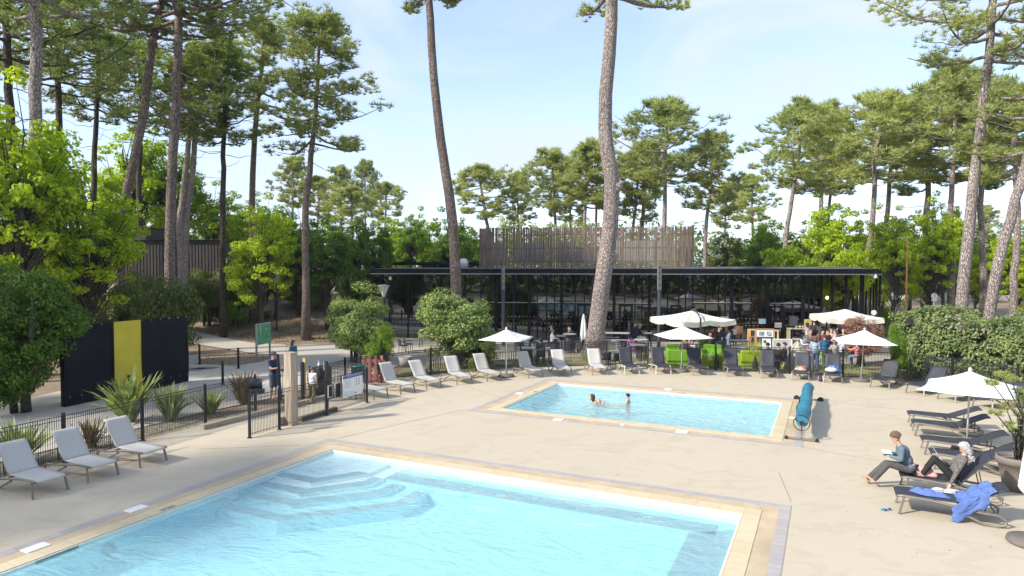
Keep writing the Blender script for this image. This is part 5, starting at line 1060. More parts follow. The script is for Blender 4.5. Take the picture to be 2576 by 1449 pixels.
    if cap:
        c = MB(); c.grid(lambda u_, w: hp(.118 * math.sin(w * 1.5) * math.cos(2 * math.pi * u_), .098 * math.sin(w * 1.5) * math.sin(2 * math.pi * u_), .045 + .112 * math.cos(w * 1.5)) * s, 20, 8)
        c.grid(lambda u_, w: hp(.09 + .10 * w * math.cos((u_ - .5) * 1.6), (u_ - .5) * .17, .058 - .02 * w - .03 * (2 * u_ - 1) ** 2) * s, 8, 3); obj('cap', c, cloth_m(cap), t, True).modifiers.new('s', 'SOLIDIFY').thickness = .008
    return t
NV = (.02, .03, .09)
# figures near the pool
q = P(688, 1003); mn = person('man in a dark cap, navy T-shirt and dark shorts holding the gate post', q, R(-20), 1.82, 'stand', ('fwd', 'fwd'), NV, (.085, .11, .15), (.03, .02, .02), .05, False, True, (.05, .055, .07), None, vox=.014)
q = P(738, 945); person('young woman with long dark hair in a navy and teal sweater behind the timber pylon', q, R(-30), 1.66, 'stand', ('down', 'down'), (.02, .10, .16), (.06, .06, .09), (.02, .012, .01), .26, True, vox=.016, female=True, headyaw=.3)
q = P(786, 1013); person('child with short brown hair, white vest and olive trousers seen from behind', q, R(78), 1.36, 'walk', ('down', 'down'), (.72, .72, .74), (.13, .12, .05), (.14, .08, .05), .08, None, False, None, (.35, .34, .33), vox=.013)
# swimmers
q = P(1476, 1012, WZ)
sw = person('woman swimming breaststroke in the small pool, long brown hair and dark swimsuit', (q.x + .25, q.y, WZ - .12), R(180 - 3), 1.66, 'stand', ([(.05, .36, -.02), (.30, .30, -.12)], [(.05, -.36, -.02), (.30, -.30, -.12)]), hair=(.10, .05, .03), hl=.22, sleeves=None, bare=True, swim=(.03, .04, .10), shoes=None, vox=.016, female=True,
            J={'hip': Vector((-.55, 0, -.01)), 'legs': [[(-.62, .09, -.02), (-1.02, .12, -.06), (-1.42, .14, -.10)], [(-.62, -.09, -.02), (-1.02, -.12, -.06), (-1.42, -.14, -.10)]]}, lean=R(72), headpitch=R(-12))
q = P(1580, 1013, WZ); person('child with wet dark hair and bare shoulders standing in the small pool', (q.x, q.y, -1.02), R(155), 1.30, 'stand', ('fwd', 'fwd'), hair=(.03, .015, .012), hl=.09, bare=True, swim=(.05, .05, .12), shoes=None, vox=.014)
# reading couple on the fifth right side lounger
b = Vector(R5.location); a5 = R5.rotation_euler.z
def onL(x, y, z): return b + Vector((x * math.cos(a5) - y * math.sin(a5), x * math.sin(a5) + y * math.cos(a5), z))
p = onL(.20, -.02, 0)
J = {'hip': Vector((0, 0, .53)), 'legs': [[(.03, .09, .51), (.46, .13, .60), (.74, .12, .20)], [(.03, -.09, .51), (.48, -.11, .55), (.86, -.10, .13)]]}
person('man with curly brown hair and denim jacket reading at the foot of a lounger', (p.x, p.y, 0), a5 + math.pi + .05, 1.76, 'sit', ([(.22, .25, .76), (.42, .12, .78)], [(.22, -.25, .76), (.42, -.10, .78)]), (.12, .165, .20), (.085, .08, .08), (.12, .075, .05), .10, True, False, None, None, J=J, lean=R(24), headpitch=R(30), vox=.0125, curls=True)
cj, sj = math.cos(a5 + math.pi + .05), math.sin(a5 + math.pi + .05)
bk = thing('open_book', 'open book with a teal cover held by the man in the denim jacket', 'book', (p.x + .50 * cj, p.y + .50 * sj, .82), a5 + math.pi + .05)
o_ = obj('book_cover', MB().bar((-.02, -.15, .02), (-.02, 0, -.01), .21, .012).bar((-.02, 0, -.01), (-.02, .15, .02), .21, .012), M('teal_cover', (.05, .42, .42), .5), bk); o_ = obj('pages', MB().bar((-.02, -.14, .032), (-.02, 0, .004), .19, .014).bar((-.02, 0, .004), (-.02, .14, .032), .19, .014), M('paper', (.75, .74, .68), .8), bk)
p2 = onL(1.02, .02, 0)
J = {'hip': Vector((0, 0, .50)), 'legs': [[(.03, .09, .49), (.38, .10, .86), (.62, .11, .47)], [(.03, -.09, .49), (.36, -.10, .82), (.58, -.11, .47)]]}
person('woman with loose grey hair, speckled cardigan and black trousers reclining on a lounger', (p2.x, p2.y, 0), a5 + math.pi, 1.66, 'sit', ([(-.02, .34, .62), (.10, .46, .40)], [(.04, -.26, .66), (.26, -.12, .74)]), (.20, .185, .17), (.018, .018, .02), (.40, .39, .385), .24, True, False, None, None, J=J, lean=R(-26), headpitch=R(22), vox=.0125, female=True, curls=True, topmat=M('speckled_knit', (.17, .155, .145), .9, var=.62, sc=38, bmp=.5))
t = thing('magazine', 'pale magazine resting on the knees of the grey haired woman', 'magazine', (p2.x + .36 * math.cos(a5 + math.pi), p2.y + .36 * math.sin(a5 + math.pi), .80), a5 + math.pi); obj('pages', MB().bar((-.14, 0, .0), (.02, 0, .24), .22, .012), M('magazine_paper', (.45, .47, .48), .4), t)
# café guests -------------------------------------------------------
sk = dict(vox=.028)
def guest(label, pt, z, rz, **k): q = flo(G(pt, z)); k.setdefault('vox', .026); return person(label, (q.x, q.y, 0), rz, **k)
W_ = (.70, .69, .66); K_ = (.02, .02, .022)
guest('woman in a white sweater seated sideways near the black barrel', ze(690, 520), 1.22, R(-10), H=1.66, pose='sit', arms=('table', 'table'), top=W_, bot=K_, hair=(.13, .11, .1), female=True)
guest('person in black seated behind the woman in the white sweater', ze(668, 460), 1.25, R(-60), pose='sit', arms=('table', 'table'), top=K_, hair=(.2, .17, .15))
guest('person with a red scarf seated behind the black barrel', ze(1058, 500), 1.3, R(-90), pose='sit', seat=.55, arms=('up', 'table'), top=(.05, .03, .03), hair=(.25, .14, .08), female=True)
guest('boy in a black cap and black sweater looking down at a phone', ze(437, 740), 1.14, R(-88), H=1.6, pose='sit', arms=('table', 'table'), top=K_, cap=K_, headpitch=.5)
guest('tall man in navy standing behind the blonde woman', ze(2465, 370), 1.66, R(10), H=1.78, arms=('fwd', 'down'), top=(.012, .015, .05), bot=K_, hair=(.06, .04, .03), hl=.06)
guest('blonde woman in a navy jacket and white trousers on a bar stool', za(80, 415), 1.52, R(-5), H=1.68, pose='sit', seat=.76, arms=('up', 'fwd'), top=NV, bot=(.66, .62, .60), hair=(.42, .27, .16), hl=.12, female=True, lean=.12)
guest('person in a crimson sweater at the white bar table', za(1690, 470), 1.60, R(0), pose='sit', seat=.76, arms=('reach', 'reach'), top=(.32, .02, .05), bot=(.30, .32, .42), hair=(.1, .06, .04))
guest('person in black raising an arm behind the white bar table', za(1830, 470), 1.66, R(-60), arms=('up', 'down'), top=K_, hair=(.05, .03, .02))
guest('person in a blue jacket behind the white bar table', za(1980, 470), 1.62, R(-100), arms=('table', 'table'), top=(.05, .09, .25), hair=(.12, .08, .05))
guest('boy in a grey hoodie walking past the tall bar table', za(2050, 550), 1.58, R(-20), H=1.66, pose='walk', arms=('down', 'down'), top=(.17, .20, .25), bot=(.02, .02, .04), hair=(.015, .012, .01), hood=True)
guest('small child in a pale T-shirt with raised hands against the dark glass', za(2175, 440), 1.2, R(-80), H=1.28, arms=('up', 'up'), top=(.60, .58, .62), sleeves=False, bot=(.05, .05, .07), hair=(.08, .05, .03))
guest('laughing grey haired man in black on a lime lounge seat', za(1640, 670), 1.16, R(-110), pose='sit', arms=('down', 'up'), top=K_, bot=(.06, .06, .065), hair=(.35, .33, .31), hl=.05, lean=-.2)
guest('auburn haired person in a brown jacket crouched on a lime seat', za(965, 820), 1.08, R(20), H=1.6, pose='sit', seat=.4, arms=('fwd', 'fwd'), top=(.045, .03, .03), bot=NV, hair=(.26, .11, .04), hl=.14, lean=.4, female=True)
guest('dark haired man in a navy top facing the crouched person', za(1095, 740), 1.2, R(200), pose='sit', arms=('fwd', 'table'), top=(.03, .03, .06), hair=(.03, .02, .02))
guest('woman with black hair behind the second umbrella pole', za(1190, 700), 1.25, R(-95), pose='sit', arms=('table', 'table'), top=(.12, .11, .11), hair=(.02, .015, .015), hl=.2, female=True)
guest('girl in a pale blue top among the lime seats', za(1250, 770), 1.12, R(-120), H=1.4, pose='sit', arms=('table', 'table'), top=(.50, .56, .62), hair=(.2, .12, .08), female=True)
guest('toddler in a turquoise and pink top among the lime seats', za(1345, 830), .95, R(-150), H=1.1, pose='sit', arms=('table', 'table'), top=(.10, .45, .52), hair=(.38, .22, .12))
guest('person in a dark hood and white scarf with back turned, below the menu easel', zb(750, 920), 1.08, R(92), pose='sit', top=(.03, .03, .05), hair=(.012, .012, .014), hl=.08, hood=True)
guest('dark haired person with a crimson collar seen from behind below the white notice board', zb(980, 930), 1.08, R(80), pose='sit', top=(.035, .02, .025), hair=(.02, .015, .015), hl=.06)
guest('person in profile with dark hair next to the beige canvas dome', zb(1120, 915), 1.08, R(170), pose='sit', top=K_, hair=(.04, .025, .02), hl=.1, arms=('table', 'down'))
guest('girl with long black hair in a pale dress perched above the canvas dome', zb(1510, 630), 1.45, R(-55), H=1.5, pose='sit', seat=.70, arms=('fwd', 'fwd'), top=(.62, .64, .70), bot=(.55, .35, .33), hair=(.02, .015, .012), hl=.3, female=True)
guest('woman with long blond hair and a fur collar in the crowd', zb(1675, 580), 1.45, R(-100), H=1.66, pose='sit', seat=.70, arms=('table', 'table'), top=(.16, .11, .08), hair=(.45, .28, .14), hl=.32, female=True)
guest('long brown haired woman standing in a light denim jacket and jeans, seen from behind', zb(1780, 700), 1.58, R(80), H=1.70, arms=('fwd', 'down'), top=(.33, .42, .52), bot=(.09, .13, .22), hair=(.12, .07, .045), hl=.24, female=True)
guest('person in a petrol blue hoodie on a lime stool, seen from behind', zb(1990, 690), 1.50, R(88), pose='sit', seat=.74, arms=('table', 'table'), top=(.02, .10, .20), bot=(.10, .09, .09), hair=(.06, .035, .025), hood=True)
guest('child in a striped beige top seen from behind beside the petrol hoodie', zb(2205, 790), 1.32, R(95), H=1.4, pose='sit', seat=.70, arms=('table', 'table'), top=(.42, .36, .34), bot=(.12, .1, .1), hair=(.20, .12, .07), hl=.16)
guest('person in a white hoodie under the third umbrella canopy', zc(460, 760), 1.34, R(100), H=1.6, pose='sit', seat=.70, arms=('table', 'table'), top=(.58, .58, .60), bot=(.06, .06, .08), hair=(.07, .04, .03), hood=True)
guest('girl in a salmon pink top leaning beside the third umbrella pole', zc(780, 830), 1.28, R(120), H=1.45, pose='sit', seat=.66, arms=('reach', 'table'), top=(.66, .22, .22), bot=(.18, .22, .32), hair=(.22, .10, .05), hl=.14, female=True)
guest('dark shirted man standing with his back turned in front of the yellow poster', zb(1760, 330), 1.66, R(85), arms=('fwd', 'fwd'), top=(.03, .03, .045), bot=K_, hair=(.015, .012, .012), hl=.06)
guest('ponytailed figure in a pale shirt and jeans beside the yellow poster', zb(1610, 400), 1.5, R(110), H=1.62, arms=('fwd', 'fwd'), top=(.52, .42, .44), bot=(.07, .12, .22), hair=(.02, .015, .012), hl=.22, female=True)
guest('heavy set man in a dark polo shirt standing under the large right umbrella', zc(440, 330), 1.66, R(-95), H=1.80, arms=('down', 'down'), top=(.022, .02, .04), sleeves=False, bot=K_, hair=(.03, .02, .02))
for pt, z, rz, lb_, tp, hr, kw in ((zc(25, 585), 1.3, -1.4, 'seated guest in a red top in the middle of the crowd', (.36, .04, .06), (.015, .01, .01), {}), (zc(125, 590), 1.3, -1.2, 'curly dark haired guest in a dark red jacket', (.08, .03, .04), (.03, .018, .012), {}), (zc(310, 590), 1.3, 2.6, 'guest with short grey brown hair in a pink shirt', (.58, .40, .42), (.10, .08, .07), {}),
                            (zc(478, 580), 1.3, -1.9, 'bald guest at the far right of the crowd', (.2, .2, .22), (.46, .29, .21), {}), (zc(215, 560), 1.3, -1.6, 'guest with fair hair and pale shirt in the back of the crowd', (.5, .5, .48), (.35, .26, .16), {}), (zb(1850, 650), 1.4, 1.2, 'brown haired guest in black right of the denim jacket', (.03, .03, .035), (.13, .075, .045), {'hl': .2}), (zb(1900, 400), 1.55, 1.0, 'dark coated guest close behind the dark shirted man', (.05, .05, .055), (.07, .045, .03), {'pose': 'stand', 'seat': .7})):
    kk = dict(pose='sit', seat=.6, arms=('table', 'table'), top=tp, hair=hr); kk.update(kw); guest(lb_, pt, z, rz, **kk)
stool('lime topped stool under the petrol blue hoodie', flo(G(zb(1990, 1040), .74)), m_mint, m_lime); stool('lime topped stool under the white hoodie', flo(G(zc(520, 1000), .70)), m_mint, m_lime, .70)
# ================================================================== VEGETATION
bk_low = barkmat('pine_bark', (.17, .125, .10), (.33, .26, .22)); bk_pale = barkmat('pine_bark_pale', (.30, .24, .21), (.50, .42, .38), 1.0); bk_oak = barkmat('oak_bark', (.07, .06, .045), (.20, .17, .13), 1.3); bk_dark = barkmat('dark_bark', (.06, .045, .035), (.14, .11, .085))
lf_pine = leafmat('pine_needles', (.14, .19, .055), (.55, .60, .25), .5, .5)
lf_pined = leafmat('pine_needles_dark', (.085, .13, .035), (.36, .44, .15), .45, .5)
lf_lime = leafmat('spring_oak_leaves', (.09, .19, .008), (.50, .64, .03), .55, .45)
lf_sunlit = leafmat('sunlit_lime_leaves', (.14, .26, .01), (.58, .70, .035), .55, .45)  # brighter copy of the spring oak leaves: sunlight put into the colour
lf_green = leafmat('green_leaves', (.05, .12, .01), (.27, .44, .035), .5, .5)
lf_deep = leafmat('deep_green_leaves', (.03, .085, .01), (.18, .31, .035), .45, .6)
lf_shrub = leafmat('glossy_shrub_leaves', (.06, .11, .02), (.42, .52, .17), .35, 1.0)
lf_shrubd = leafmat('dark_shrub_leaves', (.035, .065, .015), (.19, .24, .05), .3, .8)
lf_hedge = leafmat('hedge_leaves', (.05, .09, .022), (.34, .41, .15), .3, .9)
lf_red = leafmat('red_shrub_leaves', (.09, .055, .035), (.42, .22, .17), .25, 1.6)
lf_pale = leafmat('pale_spring_twigs', (.18, .25, .05), (.46, .50, .17), .5, .8)
lf_flax = leafmat('sword_leaves', (.09, .15, .03), (.44, .50, .20), .25, 4); lf_flaxd = leafmat('sword_leaves_dark', (.06, .04, .03), (.26, .20, .10), .2, 4); lf_palm = leafmat('palm_leaves', (.20, .28, .03), (.58, .62, .12), .3, 3)
def unit(a): return a / np.maximum(np.linalg.norm(a, axis=-1, keepdims=True), 1e-9)
def needles(rg, cen, k, ln, wd, up=.45):
    n = len(cen); c = np.repeat(cen, k, 0); d = rg.normal(size=(n * k, 3)); d[:, 2] = np.abs(d[:, 2]) * .9 + up * rg.random(n * k) - .15; d = unit(d)
    s = unit(np.cross(d, rg.normal(size=d.shape))); l = (ln * (.6 + .6 * rg.random(n * k)))[:, None]; w = wd * (.7 + .6 * rg.random(n * k))[:, None]
    return np.stack([c - s * w, c + s * w, c + d * l], 1).reshape(-1, 3)
def leaves(rg, cen, nrm, sz, asp=.62):
    n = len(cen); d = unit(np.cross(nrm, rg.normal(size=nrm.shape))); s = np.cross(nrm, d); l = (sz * (.6 + .8 * rg.random(n)))[:, None]; w = l * asp
    return np.stack([cen - d * l * .5, cen + s * w * .5 + nrm * l * .08, cen + d * l * .5, cen - s * w * .5 + nrm * l * .08], 1).reshape(-1, 3)
def blob(rg, c, r, n, surf=.55):
    d = unit(rg.normal(size=(n, 3))); rr = (surf + (1 - surf) * rg.random(n) ** .5)[:, None]; return np.asarray(c) + d * np.asarray(r) * rr, d
def trunk_at(pts, f):
    k = f * (len(pts) - 1); i = min(int(k), len(pts) - 2); return pts[i].lerp(pts[i + 1], k - i)
def pine_mesh(seed, pts, r0, r1, c0, Rmax, nb=26, tufts=14, prof='umb', tl=.36, tw=.022, k=15, dead=4, droop=0.0, pads=4, tn=10):
    """pts: trunk points (local, metres). c0: fraction where the living crown starts"""
    rg = np.random.default_rng(seed); rn = random.Random(seed); mb = MB(); N = len(pts); pts = [Vector(p) for p in pts]
    fine = [trunk_at(pts, i / 16) + Vector((rn.uniform(-.04, .04), rn.uniform(-.04, .04), 0)) * (0 if i in (0,) else 1) for i in range(17)]
    flare = lambda f: r0 * .45 * max(0, 1 - f * 14) ** 1.5
    mb.tube(fine, [r0 + (r1 - r0) * (i / 16) + flare(i / 16) for i in range(17)], tn)
    H = pts[-1].z; cen = []
    for b in range(nb + dead):
        live = b < nb
        f = c0 + (1 - c0) * (b + rn.random() * .8) / nb * .985 if live else c0 * (.62 + .38 * rn.random())
        f = min(f, .99); t = (f - c0) / (1 - c0); p0 = trunk_at(pts, f); g = b * 2.4 + rn.uniform(-.5, .5)
        if prof == 'umb': Rr = Rmax * (.72 + .35 * math.sin(min(1, t * 1.5) * math.pi)) * (1 - max(0, t - .55) / .45 * .72)
        elif prof == 'tall': Rr = Rmax * (1.0 - .70 * t) * (.75 + .5 * rn.random())
        else: Rr = Rmax * math.sin(math.pi * (.18 + .75 * t))
        if not live: Rr = Rmax * rn.uniform(.35, .75)
        Rr *= rn.uniform(.75, 1.15); rise = (.15 + .55 * t) * Rr - droop * Rr * (1 - t)
        bp_ = [p0]; nseg = 5; jx = rn.uniform(-.25, .25)
        for i in range(1, nseg + 1):
            u_ = i / nseg; a_ = g + jx * u_ + rn.uniform(-.06, .06); bp_.append(p0 + Vector((math.cos(a_) * Rr * u_, math.sin(a_) * Rr * u_, rise * u_ ** 1.5 - .10 * Rr * math.sin(math.pi * u_) + rn.uniform(-.1, .1))))
        br = r1 * .30 + (r0 * .18) * (1 - t) if live else r1 * .22; br = max(.02, br) * min(1.3, Rr / Rmax + .3)
        mb.tube(bp_, [br * (1 - .85 * i / nseg) + .006 for i in range(nseg + 1)], 5, False)
        if not live: continue
        for q in range(pads):
            u_ = .42 + .58 * (q + rn.random() * .7) / pads; k_ = u_ * nseg; i = min(int(k_), nseg - 1); c = bp_[i].lerp(bp_[i + 1], min(1, k_ - i)); off_ = Vector((rn.gauss(0, .16), rn.gauss(0, .16), abs(rn.gauss(0, .06)))) * Rr
            e = c + off_; mb.tube([c, c.lerp(e, .5) + Vector((0, 0, -.03)), e], [br * .3, br * .22, .008], 4, False); rr = (.30 + .16 * rn.random()) * (Rmax ** .5) * .80
            pc, _ = blob(rg, e, (rr, rr, rr * .62), int(tufts * 1.1), .35); cen.append(pc)
    # leader tuft cluster
    for q in range(7):
        pc, _ = blob(rg, pts[-1] + Vector((rn.gauss(0, .45), rn.gauss(0, .45), rn.uniform(-.7, .25))), (.5, .5, .35), tufts, .3); cen.append(pc)
    cen = np.concatenate(cen); return mb.mesh('trunk', True), npmesh('crown', needles(rg, cen, k, tl, tw), 3)
def oak_mesh(seed, H, Rc, zc_, rz_, nclump, nleaf, lsz, r0=.16, stems=1, spread=.9, surf=.4, crad=(.5, .95), lobes=5):
    rg = np.random.default_rng(seed); rn = random.Random(seed); mb = MB(); cen = []; nrm = []
    for s in range(stems):
        a0 = rn.uniform(0, 6.28); bx = Vector((math.cos(a0), math.sin(a0), 0)) * (.0 if stems == 1 else .25)
        top = Vector((rn.gauss(0, .12) * Rc, rn.gauss(0, .12) * Rc, zc_ + rz_ * .55)) + bx * 4 * (stems > 1)
        mb.tube([bx, bx * 1.3 + Vector((rn.uniform(-.1, .1), rn.uniform(-.1, .1), H * .22)), bx * 2 + Vector((top.x * .4, top.y * .4, H * .45)), top], [r0 * 1.35, r0, r0 * .75, r0 * .2], 8)
    lob = [(0, 0, 0, .85)] + [(math.cos(i * 2.4 + seed) * Rc * .48, math.sin(i * 2.4 + seed) * Rc * .48, rz_ * (-.45 + .95 * ((i * .618 + seed * .37) % 1)), .42 + .16 * ((i * .37 + seed * .11) % 1)) for i in range(lobes)]
    for c in range(nclump):
        d = rg.normal(size=3); d /= np.linalg.norm(d); rr = rn.random() ** .38
        lo = lob[c % len(lob)]; f_ = lo[3]; p = Vector((lo[0] + d[0] * Rc * rr * f_, lo[1] + d[1] * Rc * rr * f_, zc_ + lo[2] + d[2] * rz_ * rr * f_))
        if p.z < lsz * 2: p.z = lsz * 2 + rn.random() * .4
        st = Vector((p.x * .12, p.y * .12, max(H * .12, min(p.z * .62, zc_)))); md = st.lerp(p, .55) + Vector((rn.gauss(0, .12), rn.gauss(0, .12), .12)) * Rc * .5
        mb.tube([st, md, p], [r0 * .28, r0 * .16, .01], 4, False)
        cr_ = rn.uniform(*crad); out = unit(np.array([p.x, p.y, (p.z - zc_)]) + 1e-6)
        pc, dd = blob(rg, p, (cr_, cr_, cr_ * .6), int(nleaf * cr_ / crad[1]), surf); cen.append(pc); nn = unit(dd * .8 + out * .4 + np.array([0, 0, .5]) + rg.normal(size=dd.shape) * .6); nrm.append(nn)
    return mb.mesh('trunk', True), npmesh('crown', leaves(rg, np.concatenate(cen), np.concatenate(nrm), lsz), 4)
VC = {}
def tree(name, label, cat, key, meshes, bark, leaf, pos, rz=0, sc=1.0, lean=0.0, group=None, stem='trunk', leafn='crown'):
    t = thing(name, label, cat, pos, 0, group); t.rotation_mode = 'ZYX'; t.rotation_euler = (0, lean, rz); t.scale = (sc,) * 3 if not hasattr(sc, '__len__') else sc
    for nm, me, mt in ((stem, meshes[0], bark), (leafn, meshes[1], leaf)):
        kk = (key, nm, mt.name)
        if kk not in VC: m2 = me.copy(); m2.materials.clear(); m2.materials.append(mt); VC[kk] = m2
        o = bpy.data.objects.new(nm, VC[kk]); C.objects.link(o); o.parent = t
    return t
def uniq(name, label, cat, meshes, bark, leaf, pos, group=None, stem='trunk', leafn='crown'): return tree(name, label, cat, name + label, meshes, bark, leaf, pos, 0, 1.0, 0, group, stem, leafn)
def tpts(base, *px): # trunk through points seen at (px, py) all at the base depth
    return [PD(x, y, base.y + dy) - base for x, y, dy in px]
gp = 'maritime pines standing close to the pools'
# centre thick trunk
b = P(1491, 890); b = Vector((b.x, b.y, 0)); pts = [Vector((0, 0, 0))] + tpts(b, (1503, 800, 0), (1521, 680, 0), (1537, 560, 0), (1543, 465, 0), (1532, 415, 0), (1521, 350, 0), (1525, 220, 0), (1538, 80, 0), (1541, -30, 0)); e_ = pts[-1]; pts += [e_ + Vector((.1, 0, 3.5)), e_ + Vector((.3, 0, 6.5))]
me_ = pine_mesh(11, pts, .52, .31, .80, 3.9, 22, 14, 'umb', .36, .034, 13, 0, .35, tn=16)
ct = uniq('pine_tree', 'thick crooked pine trunk standing in the middle of the café terrace', 'tree', me_, bk_pale, lf_pine, b, gp)
a = MB(); q = tpts(b, (1556, 470, -.25))[0]; a.ell(q, (.26, .22, .30), 14, 10); a.ell(q + Vector((.12, -.02, .16)), (.12, .14, .15), 12, 8); obj('burl', a, bk_pale, ct, True)
# slim trunk left of centre
b = P(1152, 893); b.z = 0; pts = [Vector((0, 0, 0))] + tpts(b, (1150, 735, 0), (1142, 600, 0), (1128, 470, 0), (1108, 340, 0), (1093, 200, 0), (1082, 60, 0), (1080, -20, 0)); e_ = pts[-1]; pts += [e_ + Vector((.0, 0, 2.2)), e_ + Vector((.0, 0, 4.6))]
me_ = pine_mesh(12, pts, .345, .16, .765, 2.7, 26, 12, 'umb', .34, .032, 13, 0, .5, tn=12)
uniq('pine_tree', 'tall slim curved pine trunk rising out of the big round shrub left of centre', 'tree', me_, bk_low, lf_pine, b, gp)
# right big straight pine
b = P(2418, 905); b.z = 0; d_ = b.y; pts = [Vector((0, 0, 0))] + tpts(b, (2420, 765, 0), (2432, 620, 0), (2450, 450, 0), (2470, 300, 0), (2487, 150, 0), (2497, 0, 0), (2501, -120, 0))
pts += [pts[-1] + Vector((.1, 0, 2.0))]
me_ = pine_mesh(13, pts, .33, .13, .62, 5.6, 34, 15, 'umb', .36, .022, 16, 5, .12, 5, tn=12)
uniq('pine_tree', 'tall straight pine with pale trunk and open crown reaching the top right corner', 'tree', me_, bk_pale, lf_pine, b, gp)
b = PD(2478, 900, 33.5); b.z = 0; b.x = PD(2478, 800, 33.5).x; pts = [Vector((0, 0, 0))] + tpts(b, (2492, 765, 0), (2517, 640, 0), (2556, 500, 0), (2585, 400, 0), (2640, 180, 0), (2660, 0, 0))
me_ = pine_mesh(14, pts, .28, .17, .66, 3.2, 16, 12, 'umb', .34, .032, 12, 0)
uniq('pine_tree', 'leaning pale pine trunk at the right edge behind the hedge', 'tree', me_, bk_pale, lf_pine, b, gp)
# left group
gl_ = 'tall pines of the left wood'
def lp(seed, label, px0, d, px, r0, r1, c0, Rm, nb, leaf, bark, dead=5, droop=0., prof='umb', tufts=13, extra=0, pads=4, tl=.36):
    b = PD(px0, 700, d); b.z = HT(b.x, b.y) - .1; pts = [Vector((0, 0, 0))] + tpts(b, *[(x, y, 0) for x, y in px])
    if extra: pts.append(pts[-1] + Vector((.1, 0, extra)))
    return uniq('pine_tree', label, 'tree', pine_mesh(seed, pts, r0, r1, c0, Rm, nb, tufts, prof, tl, .026, 14, dead, droop, pads), bark, leaf, b, gl_)
lp(21, 'thick lichen spotted pine trunk near the left edge with its crown out of sight', 90, 31, [(90, 640), (90, 350), (90, 100), (88, -60)], .30, .22, .68, 4.6, 20, lf_pined, bk_pale, 4, 0, 'umb', 13, 3)
lp(22, 'pine leaning to the right above the bright oak, forking high up', 298, 38, [(300, 560), (330, 430), (362, 280), (377, 150), (392, 60), (412, -30)], .28, .16, .66, 5.0, 26, lf_pined, bk_low, 8, .1, 'umb', 13, 2.5)
lp(23, 'straight pine with grey trunk in front of the timber chalet', 424, 37, [(427, 640), (432, 480), (440, 330), (446, 180), (449, 60), (446, -40)], .29, .17, .72, 5.6, 28, lf_pined, bk_low, 8, .1, 'umb', 13, 2.5)
lp(24, 'left stem of the forked pine behind the straight grey pine', 462, 45, [(452, 560), (462, 470), (474, 360), (480, 280), (478, 150)], .24, .12, .62, 3.4, 20, lf_pined, bk_pale, 6)
lp(25, 'right stem of the forked pine behind the straight grey pine', 452, 45.2, [(470, 540), (484, 440), (490, 340), (510, 220), (530, 130)], .24, .12, .62, 4.2, 22, lf_pined, bk_pale, 8)
lp(26, 'dark trunked pine left of the drooping pine, seen against the sky', 636, 50, [(634, 470), (640, 330), (652, 220), (664, 120), (668, 70)], .25, .09, .52, 3.4, 26, lf_pine, bk_low, 7, .15, 'tall', 14)
lp(27, 'large pine with long drooping branches on its right, against open sky', 768, 45, [(768, 520), (780, 420), (790, 320), (797, 220), (803, 120), (806, 55)], .26, .07, .42, 4.3, 36, lf_pine, bk_low, 4, .22, 'tall', 15, 0, 5)
lp(28, 'bushy dark pine between the leaning pine and the straight grey pine', 236, 48, [(236, 480), (240, 360), (244, 250), (248, 150), (250, 90)], .22, .10, .5, 4.2, 26, lf_pined, bk_dark, 6)
lp(29, 'dark pine behind the lichen spotted trunk', 150, 44, [(150, 420), (148, 300), (146, 180), (144, 70), (140, -30)], .24, .12, .5, 5.0, 28, lf_pined, bk_dark, 6)
lp(30, 'dark pine filling the gap right of the straight grey pine', 560, 46, [(560, 480), (562, 380), (566, 280), (568, 190), (570, 120)], .2, .1, .42, 4.0, 26, lf_pined, bk_dark, 6)
lp(31, 'high dark pine whose branches spread across the top left corner', 30, 36, [(30, 420), (26, 300), (20, 150), (14, 20), (10, -60)], .26, .14, .56, 5.2, 28, lf_pined, bk_dark, 5)
lp(32, 'far dark pine between the two tall leaning trunks', 350, 52, [(350, 420), (352, 330), (354, 250), (352, 180), (350, 120)], .22, .1, .4, 4.6, 28, lf_pined, bk_dark, 5)
# a few boughs of unseen trees that hang into the picture are carried by pines standing outside it (they also shade the deck)
pv = [pine_mesh(40 + i, [(0, 0, 0), (.1, .05, 4), (-.1, .1, 8), (.15, 0, 12), (0, 0, H_)], .24, .09, c0, Rm, nb, tf, 'umb', .44, .033, 13, 5, dr, 4, 8) for i, (H_, c0, Rm, nb, tf, dr) in enumerate([(15.5, .62, 3.0, 22, 13, .05), (17, .68, 3.9, 24, 14, .0), (14, .58, 2.7, 22, 12, .12), (16, .60, 3.3, 24, 13, .08)])]
HV = [15.5, 17, 14, 16]
gb = 'pines of the background wood'
def bgp(label, px, d, pxt, ytop, v, wide=1.0, leaf=None, bark=None, rz=None, ybase=620, group=gb, leanx=True):
    b = PD(px, ybase, d); b.z = HT(b.x, b.y) - .1; tp = PD(pxt, ytop, d); h = tp.z - b.z; s = h / HV[v]; ln = math.atan2(tp.x - b.x, h)
    return tree('pine_tree', label, 'tree', 'pv%d' % v, pv[v], bark or bk_pale, leaf or lf_pine, b, rz if rz is not None else px * .37, (s * wide, s * wide, s), ln, group)
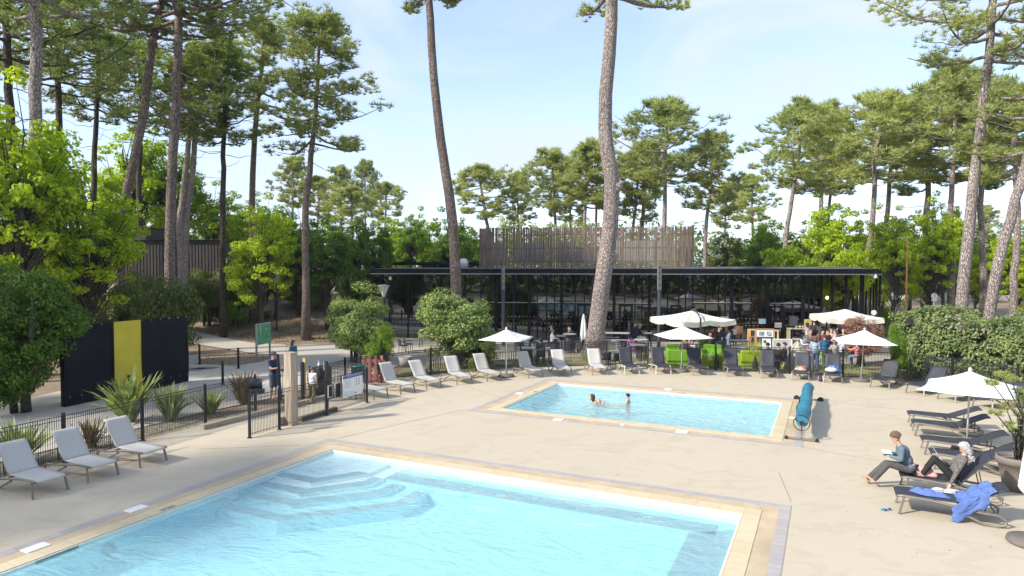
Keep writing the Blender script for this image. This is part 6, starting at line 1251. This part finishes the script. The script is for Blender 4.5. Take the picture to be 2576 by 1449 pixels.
bgl = [('pine with lopsided crown at the left end of the row behind the slatted screen', 1252, 78, 1205, 425, 2, 1.1), ('small flat pine second from the left behind the slatted screen', 1312, 80, 1300, 440, 0, .8), ('round crowned pine above the left third of the slatted screen', 1405, 76, 1388, 385, 1, 1.0), ('pine with a thin trunk close right of the round crowned pine', 1440, 80, 1430, 415, 3, .8),
       ('twin stemmed pine left of the thick crooked trunk, left stem', 1478, 72, 1468, 375, 0, 1.0), ('twin stemmed pine left of the thick crooked trunk, right stem', 1490, 73, 1505, 362, 1, .8), ('slanting pine right of the thick crooked trunk, nearer it', 1578, 74, 1608, 385, 3, .85), ('slanting pine right of the thick crooked trunk, farther from it', 1602, 76, 1630, 370, 2, 1.0),
       ('tallest broad crowned pine of the middle background with a pale straight trunk', 1658, 62, 1680, 265, 1, 1.15), ('pine with tiered open crown right of the tallest broad crowned pine', 1765, 62, 1792, 342, 3, .95), ('small pale pine in the gap left of the right hand wood', 1896, 82, 1892, 447, 0, 1.0), ('low pine between the tiered pine and the small pale pine', 1820, 88, 1828, 470, 2, .9),
       ('big leaning pine at the left end of the right hand wood', 1950, 58, 2022, 268, 1, 1.05), ('pine with a round crown behind the big leaning pine', 2045, 68, 2082, 270, 3, 1.0), ('thin pine between the leaning pines of the right hand wood', 2068, 72, 2100, 330, 0, .8), ('leaning pine with long pale trunk in the middle of the right hand wood', 2166, 53, 2222, 245, 1, 1.1), ('darker stem close behind the long pale leaning trunk', 2200, 60, 2262, 250, 0, .95), ('tall pine with wide crown left of the straight right hand pine', 2330, 58, 2345, 240, 3, 1.15),
       ('dense pine just left of the straight right hand pine', 2392, 52, 2400, 180, 1, 1.05), ('dark crowned pine right of the straight right hand pine', 2480, 56, 2470, 215, 3, 1.1), ('pine at the far right edge behind the leaning trunk', 2556, 48, 2560, 230, 0, 1.1), ('small distant pine low between the two right hand trunks', 2478, 98, 2478, 524, 2, .8),
       ('small far pine left of the tall slim trunk, first of four', 735, 88, 737, 402, 0, .9), ('small far pine with sparse top right of the drooping pine, second of four', 858, 82, 856, 425, 3, .9), ('small far pine with round crown, third of four right of the drooping pine', 922, 86, 918, 412, 1, .7), ('small far pine at the right end of the far left row', 972, 92, 970, 468, 2, 1.0), ('small far pine behind the drooping pine trunk', 800, 90, 800, 455, 2, .9), ('small far pine above the dark rounded tree, left of its top', 880, 70, 884, 478, 2, 1.0)]
for L_ in bgl: bgp(*L_)
# broad-leaved trees
ov = [oak_mesh(60, 9, 3.4, 5.6, 3.3, 115, 120, .22, .17, crad=(.3, .8)), oak_mesh(61, 9, 3.1, 5.3, 3.5, 95, 120, .22, .15, 2, crad=(.3, .8)), oak_mesh(62, 7, 2.7, 4.2, 2.6, 80, 150, .22, .13, 3), oak_mesh(63, 8, 2.4, 4.6, 3.1, 90, 170, .20, .14)]
ov.append(oak_mesh(64, 13, 3.0, 7.4, 5.6, 150, 120, .22, .19, crad=(.3, .75))); OH = [8.9, 8.8, 6.9, 7.8, 13.2]; OR = [3.7, 3.4, 3.1, 2.8, 3.3]
def oak(label, px, d, ytop, halfw, v, leaf, bark=bk_oak, rz=None, group=None, name='oak_tree', z0=None, cat='tree'):
    b = PD(px, 700, d); b.z = (HT(b.x, b.y) if z0 is None else z0) - .05; tz = PD(px, ytop, d).z; sz = (tz - b.z) / OH[v]; sx = halfw * d / F / OR[v]
    if sz / sx > 1.3: v = 4; sz = (tz - b.z) / OH[v]; sx = halfw * d / F / OR[v]
    return tree(name, label, cat, 'ov%d' % v, ov[v], bark, leaf, b, rz if rz is not None else px * .61, (sx, sx, sz), 0, group)
go = 'spring green broad leaved trees'
ol = [('bright spring oak filling the left edge in front of the lichen spotted trunk', 40, 29, 170, 175, 0, lf_lime), ('bright spring oak low at the left, below the leaning pine', 225, 32, 400, 150, 1, lf_lime), ('dark green broad tree behind the leaning pine', 330, 57, 275, 135, 0, lf_lime), ('green tree behind the straight grey pine trunk', 430, 59, 320, 105, 3, lf_lime), ('deep green tree at the left edge behind the bright oak', 90, 42, 250, 150, 0, lf_green),
      ('lime green tree with open branches beside the cone lamp', 658, 46, 478, 95, 1, lf_sunlit), ('lime green low tree hanging over the green map board', 692, 51, 560, 62, 2, lf_sunlit), ('green tree left of the lime tree, behind the chalet', 560, 60, 440, 90, 0, lf_lime), ('dark rounded tree with bare lower trunk left of the pavilion', 822, 48, 545, 78, 3, lf_deep), ('deep green ivy clad tree touching the left corner of the pavilion', 945, 50, 528, 58, 3, lf_deep), ('mid green tree between the two dark trees left of the pavilion', 890, 56, 535, 70, 1, lf_green),
      ('soft green tree behind the black annex canopy', 1030, 66, 512, 58, 0, lf_green), ('vivid green tree left of the slatted screen behind the slim trunk', 1130, 60, 514, 76, 0, lf_green), ('green tree behind the drooping pine', 750, 52, 505, 80, 0, lf_green),
      ('lime green bush top showing over the right end of the slatted screen', 1690, 56, 546, 50, 2, lf_sunlit), ('dull brownish green tree right of the slatted screen', 1822, 64, 560, 65, 0, lf_shrubd), ('green tree between the brownish tree and the big lime tree', 1905, 66, 555, 60, 3, lf_green),
      ('big lime green oak in the middle of the right hand wood', 2105, 55, 466, 100, 0, lf_sunlit), ('low lime green tree just above the pavilion roof', 1985, 50, 605, 85, 2, lf_sunlit), ('low bright lime tree above the right end of the pavilion roof', 2120, 47, 610, 85, 2, lf_sunlit), ('lime green tree right of the long pale leaning trunk', 2250, 50, 500, 75, 1, lf_sunlit), ('sparse lime green tree before the long bungalow', 2345, 52, 488, 80, 1, lf_sunlit), ('lime green tree between the two right hand trunks', 2455, 60, 585, 55, 3, lf_sunlit), ('lime green tree at the right edge beside the leaning trunk', 2556, 50, 545, 70, 0, lf_sunlit),
      ('soft green tree behind the slim trunk and annex', 1075, 74, 530, 62, 1, lf_lime), ('green tree closing the gap right of the dark rounded tree', 700, 62, 505, 70, 3, lf_green), ('soft green tree left of the slatted screen, farther back', 1190, 76, 540, 50, 0, lf_green), ('far green tree above the annex, second row', 985, 78, 520, 60, 0, lf_lime), ('far green tree right of the drooping pine trunk', 850, 74, 515, 62, 1, lf_green), ('far green tree left of the drooping pine trunk', 620, 70, 470, 70, 0, lf_green),
      ('tall lime green tree right of the big lime oak', 2190, 66, 520, 66, 0, lf_sunlit), ('tall lime green tree before the darker stem', 2290, 64, 505, 66, 3, lf_sunlit), ('high lime green tree left of the straight right hand pine', 2375, 62, 470, 62, 1, lf_sunlit), ('lime green tree close behind the leaning right hand trunk', 2500, 58, 555, 60, 0, lf_sunlit), ('green tree behind the low tree above the pavilion roof', 2010, 66, 545, 66, 1, lf_green), ('far tree left of the big leaning pine foot', 1870, 76, 590, 60, 0, lf_green),
      ('green tree behind the big leaning pine', 1940, 72, 520, 70, 1, lf_green), ('green undergrowth tree behind the colonnade', 2150, 68, 640, 90, 2, lf_sunlit), ('lime green tree behind the colonnade end', 2215, 58, 615, 70, 2, lf_sunlit), ('green tree behind the straight right hand pine', 2400, 66, 560, 75, 0, lf_green)]
for L_ in ol: oak(*L_, group=go)
gs = 'pale new leaved saplings'
pvl = oak_mesh(70, 6, 1.6, 3.6, 2.6, 40, 70, .17, .05, 4, crad=(.4, .7)); 
for lb_, px, ytop, hw in (('pale feathery sapling behind the left part of the slatted screen', 1290, 500, 44), ('pale feathery sapling behind the middle of the slatted screen', 1420, 512, 40), ('pale feathery sapling near the twin stemmed pine', 1365, 520, 38), ('thin pale sapling close left of the thick crooked trunk', 1465, 508, 30)):
    b = PD(px, 700, 66); sz = (PD(px, ytop, 66).z) / 6.2; sx = hw * 66 / F / 1.9; tree('sapling', lb_, 'tree', 'pvl', pvl, bk_oak, lf_pale, Vector((b.x, b.y, 0)), px, (sx, sx, sz), 0, gs)
# far wood closing the view at the horizon
rg = np.random.default_rng(9); cs_ = []; ns_ = []
for x in np.arange(-190, 215, 2.6):
    for r_ in range(3):
        y = 118 + r_ * 14 + rg.normal() * 3 + abs(x) * .05; h = 9.5 + 2.2 * math.sin(x * .07) + 1.6 * math.sin(x * .31 + r_) + rg.normal() * 1.0 + r_ * 1.2
        for z in np.arange(1.5, h, 2.4):
            pc, dd = blob(rg, (x + rg.normal() * 1.0, y, z), (2.1, 2.1, 1.6), 26, .6); cs_.append(pc); ns_.append(unit(dd + np.array([0, -.3, .5])))
fw = npmesh('far_wood', leaves(rg, np.concatenate(cs_), np.concatenate(ns_), .95), 4); setp(obj('far_wood', fw, leafmat('far_leaves', (.07, .115, .045), (.22, .29, .09), .25, .06)), 'distant mixed wood closing the view behind everything', 'woodland', None, 'stuff')
rg = np.random.default_rng(19); cs_ = []; ns_ = []
for g in np.arange(math.radians(150), math.radians(395), .028):
    for r_ in range(2):
        R_ = 46 + r_ * 7 + rg.normal(); x = 4 + R_ * math.cos(g) * 1.15; y = 8 + R_ * math.sin(g); h = 8.5 + 2 * math.sin(g * 9) + rg.normal()
        if y > 14: continue
        for z in np.arange(.8, h, 2.0): pc, dd = blob(rg, (x, y, z), (1.7, 1.7, 1.5), 26, .6); cs_.append(pc); ns_.append(unit(dd + np.array([0, .2, .5])))
fw = npmesh('unseen_wood', leaves(rg, np.concatenate(cs_), np.concatenate(ns_), .85), 4); setp(obj('unseen_wood', fw, lf_deep), 'unseen dense wood added around the near sides of the pool for dark glass reflections', 'woodland', None, 'stuff')  # unseen wood, added so the pavilion glass mirrors dark foliage
# shrubs ------------------------------------------------------------
sv = [oak_mesh(80, 3, 1.5, 1.45, 1.35, 95, 230, .085, .06, 4, surf=.35, crad=(.28, .5)), oak_mesh(81, 3, 1.4, 1.3, 1.25, 90, 200, .10, .06, 5, surf=.35, crad=(.28, .55))]
def shrub(label, px, d, ytop, halfw, v, leaf, rz=None, group=None, name='shrub', z0=0, depthf=1.0):
    b = PD(px, 700, d); b.z = z0; tz = PD(px, ytop, d).z - z0; sz = tz / (2.95 if v == 0 else 2.75); sx = halfw * d / F / (1.8 if v == 0 else 1.75)
    return tree(name, label, 'shrub', 'sv%d' % v, sv[v], bk_oak, leaf, b, rz if rz is not None else px * .7, (sx, sx * depthf, sz), 0, group, 'stem', 'foliage')
big = oak_mesh(82, 4.4, 1.95, 1.95, 2.05, 230, 260, .13, .07, 6, surf=.35, crad=(.35, .62)); b = PD(1150, 700, 33.2)
tree('shrub', 'big round glossy shrub in front of the pavilion, left of the first umbrella', 'shrub', 'big', big, bk_oak, lf_shrub, Vector((b.x, b.y, 0)), 0, (1.0, .85, 1.0), 0, None, 'stem', 'foliage')
b2 = oak_mesh(83, 4.2, 1.5, 2.0, 2.05, 160, 210, .11, .06, 4, surf=.35, crad=(.3, .6)); b = PD(905, 700, 35); tree('shrub', 'tall loose olive green shrub between the path and the left pavilion corner', 'shrub', 'b2', b2, bk_oak, lf_shrub, Vector((b.x - .25, b.y, 0)), 1, (1.12, 1, 1.02), 0, None, 'stem', 'foliage')
shrub('dense yellow green shrub right behind the red barrier', 955, 30.5, 800, 48, 0, lf_green); shrub('low dark shrub under the left side of the big round shrub', 1215, 32.2, 850, 50, 0, lf_shrubd)
b3 = oak_mesh(84, 6.3, 2.35, 2.95, 2.9, 260, 250, .13, .12, 3, surf=.35, crad=(.4, .75), lobes=3); b = P(68, 1040); b.z = 0; tree('shrub', 'very large dark green shrub at the left edge in front of the black screen', 'shrub', 'b3', b3, bk_oak, lf_deep, b + Vector((-.35, .2, 0)), 2, (.76, .80, .93), 0, None, 'stem', 'foliage')
gd = 'dark shrubs of the left bank'
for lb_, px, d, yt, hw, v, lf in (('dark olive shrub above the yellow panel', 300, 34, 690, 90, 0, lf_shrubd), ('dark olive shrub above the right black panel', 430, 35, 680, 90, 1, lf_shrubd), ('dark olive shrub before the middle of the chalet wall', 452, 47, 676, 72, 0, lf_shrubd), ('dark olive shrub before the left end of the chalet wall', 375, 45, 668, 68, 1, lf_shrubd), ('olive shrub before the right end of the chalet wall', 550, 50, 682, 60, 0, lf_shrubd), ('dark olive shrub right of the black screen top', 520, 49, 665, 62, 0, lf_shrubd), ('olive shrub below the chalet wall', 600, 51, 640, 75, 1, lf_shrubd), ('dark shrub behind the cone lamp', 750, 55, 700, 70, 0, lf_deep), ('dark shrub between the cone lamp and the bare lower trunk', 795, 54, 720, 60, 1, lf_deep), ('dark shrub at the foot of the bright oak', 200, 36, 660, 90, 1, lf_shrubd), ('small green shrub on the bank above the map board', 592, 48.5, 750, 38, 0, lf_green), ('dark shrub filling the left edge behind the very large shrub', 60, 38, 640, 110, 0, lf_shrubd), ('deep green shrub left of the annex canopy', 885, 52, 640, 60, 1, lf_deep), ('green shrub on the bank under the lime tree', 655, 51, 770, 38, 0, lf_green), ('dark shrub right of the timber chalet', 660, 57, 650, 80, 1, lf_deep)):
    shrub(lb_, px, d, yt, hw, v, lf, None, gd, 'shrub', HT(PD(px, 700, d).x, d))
b = P(2165, 930); tree('red_shrub', 'bush with reddish new leaves beside the large right umbrella', 'shrub', 'sv0', sv[0], bk_oak, lf_red, Vector((b.x + .7, b.y + 1.3, 0)), .5, (.66, .7, .95), 0, None, 'stem', 'foliage')
for px, py, h, lb_ in ((1905, 918, .0, 'x'),): pass
# hedge (one long clipped hedge)
rg = np.random.default_rng(77); hp_ = [P(2215, 935), P(2300, 955), P(2400, 972), P(2560, 996), Vector((25.5, 25.2, 0)), Vector((31, 22, 0))]; cs_ = []; ns_ = []; mb = MB(); o0 = Vector((hp_[0].x, hp_[0].y, 0))
tot = 0
for i in range(len(hp_) - 1):
    A_, B_ = hp_[i], hp_[i + 1]; d = B_ - A_; l = d.length; nn_ = Vector((-d.y, d.x, 0)).normalized(); n = int(l * 190)
    for k in range(n):
        f = rg.random(); u_ = rg.random(); pos = A_ + d * f; xx = tot + l * f; top = 3.05 + .22 * math.sin(xx * .9) + .15 * math.sin(xx * 2.3 + 1) - (.5 * max(0, 1 - xx / 1.6))
        if u_ < .62: off_ = (.12 + .20 * math.sin(xx * 1.7) * .5 + .12 * math.sin(xx * 5 + 1)) + rg.random() * .25; z = .12 + (top - .2) * rg.random(); no = -nn_ * .9 + Vector((0, 0, .6)); off_ += .32 * max(0, (z / top) - .72) / .28 + .10 * math.sin(z * 4 + xx * 2.2)
        else: off_ = .2 + 2.1 * rg.random(); z = top - .12 * rg.random() + .06 * math.sin(off_ * 5 + xx * 3); no = Vector((0, 0, 1)) - nn_ * .3
        c = pos + nn_ * (off_ + .15) - o0; pc, dd = blob(rg, (c.x, c.y, z), (.17, .17, .14), 11, .3); cs_.append(pc); ns_.append(unit(dd * .6 + np.array(no) + rg.normal(size=dd.shape) * .4))
    for k in range(int(l * 2.2)):
        pos = A_ + d * rg.random() + nn_ * (.6 + rg.random()) - o0; mb.tube([pos, pos + Vector((0, 0, 1.3)), pos + Vector((.2, -.1, 2.6))], [.035, .025, .012], 5)
    tot += l
t = thing('hedge', 'long dense evergreen hedge behind the right hand loungers', 'hedge', o0); obj('foliage', npmesh('foliage', leaves(rg, np.concatenate(cs_), np.concatenate(ns_), .12, .6), 4), lf_hedge, t); obj('stems', mb, bk_oak, t)
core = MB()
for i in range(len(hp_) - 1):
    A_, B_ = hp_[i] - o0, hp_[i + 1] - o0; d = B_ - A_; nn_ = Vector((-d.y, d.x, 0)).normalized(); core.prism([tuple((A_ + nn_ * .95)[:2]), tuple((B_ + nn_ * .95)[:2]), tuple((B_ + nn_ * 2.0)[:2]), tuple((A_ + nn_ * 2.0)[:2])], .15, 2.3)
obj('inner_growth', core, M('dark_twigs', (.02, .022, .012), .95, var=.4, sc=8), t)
shrub('yellow green shrub growing through the left end of the hedge', 2262, 28.6, 800, 26, 0, lf_green)
shrub('small round yellow green bush beyond the hedge by the first round sign', 2232, 48, 757, 15, 1, lf_lime, None, None, 'shrub')
# sword leaved plants, palm, grasses
def flax(seed, n, h, w, leaf, arch=.5, broad=.05):
    rg = np.random.default_rng(seed); vs = []
    for k in range(n):
        g = rg.random() * 6.283; out = (rg.random() ** .8) * w; hh = h * (.6 + .45 * rg.random()); d = np.array([math.cos(g), math.sin(g), 0]); s = np.array([-math.sin(g), math.cos(g), 0]) * 1.0; s = unit(s + rg.normal(size=3) * .4); b0 = d * rg.random() * .15; seg = 6; ar = arch * rg.random()
        pr = [b0 + d * out * (u_ + ar * u_ ** 3) + np.array([0, 0, hh * (u_ - ar * .55 * u_ ** 3)]) for u_ in np.linspace(0, 1, seg + 1)]
        for i in range(seg):
            w0 = broad * math.sin(math.pi * (.18 + .80 * i / seg)) ; w1 = broad * math.sin(math.pi * min(.999, .18 + .80 * (i + 1) / seg)) if i < seg - 1 else .002
            vs += [pr[i] - s * w0, pr[i] + s * w0, pr[i + 1] + s * w1, pr[i + 1] - s * w1]
    return vs
def plant(name, label, cat, vs, leaf, pos, group=None, stemr=.05, stemh=.15):
    t = thing(name, label, cat, pos, 0, group); obj('leaves', npmesh('leaves', np.array(vs), 4), leaf, t); obj('stem', MB().lathe([(stemr * 1.3, 0), (stemr, stemh * .6), (.01, stemh)], 8), bk_oak, t); return t
gf = 'sword leaved plants in the bed along the left fence'
for lb_, px, py, sd, n, h, w, lf, br in (('largest grey green sword leaved plant in front of the yellow panel', 325, 1060, 1, 120, 1.80, .95, lf_flax, .07), ('sword leaved plant with bronze tips right of the largest one', 428, 1055, 2, 130, 1.3, .68, lf_flax, .042), ('small arching green sword leaved plant before the fence post', 530, 1040, 3, 100, 1.0, .6, lf_flax, .032), ('bronze sword leaved plant by the fence corner, left of the man in the cap', 612, 1015, 4, 130, 1.4, .62, lf_flaxd, .04),
                            ('yellow tipped sword leaved plant behind the first pale lounger at the left edge', 45, 1165, 5, 120, 1.25, .85, lf_flax, .04), ('dark bronze sword leaved plant between the two left loungers', 228, 1125, 6, 55, 1.0, .5, lf_flaxd, .03)):
    plant('sword_plant', lb_, 'plant', flax(sd, n, h, w, lf, .55, br), lf, P(px, py), gf)
plant('spiky_plant', 'dark spiky leaved plant between the fourth and third charcoal loungers', 'plant', flax(9, 34, .95, .42, None, .2, .02), lf_flaxd, flo(G(za(1850, 1350), 0)) + Vector((0, .35, 0)))
b = P3(zb(470, 1400), 33.0); rg = np.random.default_rng(31); vs = []
for f in range(26):
    g = rg.random() * 6.283; el = rg.random() ** .7 * 1.5 - .35; d = np.array([math.cos(g) * math.cos(el), math.sin(g) * math.cos(el), math.sin(el)]); o_ = np.array([0, 0, .62]); r0 = .42 + .18 * rg.random(); c = o_ + d * r0; sd_ = unit(np.cross(d, [0, 0, 1])); upv = np.cross(sd_, d)
    for j in range(15):
        a_ = (j - 7) * .20; dd = unit(d * math.cos(a_) + sd_ * math.sin(a_)); e = c + dd * (.42 - .02 * abs(j - 7)) + np.array([0, 0, -.05]); s = unit(np.cross(dd, upv)) * .012; vs += [c - s * .4, c + s * .4, e + s * .3, e - s * .3]
    s = sd_ * .008; vs += [o_ - s, o_ + s, c + s, c - s]
plant('palm', 'small bright fan palm behind the empty charcoal lounger', 'palm', vs, lf_palm, b, None, .12, .65)
for k, (pt, lb_) in enumerate(((ze(200, 1150), 'tuft of fresh grass left of the boy in the cap, behind the fence'), (ze(330, 1180), 'tuft of fresh grass below the dark chair of the boy in the cap'), (ze(1400, 870), 'yellowish grass clump at the left foot of the thick pine trunk'), (za(900, 1300), 'upright yellow green seedling left of the second umbrella pole'), (zc(60, 1330), 'grass tuft under the lime stool of the petrol hoodie'), ((955, 905), 'grass tuft at the foot of the loose olive shrub'))):
    q = P(pt[0], max(906, min(pt[1], 915))); h = .55 if k != 3 else .9
    plant('grass_tuft', lb_, 'grass tuft', flax(50 + k, 60, h, .28 if k != 3 else .14, None, .5, .012 if k != 3 else .02), lf_flax if k == 2 else lf_palm, q)
# strip planting and leaf litter: low ground cover in the beds
def cover(name, label, poly, n, h, leaf, seed, size=.09):
    rg = np.random.default_rng(seed); xs_ = [p.x for p in poly]; ys_ = [p.y for p in poly]; x = rg.uniform(min(xs_), max(xs_), n); y = rg.uniform(min(ys_), max(ys_), n); pn = np.sin(x * 1.9) * np.sin(y * 2.3 + 1) + rg.normal(size=n) * .5; k = pip(x, y, [(p.x, p.y) for p in poly]) & (pn > .1); x = x[k]; y = y[k]
    z = h * rg.random(len(x)) ** 1.5 + .01 + np.array([HT(a_, b_) for a_, b_ in zip(x, y)]); nr = unit(rg.normal(size=(len(x), 3)) * .5 + np.array([0, 0, 1])); o = obj(name, npmesh(name, leaves(rg, np.stack([x, y, z], 1), nr, size), 4), leaf); return setp(o, label, 'ground cover', None, 'stuff')
bedp = [P(973, 959), P(1084, 939), P(1200, 928), P(1310, 922), P(1526, 916), P(1630, 920), P(1800, 927), P(1986, 936), P(2240, 948), P(2160, 920), P(1990, 915), P(1800, 909), P(1650, 904), P(1413, 902), P(1250, 909), P(1084, 918)]
cover('ground_cover', 'low weeds and grass between the back fence and the paling', bedp, 16000, .16, lf_palm, 5, .06)
lbed = [fenceA0 - dA * 6 + nL * .1, gA + nL * .1, gA + nL * 1.45 - dA * 1.0, fenceA0 - dA * 6 + nL * 1.6]
cover('ground_cover', 'low green weeds in the gravel bed along the left fence', lbed, 9000, .05, lf_green, 6, .05)
litter = leafmat('dry_leaf_litter', (.16, .10, .06), (.42, .31, .20), .1, 2)
cover('leaf_litter', 'dry leaves and needles scattered on the wooded bank', [P(475, 862), P(690, 898), P(600, 918), P(480, 912)], 6000, .03, litter, 7, .07)
cover('leaf_litter', 'dry needles covering the slope behind the path', [PT(480, 828), PT(640, 860), PT(870, 862), PT(905, 845), PT(880, 800), PT(480, 790)], 26000, .04, litter, 8, .10)
def scatter(n, seed):
    rg = np.random.default_rng(seed); x = rg.uniform(-12, 22, n); y = rg.uniform(11, 33, n); k = pip(x, y, [(p[0], p[1]) for p in deckpoly])
    for c, a_, b_ in ((BC, BL, BW), (SC_, SL, SW)):
        u_ = (x - c.x) * U.x + (y - c.y) * U.y; w_ = (x - c.x) * V.x + (y - c.y) * V.y; k &= ~((u_ > -.4) & (u_ < a_ + .4) & (w_ > -.4) & (w_ < b_ + .4))
    x = x[k]; y = y[k]; return x, y, rg
x_, y_, rg = scatter(1500, 4); setp(obj('fallen_needles', npmesh('fallen_needles', leaves(rg, np.stack([x_, y_, np.full(len(x_), .008)], 1), unit(rg.normal(size=(len(x_), 3)) * .15 + np.array([0, 0, 1])), .045, .3), 4), litter), 'scattered dry needles and small leaves on the pool deck', 'leaf litter', None, 'stuff')
q = P(1066, 953); rk = M('pale_rock', (.55, .53, .50), .8, var=.2)
for lb_, pt in (('heap of pale stones right of the second back row lounger', P(1072, 938)), ('heap of pale stones left of the first umbrella pole', P(1263, 920)), ('heap of pale stones below the barrel right of the pine', P(1605, 918))):
    a = MB(); rn = random.Random(int(pt.x * 9))
    for k in range(14): r_ = rn.uniform(.06, .13); a.ell((rn.gauss(0, .22), rn.gauss(0, .12), r_ * .6 + rn.random() * .08), (r_, r_ * .8, r_ * .6), 7, 5, Matrix.Rotation(rn.random() * 3, 3, 'Z'))
    solo('stone_heap', a, rk, lb_, 'stones', pt, 0, 'heaps of pale stones', False)
# potted pine at the right edge
b = P(2556, 1232); t0 = Vector((b.x, b.y, .67)); stems = MB(); cen = []; rg = np.random.default_rng(3); rn = random.Random(3)
for sx, pads_ in (((.12), [(2520, 945, 15.3), (2495, 965, 15.1), (2545, 955, 15.6), (2570, 985, 15.5)]), ((-.05), [(2505, 1040, 15.0), (2530, 1025, 15.2), (2560, 1040, 15.4), (2575, 1010, 15.6)]), ((.2), [(2565, 1090, 15.2), (2540, 1070, 15.0), (2580, 1060, 15.3)])):
    for (px, py, d) in pads_:
        e = PD(px, py, d) - t0; md = Vector((e.x * .3 + .1 + sx, e.y * .4, e.z * .55)); stems.tube([(sx * .4, 0, 0), (md.x * .7, md.y * .6, md.z * .6), md, e * .8 + md * .2, e], [.035, .028, .02, .012, .006], 5); pc, _ = blob(rg, e, (.17, .17, .08), 18, .2); cen.append(pc)
t = thing('potted_pine', 'small cloud pruned pine growing from the large taupe pot at the right edge', 'tree', t0); obj('trunk', stems, bk_oak, t, True); obj('crown', npmesh('crown', needles(rg, np.concatenate(cen), 12, .12, .010), 3), lf_pine, t)
# pines and oaks outside the frame: behind the viewer (mirrored in the glass) and at the left (they shade the deck)
gq = 'pines standing outside the frame'
k = 0
for x, y, v, s_ in ((-20, -22, 0, 1.2), (-11, -26, 1, 1.2), (-3, -23, 3, 1.15), (5, -27, 0, 1.25), (13, -22, 1, 1.2), (21, -26, 3, 1.2), (29, -20, 0, 1.2), (36, -8, 1, 1.1), (-15, -30, 2, 1.3), (10, -32, 2, 1.4), (-28, 6, 1, 1.0), (-33, 16, 0, 1.1), (-36, -2, 3, 1.1), (-25, -12, 1, 1.1), (-31, 26, 3, 1.0)):
    k += 1; tree('pine_tree', 'pine outside the view, %s' % ('behind the viewer' if y < -18 else 'beyond the left side of the pool' if x < 0 else 'beyond the right side of the pool'), 'tree', 'pv%d' % v, pv[v], bk_low, lf_pined, Vector((x, y, 0)), k * 1.3, s_, 0, gq)
for x, y, v in ((-16, -24, 0), (-6, -26, 1), (2, -25, 0), (10, -24, 3), (18, -25, 0), (26, -24, 1), (34, -16, 0), (-26, -18, 0)):
    k += 1; tree('oak_tree', 'broad oak outside the view, behind the viewer', 'tree', 'ov%d' % v, ov[v], bk_oak, lf_green, Vector((x, y, 0)), k * 1.3, 1.1, 0, 'oaks standing outside the frame')

# thin spring haze: far trees fade a little
hz = MB(); hz.box((0, 400, 24.5), (1500, 1300, 52)); hm, n, new, link = newmat('haze_air'); o = new('ShaderNodeOutputMaterial'); pv_ = new('ShaderNodeVolumePrincipled'); pv_.inputs['Density'].default_value = 0.00022; pv_.inputs['Color'].default_value = (0.88, 0.93, 1.0, 1); link(pv_.outputs[0], o.inputs['Volume'])
setp(obj('haze', hz, hm), 'thin pale spring haze over the whole place', 'haze', None, 'stuff')
